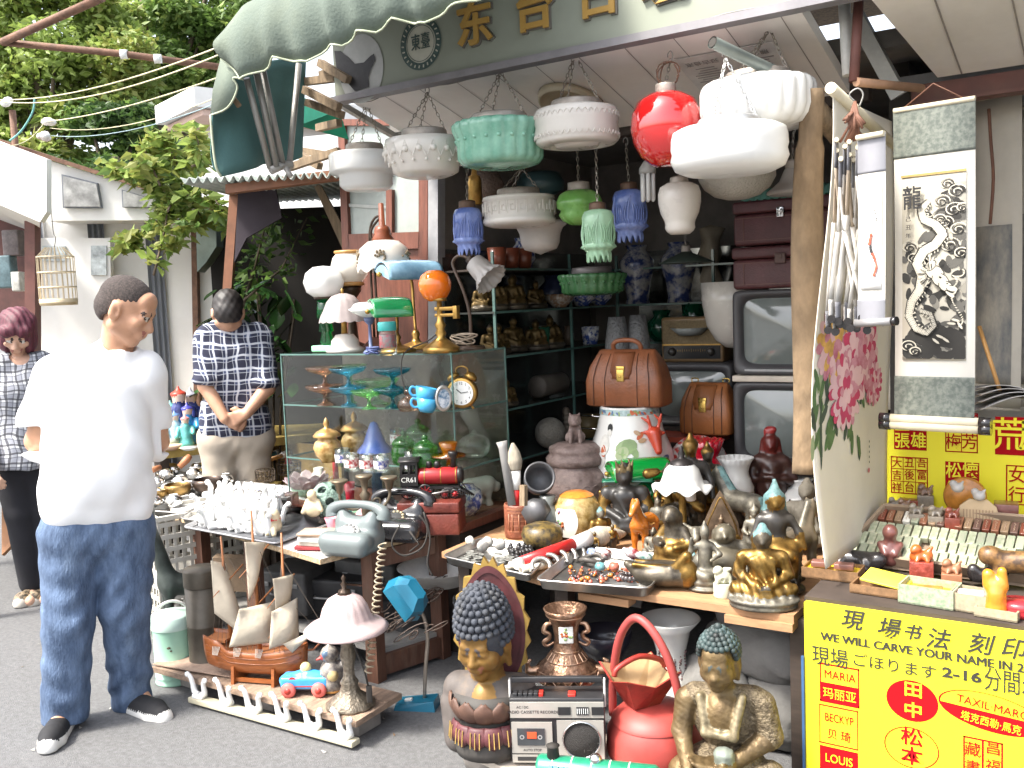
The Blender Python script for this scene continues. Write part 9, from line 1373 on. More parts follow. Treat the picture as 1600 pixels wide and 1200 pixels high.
loose('litter','scattered bits of dry leaf and paper on the asphalt','litter',26,(30,690),(1000,1190),.001,lambda b,p:b.add([tuple(p+Ve((uni(-.014,.014),uni(-.012,.012),uni(.001,.006)))) for _ in rg(4)],[(0,1,2,3)],random.randint(0,1)),[M('dry_leaf',(.16,.10,.05),.9),M('paper_scrap',(.4,.38,.34),.9)])
_seg=begin()
# CARVING STALL AT THE RIGHT
yel=M('sign_yellow',(.78,.70,.02),.5,v=.03,vs=3,di=.12,dc=(.6,.52,.05));redp=M('print_red',(.33,.005,.009),.8,v=.05,spec=.1);blkt=M('print_black',(.03,.028,.02),.6)
SY=2.3;SZT=.772
fs=T('carving_sign','big yellow front sign offering carved name seals in Chinese, English and Japanese','sign',(0,SY,0));xl=pY(1257,1000,SY).x
B().box((xl+.65,.012,(SZT+GZ)/2),(1.3,.024,SZT-GZ)).bd('board',yel,fs)
def P2(px,py):q=pY(px,py,SY);return q.x,q.z
b=B()
for ch,x,y in zip('現場书法刻印',(1330,1387,1424,1464,1530,1582),(970,983,989,1000,1008,1015)):q=P2(x,y);write(b,ch,(q[0],-.0012,q[1]),.052 if ch!='书' else .040,0,.0008,.0006,1,0,0,.25)
def line(s,x0,y0,x1,size,bold=0,sx=1,lift=0):
 q0,q1=P2(x0,y0),None;vs,fs_=text_mesh(s,size,.0008,bold,0,sx);w_=max(v[0] for v in vs)-min(v[0] for v in vs);tx_=pY(x1,y0+(x1-x0)*.19,SY).x;f=(tx_-q0[0])/w_;mn=min(v[0] for v in vs);b.add([(q0[0]+(v[0]-mn)*f,v[1]-.0012-lift,q0[1]+v[2]) for v in vs],fs_)
line('WE WILL CARVE YOUR NAME IN 2-',1282,994,1606,.0285);line('WE WILL CARVE YOUR NAME IN 2-',1283.5,994,1607.5,.0285,lift=.0003);line('現場',1269,1024,1325,.052);line('ごほります',1334,1031,1463,.036);line('2-16',1472,1050,1534,.032,.0010);line('分間禾',1538,1062,1625,.058);b.bd('lettering',blkt,fs)
def rect(b,x0,y0,x1,y1,m=0,y=-.0008,xm=None):
 xm=xm or(x0+x1)/2;a,c,z1,z0=P2(x0,y0)[0],P2(x1,y1)[0],P2(xm,y0)[1],P2(xm,y1)[1];b.add([(a,y,z0),(c,y,z0),(c,y,z1),(a,y,z1)],[(0,1,2,3)],m)
def frame(b,x0,y0,x1,y1,w=2,m=0,y=-.001):
 for q in((x0,y0,x1,y0+w),(x0,y1-w,x1,y1),(x0,y0,x0+w,y1),(x1-w,y0,x1,y1)):rect(b,*q,m,y,(x0+x1)/2)
def txt(b,s,px,py,size,m=0,bold=0,sx=1,y=-.0016):q=P2(px,py);write(b,s,(q[0],y,q[1]),size,m,.0004,bold,sx)
def ell(b,px,py,rx,ry,m=0,y=-.0008,a0=0,a1=2*PI,rin=0,tilt=0):
 q=P2(px,py);k=ms(pY(px,py,SY));f=lambda r,a:(q[0]+k*(rx*r*cos(a)*cos(tilt)-ry*r*sin(a)*sin(tilt))*1.12,y,q[1]+k*(rx*r*cos(a)*sin(tilt)+ry*r*sin(a)*cos(tilt)));n=40;an=[a0+(a1-a0)*i/n for i in rg(n+1)]
 if rin:vs=[f(1,a) for a in an]+[f(rin,a) for a in an];b.add(vs,[(i,i+1,n+2+i,n+1+i) for i in rg(n)],m)
 else:b.add([f(1,a) for a in an],[tuple(rg(n+1))],m)
smats=[redp,yel]
b=B();frame(b,1281,1040,1343,1100,2.5);rect(b,1281,1070,1343,1101,0,-.0009);txt(b,'MARIA',1312,1057,.030,0,0,.86);txt(b,'玛丽亚',1312,1087,.030,1,0,.9);b.bd('seal_print',smats,fs)
b=B();frame(b,1280,1105,1341,1166,2);txt(b,'BECKYP',1311,1124,.030,0,0,.66);txt(b,'贝 琦',1311,1150,.028,0,0,.9);b.bd('seal_print',smats,fs)
b=B();rect(b,1281,1170,1341,1202,0);rect(b,1281,1200,1341,1230,0,-.0007);txt(b,'LOUIS',1311,1188,.031,1,0,.8);b.bd('seal_print',smats,fs)
b=B();ell(b,1425,1095,34,33);txt(b,'田',1427,1079,.039,1,.0006,1.15);txt(b,'中',1427,1111,.039,1,.0006,1.15);b.bd('seal_print',smats,fs)
b=B();ell(b,1424,1168,36,33,0,-.001,rin=.955);txt(b,'松',1425,1153,.047,0,.0006,1.1);txt(b,'本',1425,1183,.047,0,.0006,1.1);b.bd('seal_print',smats,fs)
b=B();ell(b,1548,1114,68,30,0,-.001,rin=.965,tilt=-.14);ell(b,1548,1114,66,29,0,-.0008,PI+.14,2*PI+.14,tilt=-.14);q=P2(1550,1105);write(b,'TAXIL·MARC',(q[0],-.0016,q[1]),.027,0,.0004,0,.95,0,0,0,.1);q=P2(1548,1130);write(b,'塔克西勒·馬克',(q[0],-.0016,q[1]),.0235,1,.0004,0,.85,0,0,0,.1);b.bd('seal_print',smats,fs)
b=B();frame(b,1505,1155,1567,1230,2.5);rect(b,1534,1157,1537,1230,0,-.0009);txt(b,'藏',1520,1172,.036);txt(b,'書',1520,1200,.036);txt(b,'昌',1552,1170,.034);txt(b,'福',1552,1198,.034);b.bd('seal_print',smats,fs)
b=B();(a,z)=P2(1265,1000);b.box((xl-.004,-.004,(GZ+SZT)/2-.06),(.006,.006,.36));b.bd('blue_edge',M('blue_edge',(.04,.10,.22),.5),fs)
ct=T('carving_counter','counter of the carving stall with dark ledge','counter',(0,0,0));B().box((xl+.66,SY+.35,SZT+.004),(1.33,.66,.012)).bd('ledge',darkwood,ct);B().box((xl+.66,SY+.35,(SZT+GZ)/2),(1.28,.62,SZT-GZ-.02)).bd('cabinet',black_in,ct)
BYk=2.97;bs_=T('seal_sign','yellow back sign printed with red Chinese seal impressions','sign',(0,BYk,0));x0=pY(1383,720,BYk).x;z0,z1=pY(1400,850,BYk).z,pY(1400,668,BYk).z
B().box((x0+.6,.01,(z0+z1)/2+.012),(1.2,.02,z1-z0+.02)).bd('board',yel,bs_)
SY_,SY=SY,BYk
for(x0_,y0_,x1_,y1_,solid,t4) in((1397,650,1448,703,1,'宝主張雄'),(1477,645,1528,707,0,'悔可梅芳'),(1555,652,1640,712,1,'荒唐'),(1392,714,1450,772,0,'大丑吾吉後富祥台昌'),(1477,722,1530,780,1,'松懐竹堂'),(1572,728,1640,790,0,'女清行遠')):
 b=B();n=3 if len(t4)==9 else 2
 if solid:rect(b,x0_,y0_,x1_,y1_,0)
 else:frame(b,x0_,y0_,x1_,y1_,1.8);[rect(b,x0_+(x1_-x0_)*i/n-.6,y0_,x0_+(x1_-x0_)*i/n+.6,y1_,0,-.0009,(x0_+x1_)/2) for i in rg(1,n)]
 if n==3:[rect(b,x0_,y0_+(y1_-y0_)*i/n-.6,x1_,y0_+(y1_-y0_)*i/n+.6,0,-.0009) for i in rg(1,n)]
 rows_=(len(t4)+n-1)//n
 for i,ch in en(t4):cx_,cy_=x0_+(x1_-x0_)*(i%n+.5)/n,y0_+(y1_-y0_)*(i//n+.5)/rows_;txt(b,ch,cx_,cy_,.043*(2 if len(t4)==2 else 1)*(.75 if n==3 else 1.15),1 if solid else 0,.0006 if solid else .0002,.9)
 b.bd('seal_print',smats,bs_)
SY=SY_
tr=T('seal_tray','tilted wooden tray holding rows of uncut seal stones','tray',(0,0,0));A0,A1=pz(1318,872,.80),pz(1640,915,.80);B0,B1=pY(1384,800,2.80),pY(1660,822,2.80);z_b=B0.z;B1.z=z_b
up=(B0-A0);b=B();th=Ve((0,0,-.012));b.add([A0,A1,B1,B0]+[v+th for v in(A0,A1,B1,B0)],[(0,1,2,3),(7,6,5,4),(0,4,5,1),(1,5,6,2),(2,6,7,3),(3,7,4,0)]);b.bd('bottom',M('tray_wood',(.30,.22,.15),.6,v=.25),tr);b=B();nz_=(A1-A0).cross(up).normalized()*.03
for a,c_ in((A0,A1),(A0,B0),(B0,B1)):d=(c_-a);s_=d.cross(nz_).normalized()*.005;b.add([a-s_,c_-s_,c_+s_,a+s_]+[v+nz_ for v in(a-s_,c_-s_,c_+s_,a+s_)],[(0,1,2,3),(4,5,6,7),(0,1,5,4),(1,2,6,5),(2,3,7,6),(3,0,4,7)])
b.bd('rim',M('tray_wood'),tr)
mg=[M('seal_green'+str(i),c,.3,v=.25,vs=70,c2=c2,sp=.2,ct=.3) for i,(c,c2) in en((((.42,.46,.30),(.50,.52,.38)),((.36,.42,.28),(.55,.52,.38)),((.48,.48,.36),(.30,.36,.24))))];mbw=[M('seal_brown'+str(i),c,.3,v=.3,vs=50,ct=.3) for i,c in en(((.20,.06,.035),(.26,.11,.06),(.30,.20,.12),(.14,.08,.06)))];white_s=M('seal_white',(.72,.70,.62),.3)
rgt=(A1-A0).normalized();upv=up.normalized();nn=nz_.normalized();LA,LU=(A1-A0).length,up.length
def stone(u,v,w_,l_,h_,mt,lb,grp):
 o_=A0+rgt*(u*LA)+up*v;o=B().box((0,0,h_/2),(w_,l_,h_),bev=.0015).top('seal_stone',mt,lb,'seal stone',o_+nn*.001,0,grp);m=Matrix((rgt,upv,nn)).transposed();o.rotation_euler=m.to_euler();return o
for i in rg(22):
 o=stone(.02+i*.0445,.86,.0185,.042,.018,mbw[i%4] if i not in(3,4) else(white_s if i==3 else mg[2]),'small brown engraved seal stone in the back row of the tray','brown seal stones in the tray');B().tu([(.004*sin(q*3),-.014+.028*q/6,.0184) for q in rg(7)],.0008,3).bd('carving',M('seal_line',(.5,.36,.26),.5),o)
for r,v in en((.58,.36,.14)):
 for i in rg(21):
  if random.random()<.08:continue
  stone(.03+i*.046+uni(-.003,.003),v+uni(-.01,.01),.0195,.048,.019,choice(mg) if not(r==2 and i in(16,17)) else M('seal_amber',(.42,.22,.05),.3),'pale green speckled seal stone in the front rows of the tray','green seal stones in the tray')
b=B();q0=A0+rgt*LA*.13+up*.1+nn*.002;b.add([q0,q0+rgt*.035,q0+rgt*.035+upv*.03,q0+upv*.03],[(0,1,2,3)]);b.top('paper_slip',redp,'small red paper slip among the green seal stones','paper',thick=.001)
def chop(px,py,z,w_,h_,mats,lb,top=True,rz=0,t=None):
 p=pz(px,py,z) if t is None else atz(px,t,z);o=T('carved_seal',lb,'seal',p,face(p)+rz);B().box((0,0,h_*.3 if top else h_/2),(w_,w_,h_*.6 if top else h_),bev=.002).bd('block',mats[0],o)
 if top:s=w_;blob('carved_top',[('c',(-.25*s,0,h_*.6+.15*s),(.25*s,0,h_*.6+.2*s),.26*s,.24*s),('e',(-.22*s,-.1*s,h_*.6+.5*s),(.24*s,.22*s,.24*s)),('e',(-.34*s,-.22*s,h_*.6+.46*s),(.12*s,.1*s,.1*s)),('c',(.2*s,0,h_*.6+.3*s),(.42*s,0,h_*.6+.6*s),.12*s,.08*s),('c',(-.1*s,-.2*s,h_*.6+.2*s),(-.2*s,-.36*s,h_*.6+.03*s),.12*s,.1*s),('c',(.2*s,-.2*s,h_*.6+.2*s),(.25*s,-.34*s,h_*.6+.03*s),.12*s,.1*s)],s*.06,[mats[-1]],.12*s,o)
 return o
soap=lambda n,c,c2=None:M('soap_'+n,c,.3,v=.35,vs=35,c2=c2,ct=.4)
sr,sb_,sg_,so_,sp_=soap('red',(.22,.05,.03)),soap('brown',(.20,.12,.08)),soap('grey',(.26,.22,.17)),soap('amber',(.42,.17,.03)),soap('plum',(.16,.06,.05))
zt_=z_b-.02
for px,py,w_,h_,ms_,lb,top in((1398,806,.036,.05,[sg_],'grey brown carved seal at the left end of the back row',1),(1413,812,.034,.062,[sr,sb_],'red block seal with spiral carving in the back row',1),(1432,818,.04,.05,[sg_],'grey green lion seal left of the pink plaque',1),(1446,796,.045,.075,[sg_,sb_],'tall grey seal with figure in front of the pink plaque',1),(1462,822,.04,.05,[sg_],'grey green lion seal right of the pink plaque',1),(1488,826,.038,.055,[sr],'dark red carved beast seal beside the comb',1),(1420,795,.05,.03,[sr],'flat red brown box in the back row',0),(1562,800,.035,.07,[sr],'dark red round topped seal right of the comb',1),(1580,795,.04,.06,[sb_],'brown boxy seal near the right edge',1),(1572,822,.06,.065,[sp_],'wide plum red seal block at the right',0),(1600,800,.03,.09,[M('marble_grey',(.5,.5,.47),.4)],'grey marble seal column at the right edge',0),(1590,826,.025,.03,[sg_],'little pale seal at the right edge',1)):
 chop(px,py,zt_,w_,h_,ms_,lb,bool(top))
p=pz(1447,790,zt_+.01)+Ve((0,.03,0));o=T('pink_plaque','pink carved square plaque standing at the back','plaque',p,face(p));B().box((0,0,.05),(.075,.014,.085),bev=.004).bd('slab',M('pink_stone',(.50,.10,.20),.4,v=.25),o);b=B();[b.tu([(r*cos(a),-.0085,.05+r*sin(a)) for a in lin(0,2*PI,17)],.0016,4) for r in(.012,.022,.03)];b.bd('relief',M('pink_light',(.62,.28,.36),.4),o)
p=pz(1506,808,zt_+.01)+Ve((0,.02,0));B().la([(0,-.01),(.05,-.01),(.056,0),(.05,.01),(0,.01)],40,axis='y',c=(0,0,.055)).top('amber_disc',so_,'round amber brown polished disc with small carved knob behind the comb','disc',p,face(p))
p=pz(1528,826,zt_);o=T('horn_comb','cream horn comb with rounded back in the back row','comb',p,face(p));B().prism([(-.045,0),(.045,0),(.052,.03),(.045,.06),(.022,.08),(-.022,.08),(-.045,.06),(-.052,.03)],.012).bd('plate',M('horn_cream',(.48,.36,.22),.4,v=.15),o);b=B();[b.box((-.035+i*.0078,-.001,.03),(.003,.002,.045)) for i in rg(10)];b.bd('teeth',M('horn_dark',(.30,.20,.12),.5),o)
for px,py,lb in((1496,762,'small grey carved knob on the amber disc'),(1530,775,'small grey carved knob on the horn comb')):
 p=pY(px,py,2.78);blob_top('figurine',[('e',(0,0,0),(.016,.013,.013)),('e',(-.01,-.004,.012),(.010,.009,.010)),('c',(.008,0,.008),(.014,0,.018),.006,.003)],.0025,[M('knob_grey',(.38,.36,.34),.4)],lb,'carving',p,0,.005)
ZL=SZT+.012
def obox(label,px,py,w_,d_,h_,rz,mats,inner=None,fill=None,name='gift_box',lid=None):
 p=pz(px,py,ZL);o=T(name,label,'box',p,rz);b=B();t_=.004
 b.box((0,0,.002),(w_,d_,.004));[b.box((0,s*(d_/2-t_/2),h_/2),(w_,t_,h_)) for s in(-1,1)];[b.box((s*(w_/2-t_/2),0,h_/2-.0005),(t_,d_-2*t_,h_-.001)) for s in(-1,1)];b.bd('body',mats,o)
 if inner:B().box((0,0,h_*.55),(w_-2*t_,d_-2*t_,.006)).bd('lining',inner,o)
 return o,p
ysat=M('yellow_satin',(.72,.50,.02),.4,v=.1,bu=.2);brocg=M('brocade_green',(.19,.25,.16),.6,v=.0,vs=90,c2=(.36,.37,.26),sp=.5);brocb=M('brocade_brown',(.20,.11,.05),.6,v=.3,vs=90);brocc=M('brocade_cream',(.32,.27,.18),.6,v=.2,vs=90)
o,p=obox('brown brocade box with yellow lining holding two brown seals',1302,900,.145,.085,.028,.02,brocb,ysat);b=B();[b.box((s*.03,-.005,.032),(.05,.032,.016),rz=.15,bev=.003) for s in(-1,1)];b.top('seal_pair',M('choc_stone',(.20,.09,.07),.35),'pair of chocolate brown seals lying in the yellow lined box','seal',p)
o,p=obox('dark brown box with yellow lid open left of the green brocade box',1372,925,.12,.07,.022,-.05,brocb);l_=B().box((0,.0,.0),(.11,.08,.006),bev=.002).bd('lid',[M('yellow_lid',(.75,.62,.06),.5)],o,(.02,.01,.034));l_.rotation_euler=(.12,.1,-.05)
o,p=obox('pale green brocade box with orange satin lining',1453,940,.125,.085,.046,-.08,brocg,M('orange_satin',(.75,.40,.02),.4,bu=.3));B().box((0,.0,.034),(.06,.02,.01),bev=.003,rz=.2).top('amber_seal',so_,'amber seal lying in the green brocade box','seal',p)
o,p=obox('cream brocade box holding a pale pink seal',1518,950,.085,.075,.042,-.1,brocc,brocc);B().box((0,-.002,.034),(.06,.032,.018),bev=.006).top('pink_seal',M('pink_jade',(.66,.45,.45),.3),'pale pink jade seal lying in the cream box','seal',p,.1)
obox('low cream brocade box lid under the orange figure',1560,962,.09,.06,.022,-.1,brocc,brocc);b=B();p=pz(1592,960,ZL);b.la([(0,0),(.036,0),(.04,.01),(.038,.018),(.042,.024),(.036,.034),(0,.036)],32);b.top('round_box',M('lacquer_red2',(.48,.03,.04),.25,ct=.5),'round red lacquer paste box at the right edge of the ledge','box',p)
p=pz(1391,885,ZL+.01);blob_top('carved_figure',[('e',(0,0,.03),(.03,.024,.03)),('c',(0,0,.05),(0,0,.07),.022,.016),('e',(0,-.004,.095),(.020,.02,.022)),('c',(-.024,0,.06),(-.012,-.022,.04),.010,.009),('c',(.024,0,.06),(.012,-.022,.04),.010,.009)],.0034,[sp_],'small plum brown seated monk figure on the ledge','figurine',p,face(p),.008)
p=pz(1335,885,ZL+.004);blob_top('carved_beast',[('c',(-.05,0,.022),(.05,0,.02),.024,.026),('e',(.065,-.005,.03),(.024,.02,.02)),('c',(-.05,0,.02),(-.085,0,.006),.016,.006),('c',(.03,-.02,.02),(.04,-.035,.006),.011,.01),('c',(-.03,-.02,.02),(-.03,-.035,.006),.011,.01)],.0038,[M('black_jade',(.025,.022,.022),.25,v=.4,ct=.4)],'black carved crouching beast behind the yellow lined box','figurine',p,-.1,.012)
chop(1440,905,ZL,.058,.085,[M('bloodstone',(.24,.045,.03),.35,v=.4,vs=45,bu=.5),M('amber_red',(.45,.10,.02),.25,ct=.4)],'big red block seal with orange horse top, the centre of the ledge');chop(1487,915,ZL,.048,.058,[M('terracotta_seal',(.28,.12,.06),.45),M('terracotta_seal')],'terracotta seal with three small heads on the ledge')
p=pz(1556,948,ZL+.02);blob_top('carved_figure',[('c',(0,0,0),(0,0,.05),.024,.020),('c',(-.014,0,.05),(-.016,0,.075),.014,.013),('c',(.014,0,.05),(.012,0,.085),.013,.010),('e',(0,-.012,.03),(.016,.014,.02))],.0032,[M('orange_resin',(.55,.21,.02),.2,v=.2,ct=.6)],'translucent orange carved figure on a cream box lid','figurine',p,face(p),.008)
p=pz(1600,905,ZL+.03);blob_top('carved_tiger',[('c',(-.05,0,.04),(.03,0,.045),.028,.026),('e',(-.075,-.008,.055),(.028,.025,.025)),('c',(.03,0,.04),(.05,0,.01),.018,.014),('c',(-.05,-.015,.03),(-.06,-.02,.006),.012,.011),('c',(.02,-.015,.03),(.02,-.02,.006),.012,.011)],.0035,[M('tiger_wood',(.32,.17,.06),.4,v=.3,vs=40,c2=(.06,.035,.02),sp=.6)],'striped brown wooden tiger at the right edge of the ledge','figurine',p,.1,.012)
blob_top('carved_beast',[('c',(-.03,0,.02),(.02,0,.022),.018,.018),('e',(-.035,-.005,.035),(.015,.014,.015)),('c',(.02,0,.02),(.04,0,.03),.012,.006),('c',(0,0,.03),(.005,0,.045),.01,.006)],.0034,[M('black_jade')],'tiny black carved beast left of the wooden tiger','figurine',pz(1545,912,ZL+.01),.2,.01)
paper=M('scroll_cream',(.70,.65,.55),.8,v=.06,vs=5,tl=.12,di=.15,dc=(.5,.42,.3));whitepap=M('scroll_white',(.68,.65,.58),.8,v=.05,vs=5,tl=.1)
S0=Ve((pY(1287,600,2.40).x,2.40,0));S1=Ve((pY(1391,600,2.93).x,2.93,0));sv_=VP(S0,math.atan2((S1-S0).y,(S1-S0).x));wS=(S1-S0).length;zb_,zt2=.835,2.02
hs2=T('hanging_scroll','tall cream hanging scroll painted with pink peonies, seen edge-on beside the bark plank','scroll',sv_.o,sv_.a);b=B();cur=lambda u,v:(u*wS+.0,.012*sin(PI*v*1.5+u)+.02*(1-u)**2*sin(v*5),zb_+(zt2-zb_)*v);b.grid(cur,16,40);b.bd('paper',paper,hs2,thick=.003)
B().tu([Ve(cur(0,1))+Ve((-.03,-.005,.008)),Ve(cur(1,1))+Ve((.02,-.005,-.07))],.014,12).bd('top_roller',M('roller_ivory',(.62,.55,.40),.5),hs2)
def on(u,z,lift):v=(z-zb_)/(zt2-zb_);q=cur(u,v);return(q[0],q[1]-lift,q[2])
def petal(b,u,z,du,dz,ang,m,lift,n=9):b.add([on(u+(du*cos(t)*cos(ang)-dz*sin(t)*sin(ang))/wS,z+du*cos(t)*sin(ang)+dz*sin(t)*cos(ang),lift) for t in[2*PI*i/n for i in rg(n)]],[tuple(rg(n))],m)
pm=[M('peony_pink',(.62,.16,.24),.8,v=.3,vs=25,c2=(.70,.36,.42)),M('peony_pale',(.72,.46,.48),.8,v=.1),M('peony_deep',(.50,.05,.12),.8),M('peony_yellow',(.66,.38,.10),.8,v=.3,vs=25),M('peony_leaf',(.09,.16,.06),.8,v=.4,vs=20),M('leaf_dark_ink',(.05,.075,.05),.8,v=.4,vs=20),M('leaf_pale',(.30,.36,.20),.8,v=.3,vs=20)]
b=B();pvz=lambda px,py:(lambda l:(l[0]/wS,l[1]))(sv_.l(px,py))
i_l=0
def flower(cx_,cy_,R_,cols,n):
 global i_l
 u0,z0_=pvz(cx_,cy_)
 for r in rg(n):
  f=1-r/n;k_=max(5,int(16*f)+3)
  for i in rg(k_):a=2*PI*(i+.5*(r%2))/k_+uni(-.15,.15);i_l+=1;petal(b,u0+R_*f*1.05*cos(a)/wS,z0_+R_*f*sin(a),R_*.30,R_*.19,a,choice(cols),.0028+.000012*i_l)
for px,py,du,dz,a,m in[(1300+uni(-14,50),640+uni(-70,70),.035,.011,uni(-2.4,-.8),choice((4,4,5,6))) for _ in rg(46)]+[(1345+uni(-20,30),600+uni(-60,30),.03,.010,uni(-2,-1),choice((4,6))) for _ in rg(16)]+[(1298,640+6*i,.03,.0035,-1.8,5) for i in rg(14)]:u0,z0_=pvz(px,py);i_l+=1;petal(b,u0,z0_,du,dz,a,m,.0026+.00001*i_l)
flower(1312,535,.085,[3,3,1,0],4);flower(1347,555,.10,[0,0,1,2],6);flower(1330,610,.085,[0,1,1,2],5);flower(1367,600,.05,[0,2,1],4)
for i in rg(5):u0,z0_=pvz(1362,690+i*8);i_l+=1;petal(b,u0,z0_,.003,.004,.3,5,.004+.00001*i_l)
u0,z0_=pvz(1362,735);petal(b,u0,z0_,.006,.008,0,2,.006);b.bd('peony_painting',pm,hs2)
def flat_scroll(label,cx,ytop,ybot,wpx,t,yaw,bands,knobs=True,extra=None,grp=None):
 """bands: list of (y0, y1, material, width fraction)"""
 p=pd(cx,ybot,t);k=t/FPX;o=T('hanging_scroll',label,'scroll',p,face(p)+yaw,grp);zt=lambda y:pd(cx,y,t).z-p.z;w=wpx*k
 for i,(y0,y1,mt,wf) in en(bands):b=B();a,c=zt(y1),zt(y0);b.grid(lambda u,v:((u-.5)*w*wf,-.0012*i+.006*sin((a+(c-a)*v)*4),a+(c-a)*v),2,16);b.bd(('backing','mount','brocade_band','brocade_band','picture','border')[min(i,5)],mt,o,thick=.0008)
 B().tu([(-w*.5,0,zt(ytop)),(w*.5,0,zt(ytop))],.007,10).bd('top_rod',M('roller_ivory'),o);return o,w,zt,k
brocade=M('brocade_grey_green',(.10,.115,.10),.7,v=.0,vs=75,c2=(.19,.205,.175),sp=.4,det=2);inkpap=M('ink_paper',(.58,.54,.45),.85,v=.12,vs=9,c2=(.50,.46,.38))
o,w,zt,k=flat_scroll('dragon ink painting scroll with grey brocade bands hanging over the yellow sign',1459,172,655,118,2.42,-.30,[(172,655,whitepap,1),(172,655,whitepap,1.005),(172,246,brocade,1.012),(588,652,brocade,1.012),(276,562,inkpap,.80)])
b=B();[b.tu([(-w*.56,0,zt(y)),(w*.56,0,zt(y))],.0125,14) for y in(657,667)];b.bd('bottom_roller',M('roller_ivory'),o)
for s in(-1,1):b=B();[b.tu([(s*w*.56,0,zt(y)),(s*(w*.56+.028),0,zt(y))],.0145,14) for y in(657,667)];b.bd('roller_knob',M('knob_black',(.015,.013,.013),.2,ct=.5),o)
B().tu([(-w*.4,0,zt(172)),(0,0,zt(140)),(w*.4,0,zt(172))],.002,5).bd('cord',M('brown_ribbon',(.14,.06,.035),.7),o)
b=B();py_=lambda y:-.0072+.006*sin(zt(y)*4);X=lambda px:(px-1459)*k*1.02
b.box((0,py_(278),zt(275)),(w*.81,.001,.006));b.bd('gold_edge',M('gilt_edge',(.38,.27,.10),.5,.3),o)
b=B();li=[0]
def dab(px,py,rx,ry,a,m,n=10):
 li[0]+=1;l_=.0062+.0000045*li[0];z_=zt(py);vs=[]
 for i in rg(n):t=2*PI*i/n;x,z=rx*cos(t),ry*sin(t);qx,qz=x*cos(a)-z*sin(a),x*sin(a)+z*cos(a);xx=max(-w*.398,min(w*.398,X(px)+qx*k));zz=max(zt(560),min(zt(279),z_+qz*k));vs.append((xx,.006*sin(zz*4)-l_,zz))
 b.add(vs,[tuple(rg(n))],m)
rs_=random.Random(4)
for _ in rg(230):
 px,py=rs_.uniform(1414,1506),rs_.uniform(300,560)
 den=.25+.75*((px-1414)/92) if py<400 else(.9 if py>440 else .6)
 if py<360 and px<1448:continue
 if rs_.random()<den:dab(px,py,rs_.uniform(5,14),rs_.uniform(3,8),rs_.uniform(0,3),rs_.choice((0,0,1,1,2)))
for _ in rg(50):px,py=rs_.uniform(1416,1504),rs_.uniform(515,556);dab(px,py,10,7,rs_.uniform(0,3),0)
def swirl(cx_,cy_,r,m,turns=1.6,w_=1.2):
 for i in rg(int(turns*20)):a=i/20*2*PI;rr=r*(1-i/(turns*20)*.8);dab(cx_+rr*cos(a),cy_-rr*.8*sin(a),w_*1.9,w_*.8,a+PI/2,m,6)
for cx_,cy_,r in((1478,292,12),(1492,305,14),(1470,318,13),(1488,332,14),(1476,350,12),(1494,362,13),(1482,385,15),(1498,398,11),(1424,385,12),(1430,402,10),(1422,540,12),(1432,548,9),(1500,330,9),(1468,345,10)):swirl(cx_,cy_,r,3);swirl(cx_+1.5,cy_+1.5,r*.75,0)
path=[(1452,318),(1442,328),(1446,344),(1462,352),(1474,368),(1462,384),(1446,392),(1436,410),(1444,430),(1440,452),(1428,470),(1424,492),(1434,512),(1450,520),(1462,508),(1456,490),(1440,484)]
pts_d=[]
for i in rg(len(path)-1):
 for j in rg(7):f=j/7;pts_d.append((path[i][0]+(path[i+1][0]-path[i][0])*f,path[i][1]+(path[i+1][1]-path[i][1])*f))
for i,(x,y) in en(pts_d):
 nx=pts_d[min(i+1,len(pts_d)-1)];a=math.atan2(-(nx[1]-y),nx[0]-x);rw=8.5*(.45+.55*sin(PI*min(1,(i+6)/len(pts_d)*1.1)));dab(x,y,rw*.6,rw+1.2,a,0);
for i,(x,y) in en(pts_d):
 nx=pts_d[min(i+1,len(pts_d)-1)];a=math.atan2(-(nx[1]-y),nx[0]-x);rw=8.5*(.45+.55*sin(PI*min(1,(i+6)/len(pts_d)*1.1)));dab(x,y,rw*.55,rw*.86,a,3)
 for s in(-.6,-.2,.2,.6):dab(x-rw*s*sin(a),y-rw*s*cos(a),1.1,.75,a,1 if(i+int(s*5))%2 else 2,5)
 if i%2:dab(x-(rw+1.5)*sin(a),y-(rw+1.5)*cos(a),2.4,.9,a+1.1,3,5)
for q in((1462,426,14,10,-.5),(1470,438,13,9,-.6),(1478,448,11,7,-.5),(1487,452,8,4,-.2),(1484,460,8,3,-.7),(1456,415,9,6,.8)):dab(*q[:2],q[2]+1.3,q[3]+1.3,q[4],0);dab(*q,3)
for i in rg(30):a=rs_.uniform(1.6,4.2);dab(1460+17*cos(a),430-15*sin(a),6.5,.9,a+rs_.uniform(-.4,.4),rs_.choice((0,3,2)),6)
for x,y,a in((1458,408,1.1),(1468,410,.9),(1455,403,1.5)):dab(x,y,8,1.4,a,3,6)
dab(1470,434,2.6,1.6,-.5,0,6);dab(1480,444,1.6,1.2,0,0,6);dab(1482,456,6,.9,-.5,0,6)
for j in rg(2):
 for i in rg(26):f=i/25;dab(1486+14*f+5*sin(f*9+j),446-(22 if j==0 else-64)*f+4*cos(f*8),2.2,.7,.9*cos(f*8),3,5)
for x,y in((1492,500),(1498,508),(1486,505),(1470,525),(1478,530),(1464,532)):dab(x,y,7,2,rs_.uniform(-1.5,.2),3,6)
b.bd('dragon_painting',[M('ink_wash_black',(.035,.033,.03),.9),M('ink_wash_dark',(.10,.095,.085),.9),M('ink_wash_grey',(.24,.225,.19),.9),M('ink_reserve',(.56,.52,.43),.9)],o)
b=B();write(b,'龍',(X(1430),.006*sin(zt(312)*4)-.017,zt(312)),.062,0,.0006,.0006,.78)
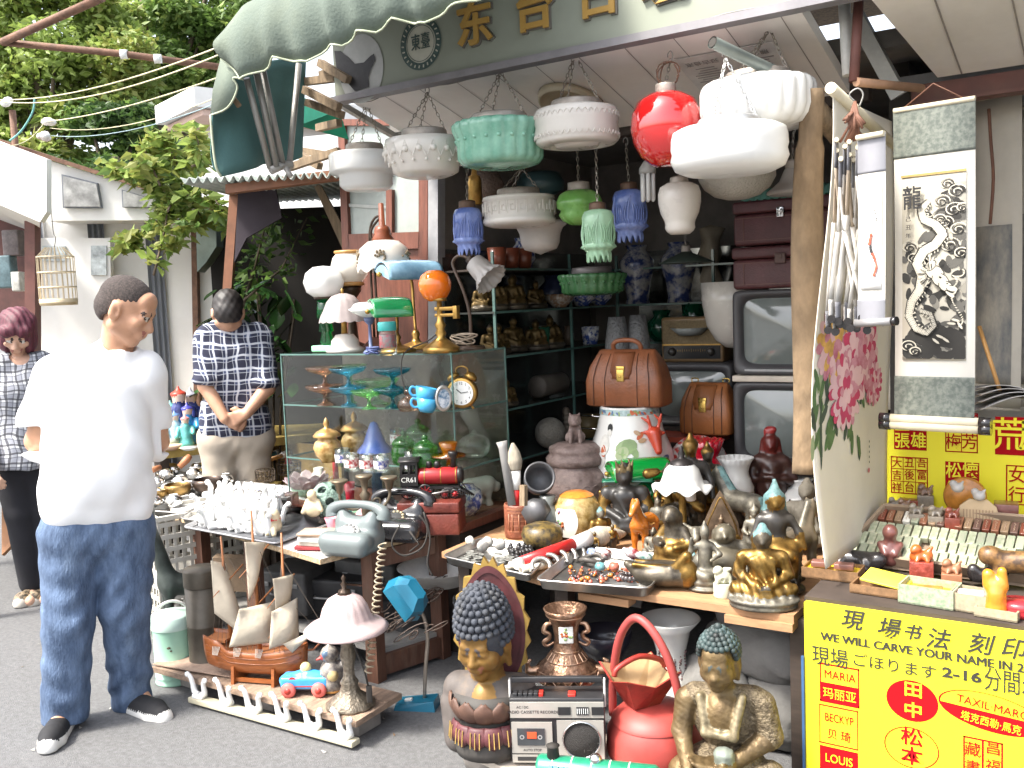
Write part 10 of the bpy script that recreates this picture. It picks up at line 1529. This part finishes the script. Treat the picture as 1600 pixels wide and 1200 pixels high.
for i,ch in en('己丑年春月'):write(b,ch,(X(1424),.006*sin(zt(342+i*13)*4)-.017,zt(342+i*13)),.014,0,.0005)
b.bd('inscription',ink,o)
p=pd(1345,500,2.26);k=2.26/FPX;o=T('scroll_bundle','bundle of narrow white scrolls hung by brown ribbons, black roller ends below','scrolls',p,face(p));rs_=random.Random(9);stm=[M('strip_white',(.66,.63,.58),.8),M('strip_grey',(.22,.22,.24),.7),M('strip_tan',(.42,.34,.26),.8)];ends=[]
for i in rg(17):
 tx_,ty_=-35+(i%9)*6.5,rs_.uniform(248,284);bx_=-48+i*5.0+rs_.uniform(-3,3);by_=rs_.uniform(-18,6);yy=rs_.uniform(-.02,.03);b=B();w_=2.6;pts3=[(tx_*.95,ty_),(tx_*.95-1,ty_-42),(tx_*.8+bx_*.2,ty_-110),(bx_,by_+30),(bx_,by_)]
 mats_i=(1,0,0,0) if i%3 else(1,2,0,1)
 for j in rg(4):(x0_,z0_),(x1_,z1_)=pts3[j],pts3[j+1];b.grid(lambda u,v:((x0_+(x1_-x0_)*v+(u-.5)*2*w_*(1+.5*(j>1)))*k,yy+.018*u,(z0_+(z1_-z0_)*v)*k),1,4,mats_i[j])
 b.bd('strip',stm,o,thick=.001);e=B();e.tu([(bx_*k,yy-.03,by_*k),(bx_*k,yy+.03,by_*k)],.0095,10);e.bd('roller_end',M('knob_black'),o);e=B();e.tu([(tx_*.95*k,yy-.012,ty_*k),(tx_*.95*k,yy+.02,ty_*k)],.0055,8);e.bd('top_rod_end',M('roller_ivory'),o)
b=B();[b.tu([(rs_.uniform(-30,10)*k,0,275*k),(rs_.uniform(-16,0)*k,-.01,305*k),(-6*k,0,335*k)],.0035,5) for _ in rg(12)];[b.tu([(-8*k,0,320*k),(rs_.uniform(-24,16)*k,-.02,rs_.uniform(285,312)*k)],[.006,.003],5) for _ in rg(9)];b.bd('ribbon_tie',M('brown_ribbon'),o);B().tu([(-6*k,0,335*k),(-14*k,0,346*k),(-2*k,0,354*k),(6*k,0,344*k),(0,0,326*k)],.0022,6).bd('wire_hook',wire_m,o)
o,w,zt,k=flat_scroll('narrow white scroll with small red and black dragon, at the front of the bundle',1362,216,505,46,2.2,-.55,[(216,505,whitepap,1),(216,505,whitepap,1.01),(214,272,M('grey_silk',(.22,.22,.24),.6,v=.1),1.03),(468,505,M('grey_silk'),1.03),(292,452,M('pic_white',(.72,.70,.66),.8),.78)]);b=B();rs_=random.Random(2)
for i in rg(40):f=i/39;x,z=(.10+.12*sin(f*9))*w,zt(325+105*f);b.ball((x+rs_.uniform(-.02,.02)*w,-.009+.006*sin(z*4),z),(1 if f<.4 else 2.2)*k*rs_.uniform(.7,1.3),0 if(f<.22 or .55<f<.68) else 1,6,(1,.15,1))
b.bd('small_painting',[ink,M('paint_rust',(.42,.09,.05),.8)],o);B().tu([(-w*.6,0,0),(w*.75,0,.004)],.010,12).bd('bottom_roller',M('silver_roller',(.30,.29,.29),.4,.4),o);B().tu([(w*.75,0,.004),(w*.92,0,.005)],.0105,12).bd('roller_knob',M('knob_black'),o)
p=pd(1262,740,2.62);k=2.62/FPX;B().grid(lambda u,v:(((u-.5)*(44+6*sin(v*5)+(-8 if v>.85 else 0))+12*v+4*sin(v*7)*1.0)*k,.012*sin(u*PI)*-1.5+.01*sin(v*9+u),v*585*k),10,40).top('bark_plank',M('brown_bark_cloth',(.21,.145,.085),.9,v=.35,vs=14,bu=.9,bs=30,di=.6,dc=(.10,.065,.035),st=(1,1,.5)),'tall brown stained plank hanging between the televisions and the peony scroll','plank',p,face(p),None,.012)
landm=M('landscape_ink',(.40,.36,.29),.85,v=.1,vs=7,c2=(.10,.11,.12),sp=.35,det=8,st=(1.6,1,.7))
wpap=M('scroll_dim',(.50,.46,.39),.85,v=.08)
flat_scroll('long pale scroll with dark mountain painting right of the dragon scroll',1552,160,640,82,2.95,-.45,[(160,640,wpap,1),(160,640,wpap,1),(160,162,wpap,1),(636,640,wpap,1),(354,600,landm,.66)]);flat_scroll('pale scroll with ink landscape at the right frame edge',1610,175,640,80,3.05,-.2,[(175,640,wpap,1),(175,640,wpap,1),(175,177,wpap,1),(636,640,wpap,1),(335,600,M('landscape_ink2',(.42,.38,.31),.85,v=.1,vs=11,c2=(.13,.13,.14),sp=.3,det=8),.85)]);flat_scroll('pale plain scroll hanging behind the dragon scroll',1415,205,640,70,3.1,.1,[(205,640,wpap,1),(205,640,wpap,1)])
for q,lb in(((((1545,170),(1548,220),(1552,280),(1547,350)),2.8),'long dark cord hanging in front of the mountain scroll'),((((1585,190),(1590,230),(1588,270)),2.9),'short brown cord hanging at the right scroll')):B().tu([pd(x,y,q[1]) for x,y in q[0]],[.005]*len(q[0]),6).top('cord',M('brown_ribbon'),lb,'cord')
B().tu([pd(1530,510,2.75),pd(1562,610,2.68)],.006,8).top('bamboo_stick',M('orange_bamboo',(.45,.24,.08),.5),'thin orange bamboo stick leaning by the mountain scroll','stick')
b=B();nwp=M('newsprint');p=pd(1570,640,2.75)
for i in rg(4):b.grid(lambda u,v:(-.08+.34*u,-.1+.2*v,.01*i+.04*sin(PI*min(1,u*1.4+.1*i))+.012*cos(v*4)),14,4)
b.top('paper_pile',M('pale_newsprint',(.46,.45,.44),.8,v=.2,vs=30),'loose rolled sheets of paper lying on top of the yellow back sign','paper',p,face(p)+.2,None,.002)
metric(_seg)
